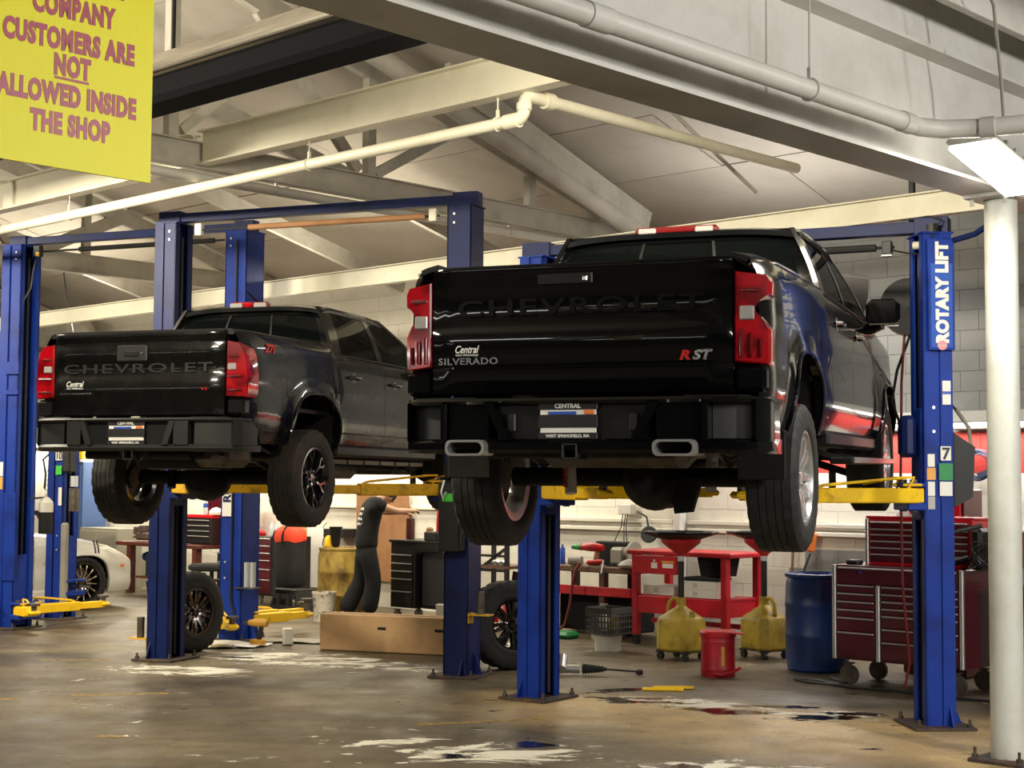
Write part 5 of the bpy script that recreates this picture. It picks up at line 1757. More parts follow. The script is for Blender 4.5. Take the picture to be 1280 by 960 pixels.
# ---- lift under the dusty truck
c1, r1, X1 = two_points((-3.2844, 15.0131), (-0.4278, 13.8854))
L1 = thing('two_post_lift', 'navy two-post lift with yellow arms under the dusty truck', 'lift', c1, r1, 'blue two-post lifts')
zc1 = 1.54
a1 = lift_column(L1, -X1, -1, 4.17, zc1, M['blueliftdark'], M['blueliftdark'])
a2 = lift_column(L1, X1, 1, 4.17, zc1, M['blueliftdark'], M['blueliftdark'])
overhead(L1, X1, 4.17, 4.235, M['blueliftdark'], 'tan')
zp = 1.4642 + 0.42
for s, yy, px, py in ((-1, -1, -0.48, -1.1), (-1, 1, -0.48, 1.15), (1, -1, 0.50, -0.95), (1, 1, 0.48, 1.2)):
    lift_arm(L1, (s * (X1 - 0.185), yy * 0.125), (px, py), zc1 + 0.095, zp - 0.03, M['yellowdark'])
for s in (-1, 1):
    MB().box((s * (X1 - 0.30), -0.03, 4.11), (0.075, 0.06, 0.115), bev=0.006).obj('limit_switch', M['creampaint'], L1)
# dark power unit with its green label on the post beside the glossy truck's wheel
pw = MB().box((X1 - 0.01, -0.23, 1.40), (0.20, 0.13, 0.60), bev=0.012).obj('power_unit', M['greyplastic'], a2)
for k in range(3):
    MB().box((X1 + 0.095, -0.27 + k * 0.035, 1.40), (0.012, 0.018, 0.56), bev=0.003).obj('unit_rib', M['greyplastic'], a2)
MB().box((X1 - 0.01, -0.22, 1.80), (0.11, 0.10, 0.16), bev=0.02).obj('unit_motor', M['blackplastic'], a2)
MB().tube([(X1 - 0.05, -0.30, 1.72), (X1 - 0.07, -0.32, 1.62), (X1 - 0.05, -0.32, 1.55), (X1 - 0.03, -0.31, 1.62)], 0.012, 8).obj('release_lever', M['rod'], a2)
sticker(a2, (X1 - 0.02, -0.298, 1.57), 0.10, 0.07, M['green'])
# yellow tray with spare adapters
for (col, X, sd, zz) in ((a2, X1, 1, 0.55), (a1, -X1, -1, 0.20)):
    tr = MB().box((X + sd * 0.22, -0.10, zz), (0.20, 0.12, 0.012)).obj('adapter_tray', M['yellowdark'], col)
    MB().box((X + sd * 0.125, -0.10, zz - 0.03), (0.012, 0.10, 0.09)).obj('tray_bracket', M['yellowdark'], col)
    MB().cyl((X + sd * 0.22, -0.10, zz + 0.006), (X + sd * 0.22, -0.10, zz + 0.20), 0.035, n=14).obj('adapter', M['steel_dirty'], col)

# ---- empty lift with lowered arms
c3, r3, X3 = two_points((-5.72, 18.06), (-2.92, 16.87))
L3 = thing('two_post_lift', 'empty blue two-post lift with its yellow arms lowered to the floor', 'lift', c3, r3, 'blue two-post lifts')
b1 = lift_column(L3, -X3, -1, 4.40, 0.12, M['bluelift'], M['bluelift'], width=0.34, depth=0.27)
b2 = lift_column(L3, X3, 1, 4.40, 0.12, M['bluelift'], M['bluelift'], width=0.34, depth=0.27)
overhead(L3, X3, 4.40, 4.465, M['blueliftdark'])
for s, yy, px, py, in ((-1, -1, -0.95, -0.32), (-1, 1, -1.1, 1.1), (1, -1, 1.9, -0.7), (1, 1, 1.55, 1.3)):
    lift_arm(L3, (s * (X3 - 0.205), yy * 0.125), (px, py), 0.215, 0.33, M['yellow'])
lift_arm(L3, (-X3 - 0.12, -0.20), (-X3 - 0.5, -0.6), 0.215, 0.33, M['yellow'], False)
lift_arm(L3, (X3 + 0.10, 0.15), (X3 + 0.28, 0.95), 0.215, 0.40, M['yellow'], False)
for zz, hh in ((2.98, 0.14), (2.70, 0.05)):
    MB().box((-X3 + 0.06, -0.19, zz), (0.20, 0.02, hh)).obj('post_cross_plate', M['bluelift'], b1, smooth=False)
MB().box((-X3 + 0.07, -0.175, 1.05), (0.17, 0.02, 1.0), bev=0.004).obj('carriage_cover', M['bluelift'], b1)
sticker(b1, (-X3 - 0.08, -0.186, 1.82), 0.09, 0.16, M['poster'])
sticker(b1, (-X3 - 0.08, -0.186, 1.66), 0.09, 0.14, M['orangelabel'])
sw = MB().box((-X3 + 0.30, -0.08, 4.33), (0.09, 0.07, 0.13), bev=0.006).obj('limit_switch', M['cable'], L3)
MB().box((-X3 + 0.32, -0.118, 4.29), (0.045, 0.006, 0.05)).obj('switch_label', M['yellow'], L3)
MB().tube([(-X3 + 0.28, -0.08, 4.28), (-X3 + 0.25, -0.1, 4.1), (-X3 + 0.24, -0.12, 3.9), (-X3 + 0.15, -0.14, 3.75)], 0.010, 6).obj('switch_cable', M['cable'], L3)
sl = MB().box((X3 - 0.045, -0.188, 1.95), (0.12, 0.004, 1.25)).obj('sign_strip', M['poster'], b2, smooth=False)
text('sign_lettering', 'ROTARY', 0.13, M['blueliftdark'], sl, (X3, -0.194, 1.75), (pi / 2, -pi / 2, 0), bold=0.004, xs=1.1)
MB().tube([(X3 + 0.03, -0.20, 4.3), (X3 + 0.03, -0.20, 1.0), (X3 + 0.04, -0.22, 0.45), (X3 + 0.14, -0.24, 0.12)], 0.012, 6).obj('post_cable', M['cable'], b2)
for k in range(2):
    MB().cyl((X3 + 0.20 + 0.075 * k, -0.16, 0.58), (X3 + 0.20 + 0.075 * k, -0.16, 0.84), 0.030, n=14).obj('adapter', M['rod'], b2)
MB().box((X3 + 0.20, -0.14, 0.57), (0.24, 0.14, 0.014)).obj('adapter_tray', M['steel_dirty'], b2)

# ---- post 10 of the lift beyond
L10 = thing('lift_post', 'navy lift post marked 10 with grey pad in front of the silver car', 'lift', (-5.53, 19.3, 0), r3, 'blue two-post lifts')
p10 = lift_column(L10, 0, -1, 3.3, 0.3, M['bluelift'], M['bluelift'])
sticker(p10, (0.06, -0.168, 2.0), 0.10, 0.12, M['poster'])
text('post_number', '10', 0.13, M['cable'], p10, (0.06, -0.172, 1.955), FACE_BACK, bold=0.002, xs=0.75)
sticker(p10, (0.06, -0.168, 1.82), 0.09, 0.11, M['green'])
sticker(p10, (0.09, -0.168, 1.5), 0.05, 0.22, M['poster'])
MB().box((0.17, -0.16, 0.68), (0.11, 0.05, 1.0), bev=0.02).obj('door_pad', M['greyplate'], p10)
MB().box((0.18, -0.12, 1.95), (0.12, 0.14, 0.32), bev=0.02).obj('control_box', M['greyplastic'], p10)
MB().cyl((0.26, -0.12, 1.32), (0.26, -0.12, 1.60), 0.06, n=16).obj('fluid_tank', M['steel_dirty'], p10)
MB().cyl((0.26, -0.12, 1.62), (0.26, -0.12, 1.75), 0.045, n=16).obj('pump_motor', M['rod'], p10)

# =================================================================== THE YELLOW SIGN
sgn = thing('hanging_sign', 'yellow hanging sign telling customers to stay out of the shop', 'sign', W(B_BEAM, 2.1, 3.09), -BYAW + pi / 2 - pi / 2)
# the sign hangs in the plane of the main beam and is read from the near bay (+b side)
sgn.rotation_euler = (0, 0, -BYAW + pi / 2)
# local x runs along +a, local -y looks towards +b
MB().box((0, 0, 0), (1.72, 0.010, 0.76)).obj('sign_board', M['signyellow'], sgn, smooth=False)
for x in (-0.8, 0.8):
    MB().cyl((x, 0, 0.37), (x, 0, 0.47), 0.004, n=6).obj('hanging_wire', M['blacksteel'], sgn)
LET = M['signred']


def sign_line(s, x, z, size, xs, sh=0):
    return text('sign_lettering', s, size, LET, sgn, (x, -0.0062, z), FACE_BACK, ext=0.0006, bold=0.0055, xs=xs, spacing=1.12)


SIGN_LINES = [('INSURANCE', 0.57, 0.228, 0.092, 0.62), ('COMPANY', 0.555, 0.12, 0.092, 0.62), ('CUSTOMERS ARE', 0.545, 0.012, 0.092, 0.62), ('NOT', 0.553, -0.072, 0.092, 0.62),
              ('ALLOWED INSIDE', 0.545, -0.170, 0.092, 0.62), ('THE SHOP', 0.553, -0.267, 0.092, 0.62)]
for ln in SIGN_LINES:
    sign_line(*ln)
MB().box((0.553, -0.0062, -0.085), (0.125, 0.002, 0.008)).obj('underline', LET, sgn, smooth=False)

# =================================================================== THINGS ALONG THE BACK WALL


def at(b, a, z=0.0):
    return W(b, a, z)


def caster(parent, x, y, r=0.05, m=None):
    c = MB()
    c.cyl((x, y - 0.018, r), (x, y + 0.018, r), r, n=18)
    c.bar((x, y, r), (x, y, 2.2 * r), 0.05, 0.02)
    c.box((x, y, 2.15 * r), (0.07, 0.07, 0.012))
    return c.obj('caster', m or M['blacksteel'], parent, angle=30)


def drawer_bank(parent, x0, x1, yf, z0, z1, heights, m, name='drawer'):
    """stack of drawers with full-width bright pulls, from the top down"""
    tot = sum(heights)
    z = z1
    for h in heights:
        hh = (z1 - z0) * h / tot
        d = MB().box(((x0 + x1) / 2, yf - 0.008, z - hh / 2), (x1 - x0 - 0.008, 0.016, hh - 0.006), bev=0.003).obj(name, m, parent)
        MB().box(((x0 + x1) / 2, yf - 0.024, z - 0.014), (x1 - x0 - 0.02, 0.02, 0.014), bev=0.004).obj('pull', M['alu'], d)
        z -= hh


# ---- wide dark red rolling chest
ch = thing('rolling_tool_chest', 'wide dark red rolling tool chest with three drawer banks behind post 7', 'tool chest', at(-6.68, 12.02), -BYAW)
w, dp = 1.22, 0.62
MB().box((0, 0, 0.62), (w, dp, 0.80), bev=0.006).obj('body', M['reddark'], ch)
drawer_bank(ch, -0.56, 0.56, -dp / 2, 0.86, 1.01, (1, ), M['reddark'])
drawer_bank(ch, -0.57, -0.20, -dp / 2, 0.24, 0.86, (1, 1, 1, 1, 1.8, 3.2), M['reddark'])
drawer_bank(ch, -0.14, 0.20, -dp / 2, 0.24, 0.86, (1, 1, 1, 1, 1.8, 1.8, 2.6), M['reddark'])
drawer_bank(ch, 0.24, 0.57, -dp / 2, 0.24, 0.86, (1, 1, 1, 1, 1.8, 1.8, 2.6), M['reddark'])
for x, z0, z1 in ((-0.592, 0.22, 1.02), (0.592, 0.22, 1.02), (-0.17, 0.22, 0.86)):
    MB().box((x, -dp / 2 - 0.012, (z0 + z1) / 2), (0.036, 0.03, z1 - z0), bev=0.006).obj('corner_trim', M['alu'], ch)
for x in (-0.5, 0.5):
    for y in (-0.24, 0.24):
        caster(ch, x, y, 0.085, M['steel_dirty'])
MB().cyl((-0.33, -dp / 2 - 0.02, 0.965), (-0.33, -dp / 2 - 0.03, 0.965), 0.014, n=12).obj('lock', M['chrome'], ch)
tc = thing('top_tool_chest', 'bright red top chest with a sloping bank of drawers on the rolling chest', 'tool chest', at(-6.58, 12.10, 1.02), -BYAW)
MB().box((0, 0.02, 0.20), (1.0, 0.42, 0.40), bev=0.006).obj('body', M['red'], tc)
MB().box((0, 0.02, 0.41), (1.01, 0.43, 0.02), bev=0.004).obj('lid', M['redbench'], tc)
drawer_bank(tc, -0.46, 0.46, -0.19, 0.03, 0.38, (1.3, 1, 1.2, 1.2, 1.2, 1.6), M['reddark'])
MB().box((-0.49, -0.195, 0.20), (0.03, 0.03, 0.40), bev=0.005).obj('corner_trim', M['alu'], tc)
MB().box((0.49, -0.195, 0.20), (0.03, 0.03, 0.40), bev=0.005).obj('corner_trim', M['red'], tc)
p = thing('red_metal_box', 'tall red steel cabinet standing behind the top chest', 'cabinet', at(-6.95, 13.0, 0.0), -BYAW)
MB().box((0, 0, 0.84), (0.62, 0.34, 1.66), bev=0.008).obj('body', M['reddark'], p)
MB().box((0, -0.18, 1.0), (0.56, 0.02, 1.2), bev=0.006).obj('cabinet_door', M['red'], p)
for k, (x, r_) in enumerate(((-0.06, 0.5), (0.05, -0.3))):
    o = MB().add([(-0.06, 0, 0), (0.07, 0.01, 0), (0.02, 0.03, 0.10), (-0.055, 0, 0.002), (0.065, 0.014, 0.002), (0.02, 0.034, 0.102)], [(0, 1, 2), (3, 5, 4), (0, 3, 4, 1), (1, 4, 5, 2), (2, 5, 3, 0)]).obj('paper_sheet', M['poster'], None, smooth=False)
    o.location = at(-6.72 + x, 12.0, 1.44 + 0.0)
    o.rotation_euler = (0, 0, -BYAW + r_)
    tag(o, ('crumpled white paper on the red top chest', 'folded white paper standing next to the crumpled one on the red top chest')[k], 'paper')
o = MB().box((0, 0, 0.17), (0.10, 0.26, 0.34), bev=0.03).obj('black_tool_case', M['blackplastic'])
o.location, o.rotation_euler = at(-6.01, 11.92, 1.02), (0, 0, -BYAW)
tag(o, 'black soft case leaning on the red top chest beside post 7', 'case')
o = MB().box((0, 0, 0.15), (0.34, 0.20, 0.30), bev=0.004).obj('brown_carton', M['cardbrown'])
o.location, o.rotation_euler = at(-5.80, 12.45, 1.02), (0, 0, -BYAW)
tag(o, 'brown carton behind the cable coil next to the white column', 'box')
cab = MB()
for k in range(5):
    R_ = 0.10 + 0.02 * (k % 3)
    cab.tube([(R_ * cos(q) + 0.01 * k, -0.02 * k + 0.02 * sin(2 * q), 0.12 + R_ * 0.85 * sin(q + k)) for q in [2 * pi * j / 20 for j in range(20)]], 0.006, 5, closed=True)
o = cab.obj('cable_coil', M['cable'])
o.location, o.rotation_euler = at(-5.88, 11.70, 1.035), (0, 0, -BYAW)
tag(o, 'loose black cable coil on the dark red rolling chest', 'cable')
o = MB().bar((-0.12, 0, 0.02), (0.14, 0.03, 0.10), 0.05, 0.05, bev=0.015).obj('tool_grip', M['blackplastic'])
o.location, o.rotation_euler = at(-6.18, 11.74, 1.022), (0, 0, -BYAW)
tag(o, 'black hand tool in front of the cable coil on the chest', 'tool')
o = MB().box((0, 0, 0.02), (0.12, 0.10, 0.04), bev=0.01).obj('parts_tray', M['blacksteel'])
o.location, o.rotation_euler = at(-7.17, 11.86, 1.02), (0, 0, -BYAW)
tag(o, 'small black tray at the drum end of the rolling chest', 'tray')
sb = thing('side_bench', 'red side bench with steel top half hidden by the white column', 'bench', at(-5.55, 12.1), -BYAW)
MB().box((0, 0, 0.87), (0.70, 0.55, 0.05), bev=0.006).obj('bench_top', M['wood'], sb)
MB().box((0, 0.02, 0.46), (0.66, 0.50, 0.74), bev=0.006).obj('body', M['reddark'], sb)
for x in (-0.3, 0.3):
    caster(sb, x, -0.2, 0.04)
    caster(sb, x, 0.2, 0.04)
o = MB().box((0, 0, 0.035), (0.13, 0.08, 0.06), bev=0.02).obj('spray_gun', M['alu'])
o.location, o.rotation_euler = at(-5.78, 11.95, 0.895), (0, 0, -BYAW + 0.3)
tag(o, 'bright metal part lying on the side bench by the column', 'part')

# ---- blue drum
dr = thing('blue_drum', 'blue plastic drum between the red bench and the tool chest', 'drum', at(-7.93, 12.46), 0)
MB().lathe([(0.0, 0.0), (0.25, 0.0), (0.275, 0.02), (0.288, 0.12), (0.290, 0.30), (0.294, 0.31), (0.294, 0.34), (0.290, 0.35), (0.290, 0.58), (0.294, 0.59), (0.294, 0.62), (0.290, 0.63), (0.284, 0.80), (0.270, 0.845), (0.292, 0.855), (0.294, 0.885), (0.270, 0.89), (0.258, 0.86), (0, 0.86)], n=40).obj('body', M['bluedrum'], dr)
for x in (-0.15, 0.15):
    MB().cyl((x, 0, 0.86), (x, 0, 0.885), 0.04, n=14).obj('bung', M['bluedrum'], dr)

# ---- red step can
tr = thing('red_waste_can', 'red oily-waste step can in front of the red bench', 'bin', at(-8.32, 11.45), -BYAW)
MB().lathe([(0.0, 0.0), (0.150, 0.0), (0.153, 0.01), (0.153, 0.06), (0.157, 0.065), (0.153, 0.075), (0.150, 0.30), (0.154, 0.305), (0.150, 0.315), (0.150, 0.35)], n=32).obj('body', M['redbench'], tr)
MB().lathe([(0.158, 0.345), (0.162, 0.35), (0.162, 0.385), (0.15, 0.40), (0.0, 0.405)], n=32).obj('lid', M['redbench'], tr)
MB().bar((0.15, -0.02, 0.39), (0.25, 0.05, 0.385), 0.10, 0.012).obj('lid_hinge', M['redbench'], tr)
MB().tube([(0.06, -0.14, 0.03), (0.14, -0.13, 0.03), (0.22, -0.06, 0.06), (0.24, 0.0, 0.09)], 0.014, 8).obj('pedal', M['redbench'], tr)
lb = []
for k in range(4):
    an = -0.75 + 0.07 * k
    lb.append([(0.1535 * cos(an), 0.1535 * sin(an), z) for z in (0.10, 0.27)])
MB().grid(lb, thick=(0.001, -0.001, 0)).obj('warning_label', M['orangelabel'], tr, smooth=False)

# ---- oil drain stands: pan, cone, pole, jug on casters
dp_ = thing('oil_drain_stand', 'oil drain stand with red funnel and yellow jug in front of the red bench middle', 'drain stand', at(-9.34, 12.25), -BYAW, 'oil drain stands')


def octagon(w, d, z, c=0.35):
    return [(-w + w * c, -d, z), (w - w * c, -d, z), (w, -d + d * c, z), (w, d - d * c, z), (w - w * c, d, z), (-w + w * c, d, z), (-w, d - d * c, z), (-w, -d + d * c, z)]


jug = MB()
jug.loft([octagon(0.19, 0.17, 0.09), octagon(0.205, 0.185, 0.11), octagon(0.205, 0.185, 0.36), octagon(0.19, 0.17, 0.40), octagon(0.055, 0.055, 0.50, 0.4), octagon(0.04, 0.04, 0.52, 0.4), octagon(0.04, 0.04, 0.60, 0.4)])
jug.obj('jug', M['yellowjug'], dp_, angle=30)
MB().tube([(-0.03, 0, 0.585), (-0.10, 0, 0.585), (-0.15, 0, 0.53), (-0.16, 0, 0.42)], 0.020, 8).obj('jug_handle', M['yellowjug'], dp_)
MB().cyl((0.15, -0.02, 0.40), (0.15, -0.02, 0.47), 0.028, n=12).obj('jug_spout', M['yellowjug'], dp_)
for x in (-0.15, 0.15):
    for y in (-0.13, 0.13):
        caster(dp_, x, y, 0.035)
MB().box((0, 0, 0.085), (0.36, 0.32, 0.015)).obj('tray_base', M['blacksteel'], dp_)
MB().cyl((0, 0, 0.60), (0, 0, 0.97), 0.030, n=14).obj('pole', M['blacksteel'], dp_)
MB().cyl((0, 0, 0.95), (0, 0, 1.02), 0.034, n=14).obj('pole_clamp', M['rod'], dp_)
MB().lathe([(0.035, 1.0), (0.05, 1.02), (0.19, 1.13), (0.20, 1.17)], n=28).obj('cone', M['redbench'], dp_)
pan = MB()
pan.lathe([(0.15, 1.16), (0.20, 1.165), (0.36, 1.215), (0.375, 1.235), (0.368, 1.24), (0.35, 1.222), (0.19, 1.18), (0.04, 1.15)], n=8)
pan.obj('drain_pan', M['blackplastic'], dp_, smooth=False)
dp2 = copy_thing(dp_, at(-8.85, 12.95), -BYAW + pi - 0.25, 'oil drain stand whose pan is half behind the glossy truck wheel', 'oil drain stands')

# ---- red work bench
rb_ = thing('red_work_bench', 'red steel work bench with drawer and lower shelf against the block wall', 'bench', at(-9.98, 13.35), -BYAW)
MB().box((0, 0, 0.975), (1.36, 0.66, 0.05), bev=0.01).obj('bench_top', M['redbench'], rb_)
for x in (-0.58, 0.58):
    for y in (-0.28, 0.28):
        l = MB()
        l.bar((x, y, 0.10), (x, y, 0.95), 0.075, 0.075, bev=0.006)
        l.obj('leg', M['redbench'], rb_)
        caster(rb_, x, y, 0.045)
dw = MB().box((-0.30, -0.30, 0.85), (0.58, 0.06, 0.19), bev=0.006).obj('drawer', M['redbench'], rb_)
for (x, z, sx, sz, m_) in ((-0.30, 0.845, 0.08, 0.06, 'poster'), (-0.12, 0.845, 0.14, 0.045, 'poster'), (-0.12, 0.885, 0.16, 0.02, 'orangelabel'), (-0.30, 0.895, 0.02, 0.02, 'poster')):
    MB().box((x, -0.332, z), (sx, 0.003, sz)).obj('sticker', M[m_], dw, smooth=False)
MB().box((0, 0, 0.52), (1.20, 0.58, 0.02)).obj('lower_shelf', M['redbench'], rb_)
MB().box((0, -0.30, 0.43), (1.20, 0.02, 0.18), bev=0.004).obj('front_apron', M['redbench'], rb_)
MB().box((0.58, 0, 0.43), (0.02, 0.58, 0.18), bev=0.004).obj('end_apron', M['redbench'], rb_)
MB().bar((-0.58, 0, 0.24), (0.58, 0, 0.24), 0.05, 0.05).obj('foot_rail', M['redbench'], rb_)
o = MB().add([(-0.17, -0.14, 0.19), (0.17, -0.14, 0.19), (0.17, 0.14, 0.19), (-0.17, 0.14, 0.19), (-0.14, -0.12, 0.0), (0.14, -0.12, 0), (0.14, 0.12, 0), (-0.14, 0.12, 0)],
             [(3, 2, 1, 0), (4, 5, 6, 7), (0, 1, 5, 4), (1, 2, 6, 5), (2, 3, 7, 6), (3, 0, 4, 7)]).obj('black_bin', M['cloth'], None, smooth=False)
o.location, o.rotation_euler = at(-9.64, 13.28, 0.752), (0, 0, -BYAW)
tag(o, 'black plastic bin hung under the red bench top', 'bin')
for k, (b, a, z, sx, sy, sz, lab) in enumerate(((-10.28, 13.24, 0.532, 0.40, 0.30, 0.10, 'flat white carton alone on the red bench shelf'),
                                            (-9.74, 13.22, 0.531, 0.46, 0.34, 0.085, 'lower of two white cartons stacked on the red bench shelf'),
                                            (-9.74, 13.22, 0.617, 0.46, 0.34, 0.085, 'upper of two white cartons stacked on the red bench shelf'))):
    o = MB().box((0, 0, sz / 2), (sx, sy, sz), bev=0.003).obj('white_carton', M['whiteplastic'])
    o.location, o.rotation_euler = at(b, a, z), (0, 0, -BYAW)
    tag(o, lab, 'box', 'white cartons on the red bench')
    MB().box((-0.03, -sy / 2 - 0.001, sz / 2), (0.06, 0.002, sz * 0.5)).obj('printed_label', M['postergrey'], o, smooth=False)
o = MB().box((0, 0, 0.02), (0.42, 0.28, 0.035), bev=0.012).obj('black_folder', M['cloth'])
o.location, o.rotation_euler = at(-9.72, 13.2, 0.704), (0.0, 0.0, -BYAW + 0.12)
tag(o, 'flat black case lying on the two stacked white cartons', 'case')

# ---- broom, pole
br_ = thing('long_scraper', 'long tool with orange head leaning behind the red bench end', 'tool', at(-9.25, 14.0), -BYAW)
MB().tube([(0.0, -0.25, 0.0), (0.14, 0.18, 0.98)], 0.014, 8).obj('handle', M['cable'], br_)
MB().box((0.15, 0.20, 1.10), (0.10, 0.04, 0.22), Matrix.Rotation(0.2, 3, 'Y'), bev=0.02).obj('tool_head', M['orange'], br_)
o = MB().cyl((0, 0, 0), (0, 0.12, 1.25), 0.015, n=10).obj('wooden_pole', M['wood'])
o.location, o.rotation_euler = at(-9.33, 14.1), (0, 0, -BYAW)
tag(o, 'thin wooden pole leaning on the wall next to the blue drum', 'pole')
o = MB().tube([(0, 0, 0.02), (0.1, -0.1, 0.015), (0.3, -0.2, 0.02), (0.35, -0.45, 0.02), (0.1, -0.5, 0.02), (-0.1, -0.42, 0.02), (0.05, -0.3, 0.02), (0.5, -0.5, 0.02), (0.9, -0.45, 0.02), (1.5, -0.5, 0.02), (2.3, -0.4, 0.02)], 0.012, 8).obj('floor_hose', M['cable'])
o.location, o.rotation_euler = at(-7.5, 12.0), (0, 0, -BYAW)
tag(o, 'black hose lying on the floor under the rolling chest', 'hose')

# ---- wooden work bench with tools
wbn = thing('wooden_work_bench', 'cluttered wooden work bench with red shelf rail beside the red bench', 'bench', at(-11.52, 13.62), -BYAW)
MB().box((0, 0, 0.745), (1.35, 0.62, 0.07), bev=0.01).obj('bench_top', M['wood'], wbn)
for x in (-0.6, 0.25):
    for y in (-0.25, 0.25):
        MB().box((x, y, 0.355), (0.08, 0.08, 0.71), bev=0.004).obj('leg', M['darkwood'], wbn)
MB().box((0, -0.29, 0.505), (1.35, 0.03, 0.10), bev=0.004).obj('shelf_rail', M['redbench'], wbn)
MB().box((0, 0, 0.46), (1.3, 0.55, 0.02)).obj('lower_shelf', M['darkwood'], wbn)
MB().box((0.0, 0.1, 0.24), (1.1, 0.4, 0.40), bev=0.02).obj('crate_under_shelf', M['cloth'], wbn)
zt_ = 0.782


def bench_item(name, label, cat, mb, m, b, a, z, rz=0.0, kids=()):
    o = mb.obj(name, m)
    o.location, o.rotation_euler = at(b, a, z), (0, 0, -BYAW + rz)
    tag(o, label, cat)
    for (nm, kb, km) in kids:
        kb.obj(nm, km, o)
    return o


bench_item('impact_wrench', 'red and green cordless impact wrench on the wooden bench', 'power tool', MB().tube([(-0.12, 0, 0.20), (-0.02, 0, 0.205), (0.08, 0, 0.20), (0.16, 0, 0.195)], [0.035, 0.05, 0.05, 0.035], 12), M['redprint'], -11.53, 13.45, zt_, 0.2,
           (('grip', MB().bar((0.09, 0, 0.17), (0.06, 0, 0.04), 0.05, 0.06, bev=0.015), M['cardbrown']), ('battery', MB().box((0.05, 0, 0.03), (0.13, 0.08, 0.055), bev=0.01), M['cable']), ('nose', MB().tube([(-0.12, 0, 0.20), (-0.24, 0, 0.20)], [0.04, 0.025], 12), M['greendark'])))
bench_item('spray_can', 'blue spray can beside the lift post on the wooden bench', 'can', MB().lathe([(0, 0), (0.033, 0), (0.033, 0.17), (0.02, 0.19), (0.014, 0.2), (0.014, 0.22), (0, 0.22)], n=16), M['bluepaper'], -11.93, 13.42, zt_)
bench_item('spray_can', 'white spray can next to the blue one on the wooden bench', 'can', MB().lathe([(0, 0), (0.033, 0), (0.033, 0.15), (0.02, 0.17), (0.014, 0.18), (0, 0.18)], n=16), M['poster'], -12.02, 13.50, zt_)
bench_item('black_case', 'long black tool case at the back of the wooden bench', 'case', MB().box((0, 0, 0.13), (0.48, 0.14, 0.26), bev=0.015), M['cloth'], -11.45, 13.78, zt_)
bench_item('bench_grinder', 'pale bench grinder with a round wheel on the wooden bench', 'grinder', MB().box((0, 0, 0.11), (0.20, 0.16, 0.20), bev=0.03), M['greyplate'], -11.18, 13.55, zt_, 0,
           (('grinding_wheel', MB().cyl((0.12, 0, 0.13), (0.17, 0, 0.13), 0.10, n=20), M['steel_dirty']), ('wheel_guard', MB().cyl((0.18, 0.0, 0.15), (0.21, 0.0, 0.15), 0.13, n=20), M['greycab']), ('grinder_foot', MB().box((0, 0, 0.01), (0.26, 0.2, 0.02)), M['cable'])))
bench_item('caulking_gun', 'red handled air tool hanging over the bench edge on its hose', 'tool', MB().bar((-0.12, 0, 0.03), (0.10, 0, 0.05), 0.05, 0.05, bev=0.015), M['redprint'], -11.36, 13.34, zt_ + 0.006, 0.1,
           (('lever', MB().tube([(0.10, 0, 0.06), (0.14, -0.10, -0.08)], 0.010, 6), M['rod']),))
bench_item('work_rag', 'crumpled grey rag at the end of the wooden bench', 'rag', MB().lathe([(0.0, 0.0), (0.12, 0.0), (0.13, 0.03), (0.08, 0.07), (0.03, 0.09), (0, 0.1)], n=9), M['greycab'], -10.90, 13.36, zt_)
bench_item('metal_part', 'dull green housing lying near the bench front', 'part', MB().cyl((-0.1, 0, 0.05), (0.05, 0, 0.05), 0.05, n=14), M['greycab'], -11.62, 13.33, zt_, 0.3)
o = MB().tube([(0, 0, 0.82), (-0.05, -0.02, 0.74), (-0.09, -0.03, 0.6), (-0.11, -0.05, 0.35), (-0.16, -0.08, 0.12), (-0.3, -0.1, 0.02), (-0.6, 0.0, 0.02)], 0.016, 8).obj('air_hose', M['hose'])
o.location, o.rotation_euler = at(-11.50, 13.24), (0, 0, -BYAW)
tag(o, 'red air hose drooping from the wooden bench to the floor', 'hose')
jg = thing('white_jug', 'white plastic jug on the floor under the wooden bench', 'jug', at(-11.12, 13.2), -BYAW)
MB().lathe([(0, 0), (0.13, 0), (0.14, 0.02), (0.14, 0.24), (0.11, 0.30), (0.05, 0.33), (0.04, 0.36), (0, 0.36)], n=18).obj('body', M['whiteplastic'], jg)
MB().cyl((0, 0, 0.36), (0, 0, 0.385), 0.045, n=14).obj('cap', M['greycab'], jg)
bench_item('green_rag_bin', 'green folded sheet on the floor under the bench', 'sheet', MB().box((0, 0, 0.04), (0.5, 0.25, 0.07), bev=0.03), M['greendark'], -11.6, 12.95, 0.0, 0.1)

# milk crate standing on a low bucket
mc = thing('milk_crate', 'dark grey milk crate standing on a cut-down white bucket', 'crate', at(-10.34, 12.35, 0.17), -BYAW)
gx, gz = 0.33, 0.27
for (cx, cy, ln, ax) in ((0, -gx / 2, gx, 'x'), (0, gx / 2, gx, 'x'), (-gx / 2, 0, gx, 'y'), (gx / 2, 0, gx, 'y')):
    w_ = MB()
    nbar = 9
    for k in range(nbar):
        q = -ln / 2 + ln * k / (nbar - 1)
        pos = (q, cy, gz / 2) if ax == 'x' else (cx, q, gz / 2)
        w_.box(pos, (0.012, 0.012, gz))
    for k, z in enumerate((0.012, 0.07, 0.13, 0.19, gz - 0.03)):
        hh = 0.06 if k == 4 else 0.014
        w_.box((cx, cy, z), (ln if ax == 'x' else 0.016, ln if ax == 'y' else 0.016, hh))
    w_.obj('crate_side', M['crategrey'], mc, smooth=False)
MB().box((0, 0, 0.008), (gx, gx, 0.014)).obj('crate_bottom', M['greyplastic'], mc)
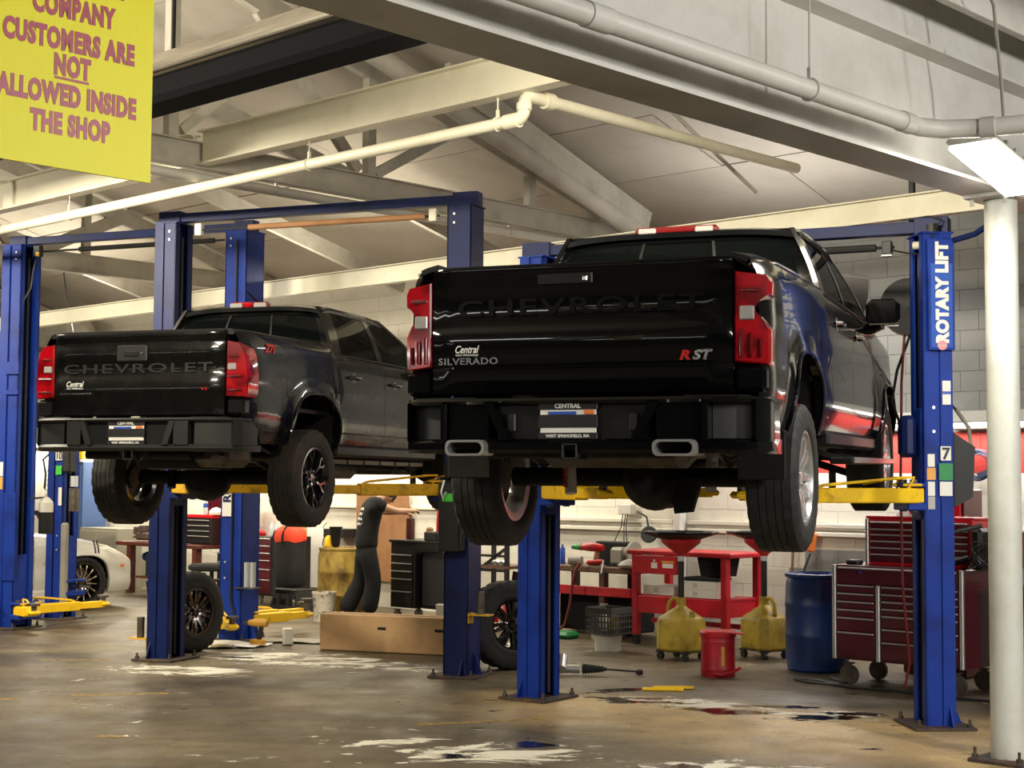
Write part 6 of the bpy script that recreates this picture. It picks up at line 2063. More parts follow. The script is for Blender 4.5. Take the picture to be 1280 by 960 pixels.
for k, (x, y) in enumerate(((-0.08, 0.02), (0.08, 0.0), (0.0, 0.09))):
    o = MB().lathe([(0, 0), (0.055, 0), (0.055, 0.13), (0.03, 0.17), (0.02, 0.19), (0, 0.19)], n=14).obj('oil_bottle', M['yellowjug'] if k else M['whiteplastic'])
    o.location = at(-10.34 + x, 12.35 + y, 0.188)
    tag(o, ('pale bottle standing in the milk crate', 'yellowish bottle at the front of the milk crate', 'yellowish bottle at the back of the milk crate')[k], 'bottle')
bk = thing('low_bucket', 'cut-down white bucket carrying the milk crate', 'bucket', at(-10.35, 12.35), 0)
MB().lathe([(0, 0), (0.13, 0), (0.145, 0.15), (0.152, 0.152), (0.152, 0.168), (0.0, 0.168)], n=24).obj('body', M['whiteplastic'], bk)

# ---- grey rack with fire extinguisher behind the loose wheel
rk = thing('steel_rack', 'black steel rack with a wooden shelf between the two lift posts', 'rack', at(-12.85, 13.35), -BYAW)
for x in (-0.3, 0.3):
    for y in (-0.2, 0.2):
        MB().box((x, y, 0.5), (0.045, 0.045, 1.0)).obj('post', M['blacksteel'], rk, smooth=False)
MB().box((0.05, 0, 0.72), (0.6, 0.46, 0.035)).obj('wooden_shelf', M['wood'], rk)
MB().bar((-0.3, -0.2, 0.6), (0.3, -0.2, 0.95), 0.03, 0.03).obj('brace', M['blacksteel'], rk)
MB().bar((-0.3, -0.2, 0.85), (0.3, -0.2, 0.85), 0.03, 0.03).obj('cross_rail', M['blacksteel'], rk)
MB().bar((-0.3, -0.2, 0.68), (0.3, -0.2, 0.68), 0.03, 0.03).obj('cross_rail', M['blacksteel'], rk)
for k in range(3):
    bench_item('machined_part', ('bright machined part on the steel rack near its post', 'bright machined ring in the middle of the steel rack shelf', 'bright machined part at the bench end of the rack shelf')[k], 'part',
               MB().lathe([(0.02, 0), (0.06, 0), (0.06, 0.04), (0.03, 0.06), (0.02, 0.05)], n=14), M['alloy'], -12.9 + 0.13 * k, 13.25 - 0.03 * k, 0.742)
for k in range(2):
    fe = thing('fire_extinguisher', ('small red extinguisher standing against the rack leg', 'second small red extinguisher on the floor beside the rack')[k], 'extinguisher', at(-12.62 + 0.22 * k, 13.0 + 0.02 * k), 0)
    MB().lathe([(0, 0), (0.055, 0), (0.06, 0.02), (0.06, 0.36), (0.03, 0.42), (0.02, 0.44), (0, 0.44)], n=16).obj('cylinder', M['red'], fe)
    MB().bar((-0.03, 0, 0.46), (0.07, 0, 0.48), 0.02, 0.02).obj('valve', M['blacksteel'], fe)
for k in range(3):
    bench_item('stock_bar', ('rusty bar stock standing in the rack nearest its brace', 'rusty bar stock standing in the middle of the rack', 'rusty bar stock by the wooden bench end of the rack')[k], 'bar', MB().bar((0, 0, 0), (0.03, 0.1, 0.66), 0.05, 0.05), M['darkwood'], -12.72 + 0.09 * k, 13.35, 0)

# ---- loose wheels
wl = wheel_meshes(0.40, 0.27, 0.225, 8, 'twin', M['rubber'], M['blackrim'], None)
lw = thing('loose_wheel', 'loose wheel and tyre propped behind the far navy lift post', 'wheel', (-3.22, 15.72, 0.395), 0, rot=(0, -0.06, -0.55))
put_wheel(lw, wl, (0, 0, 0), 1, 0.2, brakes=False, as_thing=True)
lw2 = thing('loose_wheel', 'loose wheel and tyre between the lift posts by the cardboard box', 'wheel', (-0.02, 14.42, 0.405), 0, rot=(0, -0.07, -1.05))
wl2 = dict(wl)
put_wheel(lw2, wl2, (0, 0, 0), 1, 0.5, brakes=False, as_thing=True)

# ---- steering rack lying on the floor
sr = thing('steering_rack', 'steering rack with black rubber boot lying on the floor by the lift post', 'car part', (0.62, 14.02, 0), -0.10)
MB().tube([(-0.45, 0, 0.05), (0.0, 0, 0.05)], 0.035, 12).obj('rack_housing', M['alloy'], sr)
MB().cyl((-0.16, -0.05, 0.05), (-0.16, 0.10, 0.14), 0.045, n=14).obj('pinion_housing', M['alloy'], sr)
MB().box((-0.30, 0.03, 0.09), (0.14, 0.12, 0.13), bev=0.02).obj('motor', M['alloy'], sr)
bt = MB()
bt.lathe([(0.03, 0.0)] + [(0.052 - 0.012 * (k % 2) - 0.0014 * k, 0.012 * (k + 1)) for k in range(16)] + [(0.016, 0.22)], o=(0.02, 0, 0.055), axis=(1, 0, 0), n=18)
bt.obj('rubber_boot', M['rubber'], sr)
MB().tube([(0.22, 0, 0.055), (0.50, -0.01, 0.04)], 0.009, 8).obj('tie_rod', M['blacksteel'], sr)
MB().lathe([(0, -0.03), (0.03, -0.02), (0.034, 0), (0.03, 0.02), (0, 0.03)], o=(0.53, -0.01, 0.035), n=14).obj('tie_rod_end', M['blacksteel'], sr)
for k, (x, y, r_) in enumerate(((1.26, 12.98, -0.12), (1.36, 13.10, -0.05))):
    o = MB().box((0, 0, 0.012), (0.34, 0.035, 0.022), bev=0.004).obj('yellow_strip', M['yellow'])
    o.location, o.rotation_euler = (x, y, 0.002), (0, 0, r_)
    tag(o, ('nearer of two yellow strips lying by the oil puddle', 'farther of two yellow strips lying by the oil puddle')[k], 'strip')

# ---- long carton on the floor
bx_ = thing('long_carton', 'long brown cardboard carton with hand holes lying on the floor', 'box', (-1.12, 15.80, 0), math.atan2(-0.44, 1.2))
MB().box((0, 0, 0.185), (1.62, 0.30, 0.36), bev=0.006).obj('carton_body', M['cardboard'], bx_)
for x in (0.0, 0.62):
    MB().box((x - 0.12, -0.1505, 0.24), (0.09, 0.004, 0.028), bev=0.001).obj('hand_hole', M['underbody'], bx_)
MB().box((0, 0, 0.367), (1.62, 0.06, 0.002)).obj('packing_tape', M['cardbrown'], bx_)
o = MB().box((0, 0, 0.15), (0.34, 0.06, 0.30), bev=0.006).obj('pale_panel', M['greyplate'])
o.location, o.rotation_euler = at(-12.78, 12.45, 0.02), (0.1, 0, -BYAW)
tag(o, 'pale grey panel leaning behind the end of the long carton', 'panel')
MB().cyl((-0.10, -0.032, 0.16), (-0.10, -0.034, 0.16), 0.02, n=12).obj('panel_hole', M['underbody'], o)

# ---- black tool cart of the mechanic, and what lies on it
tcart = thing('tool_cart', 'black tool cart with open compartment where the mechanic works', 'tool cart', at(-14.02, 13.35), -BYAW)
MB().box((-0.26, 0, 0.56), (0.44, 0.50, 0.80), bev=0.01).obj('drawer_body', M['blacksteel'], tcart)
drawer_bank(tcart, -0.46, -0.07, -0.25, 0.22, 0.82, (1.1, 1, 1, 1.6, 1.6), M['blacksteel'])
MB().box((0.24, 0.05, 0.50), (0.48, 0.42, 0.68), bev=0.01).obj('side_locker', M['blacksteel'], tcart)
MB().box((0.24, -0.18, 0.50), (0.42, 0.02, 0.60), bev=0.008).obj('cabinet_door', M['cloth'], tcart)
MB().box((0, 0, 0.975), (1.0, 0.54, 0.035), bev=0.008).obj('cart_top', M['blacksteel'], tcart)
for x in (-0.42, 0.42):
    for y in (-0.18, 0.18):
        caster(tcart, x, y, 0.06, M['greyplate'])
lid = MB().box((0.10, 0.27, 1.18), (0.03, 0.02, 0.50), Matrix.Rotation(-0.25, 3, 'Y')).obj('lid_stay', M['blacksteel'], tcart)
bench_item('battery_box', 'dark tool tray on top of the black cart', 'tray', MB().box((0, 0, 0.055), (0.22, 0.24, 0.11), bev=0.012), M['greyplastic'], -13.78, 13.2, 0.993)
bench_item('battery_box', 'second dark tray at the lift end of the black cart', 'tray', MB().box((0, 0, 0.05), (0.16, 0.24, 0.10), bev=0.012), M['greyplastic'], -13.58, 13.2, 0.993)
bench_item('cordless_ratchet', 'red cordless ratchet standing on the dark tray', 'power tool', MB().lathe([(0, 0), (0.036, 0), (0.036, 0.10), (0.03, 0.2), (0.02, 0.28), (0, 0.28)], n=14), M['redprint'], -13.74, 13.2, 1.103, 0, (('ratchet_nose', MB().cyl((0, 0, 0.26), (0, 0, 0.36), 0.024, n=12), M['blacksteel']),))
bench_item('air_ratchet', 'silver air ratchet standing upright on the second tray', 'tool', MB().lathe([(0, 0), (0.03, 0), (0.03, 0.12), (0.02, 0.2), (0.016, 0.34), (0, 0.34)], n=14), M['alloy'], -13.58, 13.2, 1.093, 0, (('ratchet_head', MB().cyl((0, 0, 0.33), (0, 0, 0.40), 0.022, n=12), M['rod']),))
bench_item('brown_can', 'brown can the mechanic reaches for on the cart', 'can', MB().lathe([(0, 0), (0.055, 0), (0.055, 0.26), (0, 0.26)], n=18), M['darkwood'], -14.36, 13.30, 0.993)
bench_item('parts_bottle', 'small clear bottle on the cart behind the mechanic', 'bottle', MB().lathe([(0, 0), (0.03, 0), (0.03, 0.1), (0.012, 0.14), (0, 0.14)], n=14), M['bottle'], -14.48, 13.42, 0.993)
bench_item('brown_jar', 'brown jar beside the clear bottle on the cart', 'jar', MB().lathe([(0, 0), (0.045, 0), (0.045, 0.13), (0.03, 0.15), (0, 0.15)], n=14), M['cardbrown'], -14.20, 13.48, 0.993)
sh = MB().box((0, 0, 0.62), (1.05, 0.02, 1.24)).obj('brown_board', M['cardbrown'], None, smooth=False)
sh.location, sh.rotation_euler = at(-15.92, 14.24, 0.36), (0.02, 0, -BYAW)
tag(sh, 'large sheet of brown board standing on the wall behind the mechanic', 'board')
sh2 = thing('wall_shelf', 'dark metal shelf on the wall behind the mechanic', 'shelf', at(-16.70, 14.16, 0.93), -BYAW)
MB().box((0, 0, 0.06), (0.42, 0.30, 0.12), bev=0.006).obj('shelf_box', M['greyplastic'], sh2)
MB().tube([(-0.18, -0.05, 0.12), (-0.24, -0.1, 0.08), (-0.27, -0.1, 0.14), (-0.2, -0.1, 0.2)], 0.006, 6).obj('wire_hook', M['cable'], sh2)
bench_item('creeper', 'black folded creeper leaning by the mechanic\'s cart', 'creeper', MB().bar((0, 0, 0.02), (0.12, 0.2, 0.62), 0.32, 0.03, bev=0.01), M['cloth'], -13.36, 12.85, 0.0, 0,
           (('creeper_rail', MB().bar((0.02, -0.03, 0.02), (0.18, 0.16, 0.62), 0.02, 0.03), M['rod']),))

# ---- stained yellow drum, funnels, bucket
yd = thing('yellow_drum', 'stained yellow plastic drum beside the mechanic', 'drum', at(-15.12, 12.85), 0)
MB().lathe([(0.0, 0.0), (0.27, 0.0), (0.295, 0.02), (0.305, 0.10), (0.308, 0.28), (0.312, 0.29), (0.308, 0.31), (0.310, 0.56), (0.314, 0.57), (0.310, 0.59), (0.306, 0.78), (0.29, 0.84), (0.30, 0.85), (0.30, 0.875), (0.27, 0.88), (0.26, 0.86), (0, 0.86)], n=40).obj('body', M['yellowdrum'], yd)
MB().cyl((0.1, 0.05, 0.86), (0.1, 0.05, 0.885), 0.04, n=14).obj('bung', M['yellowdrum'], yd)
bench_item('black_funnel', 'tall black funnel standing on the yellow drum', 'funnel', MB().lathe([(0.025, 0.0), (0.05, 0.02), (0.085, 0.26), (0.078, 0.26), (0.045, 0.03), (0.02, 0.0)], n=18, closed=True), M['blackplastic'], -15.2, 12.8, 0.875)
bench_item('yellow_tag', 'small yellow jug on the yellow drum', 'jug', MB().lathe([(0, 0), (0.05, 0), (0.055, 0.06), (0.045, 0.11), (0.02, 0.14), (0, 0.14)], n=10), M['yellow'], -15.34, 12.8, 0.882, 0, (('handle', MB().tube([(-0.04, 0, 0.12), (-0.10, 0, 0.10), (-0.12, 0, 0.03), (-0.11, 0, 0)], 0.007, 6), M['cable']),))
wbk = thing('white_bucket', 'splattered white bucket between the yellow drum and the mechanic', 'bucket', at(-14.86, 12.34), 0)
MB().lathe([(0, 0), (0.12, 0), (0.14, 0.33), (0.15, 0.335), (0.15, 0.36), (0.135, 0.36), (0.115, 0.02), (0, 0.02)], n=24).obj('body', mat('splattered_white_bucket', S(214, 206, 188), 0.6, col2=S(110, 100, 88), scale=14, lo=0.5, hi=0.62), wbk)
MB().tube([(0.145 * cos(q), 0.145 * sin(q) - 0.02, 0.30 - 0.10 * sin(q)) for q in [pi * k / 10 for k in range(11)]], 0.004, 5).obj('bail', M['rod'], wbk)

# ---- bag on step stool, cabinets at the far bench
ss = thing('step_stool', 'dark plastic folding step stool under the black bag', 'stool', at(-16.28, 13.0), -BYAW)
s_ = MB()
MB().box((0, 0, 0.285), (0.46, 0.28, 0.03), bev=0.01).obj('stool_top', M['greyplastic'], ss)
for x in (-1, 1):
    l = MB()
    l.loft([[(x * 0.29, -0.19, 0), (x * 0.29, 0.19, 0), (x * 0.25, 0.19, 0), (x * 0.25, -0.19, 0)], [(x * 0.23, -0.13, 0.28), (x * 0.23, 0.13, 0.28), (x * 0.20, 0.13, 0.28), (x * 0.20, -0.13, 0.28)]])
    l.obj('leg_panel', M['greyplastic'], ss, smooth=False)
for z in (0.06, 0.20):
    MB().box((0, -0.19 + z * 0.2, z), (0.50 - z * 0.2, 0.02, 0.06)).obj('front_rail', M['greyplastic'], ss, smooth=False)
for x in (-0.1, 0.1):
    MB().box((x, -0.17, 0.13), (0.06, 0.02, 0.20)).obj('front_strut', M['greyplastic'], ss, smooth=False)
bg = thing('duffel_bag', 'black duffel bag with orange top standing on the step stool', 'bag', at(-16.55, 13.15, 0.302), -BYAW)
b_ = MB()
rings = []
for k, (w_, d_, z) in enumerate(((0.17, 0.12, 0.0), (0.21, 0.15, 0.04), (0.21, 0.155, 0.30), (0.20, 0.15, 0.55), (0.21, 0.15, 0.62))):
    rings.append([((w_ + 0.012 * sin(5 * q + 3 * k)) * math.copysign(abs(cos(q)) ** 0.6, cos(q)), d_ * math.copysign(abs(sin(q)) ** 0.6, sin(q)), z) for q in [2 * pi * j / 24 for j in range(24)]])
b_.loft(rings)
b_.obj('bag_body', M['bag'], bg, angle=60)
rings = []
for (w_, d_, z) in ((0.215, 0.155, 0.60), (0.225, 0.165, 0.66), (0.21, 0.15, 0.74), (0.13, 0.09, 0.79)):
    rings.append([(w_ * math.copysign(abs(cos(q)) ** 0.6, cos(q)), d_ * math.copysign(abs(sin(q)) ** 0.6, sin(q)), z + 0.012 * sin(4 * q)) for q in [2 * pi * j / 24 for j in range(24)]])
MB().loft(rings).obj('bag_top', M['bagorange'], bg, angle=60)
MB().tube([(0.04, -0.17, 0.55), (0.045, -0.172, 0.68), (0.04, -0.12, 0.78), (0.02, 0.0, 0.81)], 0.016, 8).obj('strap', M['cloth'], bg)
MB().tube([(-0.2, -0.1, 0.74), (-0.25, -0.12, 0.6), (-0.26, -0.12, 0.4), (-0.24, -0.1, 0.25)], 0.014, 8).obj('strap', M['cloth'], bg)
dc = thing('drawer_cabinet', 'dark red drawer cabinet beside the black duffel bag', 'cabinet', at(-17.35, 13.65), -BYAW)
MB().box((0, 0, 0.53), (0.66, 0.48, 0.82), bev=0.008).obj('body', M['blacksteel'], dc)
drawer_bank(dc, -0.32, 0.06, -0.24, 0.15, 0.92, (0.9, 0.9, 0.9, 1.1, 1.3, 1.8), M['reddark'])
MB().box((0.20, -0.25, 0.53), (0.24, 0.02, 0.78), bev=0.006).obj('cabinet_door', M['cloth'], dc)
for x in (-0.26, 0.26):
    caster(dc, x, -0.18, 0.055, M['alloy'])
    caster(dc, x, 0.18, 0.055, M['alloy'])
bench_item('carton', 'plain carton on the dark red drawer cabinet', 'box', MB().box((0, 0, 0.10), (0.30, 0.20, 0.20), bev=0.004), M['cardboard'], -17.15, 13.7, 0.942)
for k in range(2):
    bench_item('clear_bottle', ('clear bottle on the drawer cabinet next to the carton', 'clear bottle on the drawer cabinet nearer the blue post')[k], 'bottle', MB().lathe([(0, 0), (0.035, 0), (0.035, 0.13), (0.012, 0.18), (0.012, 0.2), (0, 0.2)], n=12), M['bottle'], -17.42 - 0.12 * k, 13.6, 0.942)
bench_item('red_rag', 'red rag on the drawer cabinet edge', 'rag', MB().lathe([(0, 0), (0.08, 0), (0.09, 0.04), (0.04, 0.08), (0, 0.09)], n=9), M['redprint'], -17.66, 13.50, 0.942)
o = MB().box((0, 0, 0.42), (0.40, 0.02, 0.84)).obj('white_wall_panel', M['poster'], None, smooth=False)
o.location, o.rotation_euler = at(-17.45, 14.29, 0.2), (0, 0, -BYAW)
tag(o, 'tall white panel on the wall between the bag and the yellow drum', 'panel')

rc = thing('red_tool_cart', 'bright red tall tool locker behind the blue lift post', 'tool chest', at(-18.45, 13.75), -BYAW)
MB().box((-0.10, 0.05, 1.03), (0.30, 0.36, 0.70), bev=0.008).obj('locker', M['red'], rc)
MB().box((0.05, 0, 0.42), (0.60, 0.46, 0.50), bev=0.008).obj('body', M['blacksteel'], rc)
drawer_bank(rc, -0.22, 0.34, -0.23, 0.15, 0.68, (1, 1, 1, 1.2), M['blacksteel'])
MB().cyl((0.10, -0.17, 0.68), (0.10, -0.17, 1.36), 0.018, n=10).obj('push_bar', M['alu'], rc)
for x in (-0.2, 0.3):
    caster(rc, x, -0.15, 0.05)
    caster(rc, x, 0.15, 0.05)
dk = thing('desk_drawer_chest', 'black drawer chest with red lid on the far wooden bench', 'tool chest', at(-19.06, 13.62, 0.78), -BYAW)
MB().box((0, 0, 0.19), (0.62, 0.36, 0.38), bev=0.006).obj('body', M['blacksteel'], dk)
drawer_bank(dk, -0.30, 0.30, -0.18, 0.02, 0.36, (1, 1, 1, 1.4), M['blacksteel'])
MB().box((0, 0, 0.405), (0.64, 0.38, 0.05), bev=0.008).obj('lid', M['red'], dk)
bench_item('red_crate', 'open red parts bin on the black drawer chest', 'bin', MB().box((0, 0, 0.20), (0.60, 0.26, 0.40), bev=0.02), M['reddark'], -19.06, 13.86, 1.212)
bench_item('water_bottle', 'clear water bottle standing on the red lid', 'bottle', MB().lathe([(0, 0), (0.035, 0), (0.036, 0.10), (0.030, 0.13), (0.035, 0.16), (0.03, 0.2), (0.013, 0.24), (0.013, 0.26), (0, 0.26)], n=14), M['bottle'], -19.0, 13.52, 1.212, 0, (('bottle_label', MB().lathe([(0.037, 0.10), (0.037, 0.16)], n=14), M['bluepaper']),))
bench_item('white_rag', 'white rag heaped beside the water bottle', 'rag', MB().lathe([(0, 0), (0.10, 0), (0.11, 0.04), (0.06, 0.09), (0, 0.11)], n=9), M['poster'], -18.78, 13.55, 1.212)
bench_item('paper_stack', 'white papers clipped over the red parts bin', 'paper', MB().box((0, 0, 0.06), (0.24, 0.03, 0.12)), M['poster'], -18.82, 13.68, 1.52)
wb2 = thing('far_work_bench', 'dark wooden bench with bottles beyond the silver car', 'bench', at(-19.85, 13.55), -BYAW)
MB().box((0, 0, 0.745), (2.2, 0.60, 0.06), bev=0.01).obj('bench_top', M['darkwood'], wb2)
for x in (-0.75, 0.95):
    for y in (-0.24, 0.24):
        MB().box((x, y, 0.36), (0.10, 0.10, 0.72)).obj('leg', M['darkwood'], wb2, smooth=False)
MB().box((0.2, 0, 0.25), (1.6, 0.5, 0.03)).obj('lower_shelf', M['darkwood'], wb2)
MB().bar((-0.72, -0.22, 0.7), (-0.95, -0.22, 0.1), 0.04, 0.04).obj('brace', M['darkwood'], wb2)
vise = thing('bench_vise', 'heavy dark vise bolted to the far bench corner', 'vise', at(-20.45, 13.45, 0.778), -BYAW)
MB().box((0, 0, 0.08), (0.34, 0.16, 0.12), bev=0.03).obj('vise_body', M['rust'], vise)
MB().box((-0.16, 0, 0.16), (0.06, 0.18, 0.12), bev=0.01).obj('jaw', M['rust'], vise)
MB().box((-0.02, 0, 0.19), (0.06, 0.18, 0.10), bev=0.01).obj('jaw', M['rust'], vise)
MB().cyl((-0.30, 0, 0.06), (-0.16, 0, 0.06), 0.02, n=10).obj('screw', M['rust'], vise)
for k, (x, m_, lab) in enumerate(((0.0, 'purple', 'purple spray can with red cap on the far bench'), (0.17, 'whiteplastic', 'white bottle next to the purple can on the far bench'), (0.32, 'yellowjug', 'yellowish bottle by the navy post on the far bench'))):
    bench_item('bench_bottle', lab, 'bottle', MB().lathe([(0, 0), (0.04, 0), (0.04, 0.20), (0.02, 0.25), (0, 0.25)], n=14), M[m_], -20.02 + x, 13.45, 0.778, 0,
               (('cap', MB().cyl((0, 0, 0.245), (0, 0, 0.30), 0.028, n=12), M['redprint'] if k == 0 else M['poster']),))
for k, (x, m_, w_, h_, lab) in enumerate(((-0.02, 'cloth', 0.26, 0.34, 'black box on the far bench lower shelf'), (0.24, 'poster', 0.12, 0.26, 'white carton on the far bench lower shelf'), (0.45, 'redprint', 0.22, 0.42, 'red container on the far bench lower shelf'))):
    bench_item('shelf_box', lab, 'box', MB().box((0, 0, h_ / 2), (w_, 0.24, h_), bev=0.01), M[m_], -20.05 + x, 13.42, 0.268)
bench_item('yellow_can_stack', 'yellow bucket on the floor behind the silver car nose', 'bucket', MB().lathe([(0, 0), (0.14, 0), (0.16, 0.42), (0.17, 0.42), (0.17, 0.45), (0, 0.45)], n=20), M['yellowdrum'], -20.75, 14.1, 0)
bench_item('blue_ball_float', 'blue round cap on the wall side of the silver car nose', 'cap', MB().lathe([(0, -0.08), (0.07, -0.05), (0.09, 0), (0.07, 0.05), (0, 0.08)], n=16), M['bluepaper'], -20.75, 13.7, 0.53)
bench_item('black_waste_bin', 'black bin on the floor under the far bench', 'bin', MB().lathe([(0, 0), (0.14, 0), (0.17, 0.22), (0, 0.22)], n=18), M['cloth'], -19.72, 13.2, 0)
st2 = thing('shop_stool', 'round black padded shop stool near the loose wheel', 'stool', at(-17.75, 12.75), 0)
MB().lathe([(0, 0.48), (0.29, 0.48), (0.32, 0.50), (0.32, 0.54), (0.28, 0.57), (0, 0.575)], n=30).obj('seat', M['cloth'], st2)
MB().cyl((0, 0, 0.10), (0, 0, 0.48), 0.03, n=12).obj('post', M['blacksteel'], st2)
for k in range(5):
    q = 2 * pi * k / 5
    MB().bar((0, 0, 0.11), (0.26 * cos(q), 0.26 * sin(q), 0.06), 0.035, 0.03).obj('foot_leg', M['blacksteel'], st2)
    MB().cyl((0.26 * cos(q) - 0.012, 0.26 * sin(q), 0.028), (0.26 * cos(q) + 0.012, 0.26 * sin(q), 0.028), 0.028, n=12).obj('caster', M['blacksteel'], st2)

# ---- by the empty lift: cordless drill, cardboard sheets, white block
dg_ = thing('cordless_drill', 'yellow and black cordless drill standing on the floor by the blue post', 'power tool', (-2.62, 16.28, 0), -0.4)
MB().tube([(-0.10, 0, 0.235), (-0.02, 0, 0.24), (0.06, 0, 0.24), (0.12, 0, 0.235)], [0.028, 0.042, 0.045, 0.035], 12).obj('motor_body', M['drillyellow'], dg_)
MB().tube([(-0.16, 0, 0.235), (-0.10, 0, 0.235)], [0.018, 0.026], 10).obj('chuck', M['blacksteel'], dg_)
MB().bar((0.05, 0, 0.21), (0.02, 0, 0.06), 0.045, 0.06, bev=0.015).obj('grip', M['cable'], dg_)
MB().box((0.01, 0, 0.035), (0.15, 0.09, 0.07), bev=0.012).obj('battery', M['drillyellow'], dg_)
for k, (x, y, sx, sy, r_, m_, lab) in enumerate(((-2.95, 16.35, 0.9, 0.42, -0.5, 'poster', 'creased white paper sheet at the foot of the blue post'), (-2.3, 16.7, 0.8, 0.35, -0.2, 'greyplate', 'flattened grey carton on the floor beyond the drill'), (-3.02, 16.06, 0.42, 0.2, 0.1, 'alloy', 'shiny foil tray on the floor near the loose wheel'))):
    sh_ = MB()
    pts = [[(sx * (u / 6 - 0.5) + 0.02 * sin(3 * v + k), sy * (v / 4 - 0.5), 0.012 + 0.015 * abs(sin(2.3 * u + 1.7 * v + k))) for v in range(5)] for u in range(7)]
    sh_.grid(pts, thick=(0, 0, -0.006))
    o = sh_.obj('floor_sheet', M[m_], None, angle=20)
    o.location, o.rotation_euler = (x, y, 0.001), (0, 0, r_)
    tag(o, lab, 'sheet')
o = MB().box((0, 0, 0.09), (0.10, 0.12, 0.17), bev=0.01).obj('white_block', M['whiteplastic'])
o.location, o.rotation_euler = (-2.32, 16.4, 0.0), (0, 0, 0.3)
tag(o, 'white plastic block beside the cordless drill', 'block')

# ---- hose reel under the roof with its red hose, coiled cord on the wall
hr = thing('hose_reel', 'black hose reel hung from the roof behind the truck mirror', 'reel', at(-6.22, 11.15, 3.12), -BYAW)
MB().lathe([(0.0, -0.05), (0.08, -0.05), (0.10, -0.035), (0.225, -0.04), (0.235, 0.0), (0.225, 0.08), (0.10, 0.075), (0, 0.09)], axis=(0.35, -1, 0), n=36).obj('reel_case', M['blackplastic'], hr)
MB().bar((0.0, 0.05, 0.0), (0.0, 0.05, 1.95), 0.04, 0.04).obj('hanger', M['blacksteel'], hr)
MB().tube([(-0.05, 0.0, -0.2), (-0.07, -0.02, -0.6), (-0.08, -0.03, -1.4), (-0.06, -0.05, -2.2), (0.0, -0.06, -2.8), (-0.04, -0.06, -3.0)], 0.011, 8).obj('hose', M['hose'], hr)
MB().tube([(0.0, 0.0, -0.22), (-0.12, 0.0, -0.5), (-0.17, 0, -0.75), (-0.10, 0, -0.92), (0.05, 0, -0.94), (0.14, 0, -0.85)], 0.012, 8).obj('hose_loop', M['cable'], hr)
cc = MB()
for k in range(7):
    R_ = 0.12 + 0.018 * (k % 3)
    cc.tube([(R_ * cos(q) + 0.012 * (k - 3), -0.012 * k, R_ * 0.95 * sin(q) + 0.01 * (k % 2)) for q in [2 * pi * j / 22 for j in range(22)]], 0.006, 5, closed=True)
cc.tube([(-0.12, -0.02, -0.02), (-0.2, -0.02, -0.02), (-0.26, 0, -0.12), (-0.40, 0, -0.22)], 0.006, 5)
cc.cyl((-0.08, -0.05, 0.0), (-0.06, -0.10, 0.0), 0.03, n=12)
cc.bar((0.02, -0.06, -0.10), (0.13, -0.06, -0.06), 0.05, 0.05)
o = cc.obj('coiled_cord', M['bluecable'])
o.location, o.rotation_euler = at(-7.22, 14.27, 1.90), (0, 0, -BYAW)
tag(o, 'blue-grey cord hung in a coil on the wall next to the white column', 'cord')
hr2 = thing('wall_reel', 'black cord reel on the far wall behind the nearest blue post', 'reel', at(-22.4, 12.6, 2.72), -BYAW)
MB().lathe([(0, -0.05), (0.10, -0.05), (0.22, -0.04), (0.22, 0.05), (0, 0.06)], axis=(0.3, -1, 0), n=28).obj('reel_case', M['blackplastic'], hr2)
MB().bar((0, 0.04, 0), (0, 0.04, 2.2), 0.04, 0.04).obj('hanger', M['blacksteel'], hr2)
MB().box((0.06, -0.06, 0.0), (0.06, 0.02, 0.08)).obj('reel_label', M['poster'], hr2, smooth=False)

# far end: posters, blue bin, grey cabinet, drain pans
for k, (b, a, z, sx, sz, lab) in enumerate(((-25.2, 14.30, 2.85, 0.7, 0.5, 'printed notice high on the far wall'), (-24.75, 14.30, 1.65, 0.45, 0.6, 'printed notice under the far fluorescent strip'), (-23.9, 14.30, 2.95, 0.5, 0.75, 'tall printed notice on the far wall by the dusty truck lamp'))):
    o = MB().box((0, 0, 0), (sx, 0.008, sz)).obj('notice', M['poster'], None, smooth=False)
    o.location, o.rotation_euler = at(b, a, z), (0, 0, -BYAW)
    tag(o, lab, 'notice')
    for q in range(6):
        MB().box((-0.03 * sx, -0.006, sz * (0.36 - 0.14 * q)), (sx * (0.75 - 0.1 * (q % 3)), 0.002, sz * 0.035)).obj('printed_line', M['postergrey'], o, smooth=False)
bb = thing('blue_parts_bin', 'dull blue cabinet with yellow box on top beyond the post marked 10', 'cabinet', at(-23.0, 13.9, 0.0), -BYAW)
MB().box((0, 0, 1.0), (0.75, 0.45, 2.0), bev=0.01).obj('body', M['dullblue'], bb)
MB().box((0, -0.235, 1.0), (0.68, 0.02, 1.9), bev=0.006).obj('cabinet_door', M['dullblue'], bb)
MB().box((0, -0.25, 2.02), (0.70, 0.04, 0.05)).obj('top_rail', M['greycab'], bb)
bench_item('yellow_box', 'yellow box on top of the dull blue cabinet', 'box', MB().box((0, 0, 0.15), (0.42, 0.3, 0.30), bev=0.01), M['yellow'], -23.0, 13.9, 2.05)
gc = thing('grey_cabinet', 'grey two-door cabinet behind the silver car bonnet', 'cabinet', at(-21.95, 13.8), -BYAW)
MB().box((0, 0, 0.47), (1.1, 0.45, 0.94), bev=0.006).obj('body', M['greycab'], gc)
for x in (-0.275, 0.275):
    MB().box((x, -0.235, 0.47), (0.52, 0.02, 0.86), bev=0.004).obj('cabinet_door', M['greycab'], gc)
dpl = copy_thing(dp_, at(-21.15, 12.25), -BYAW, 'oil drain stand whose red pan shows behind the post marked 10', 'oil drain stands')
wp = MB().box((0, 0, 1.25), (0.45, 0.10, 2.5), bev=0.01).obj('wall_pier_trim', M['whitepaint'])
wp.location, wp.rotation_euler = at(-24.05, 14.28), (0, 0, -BYAW)
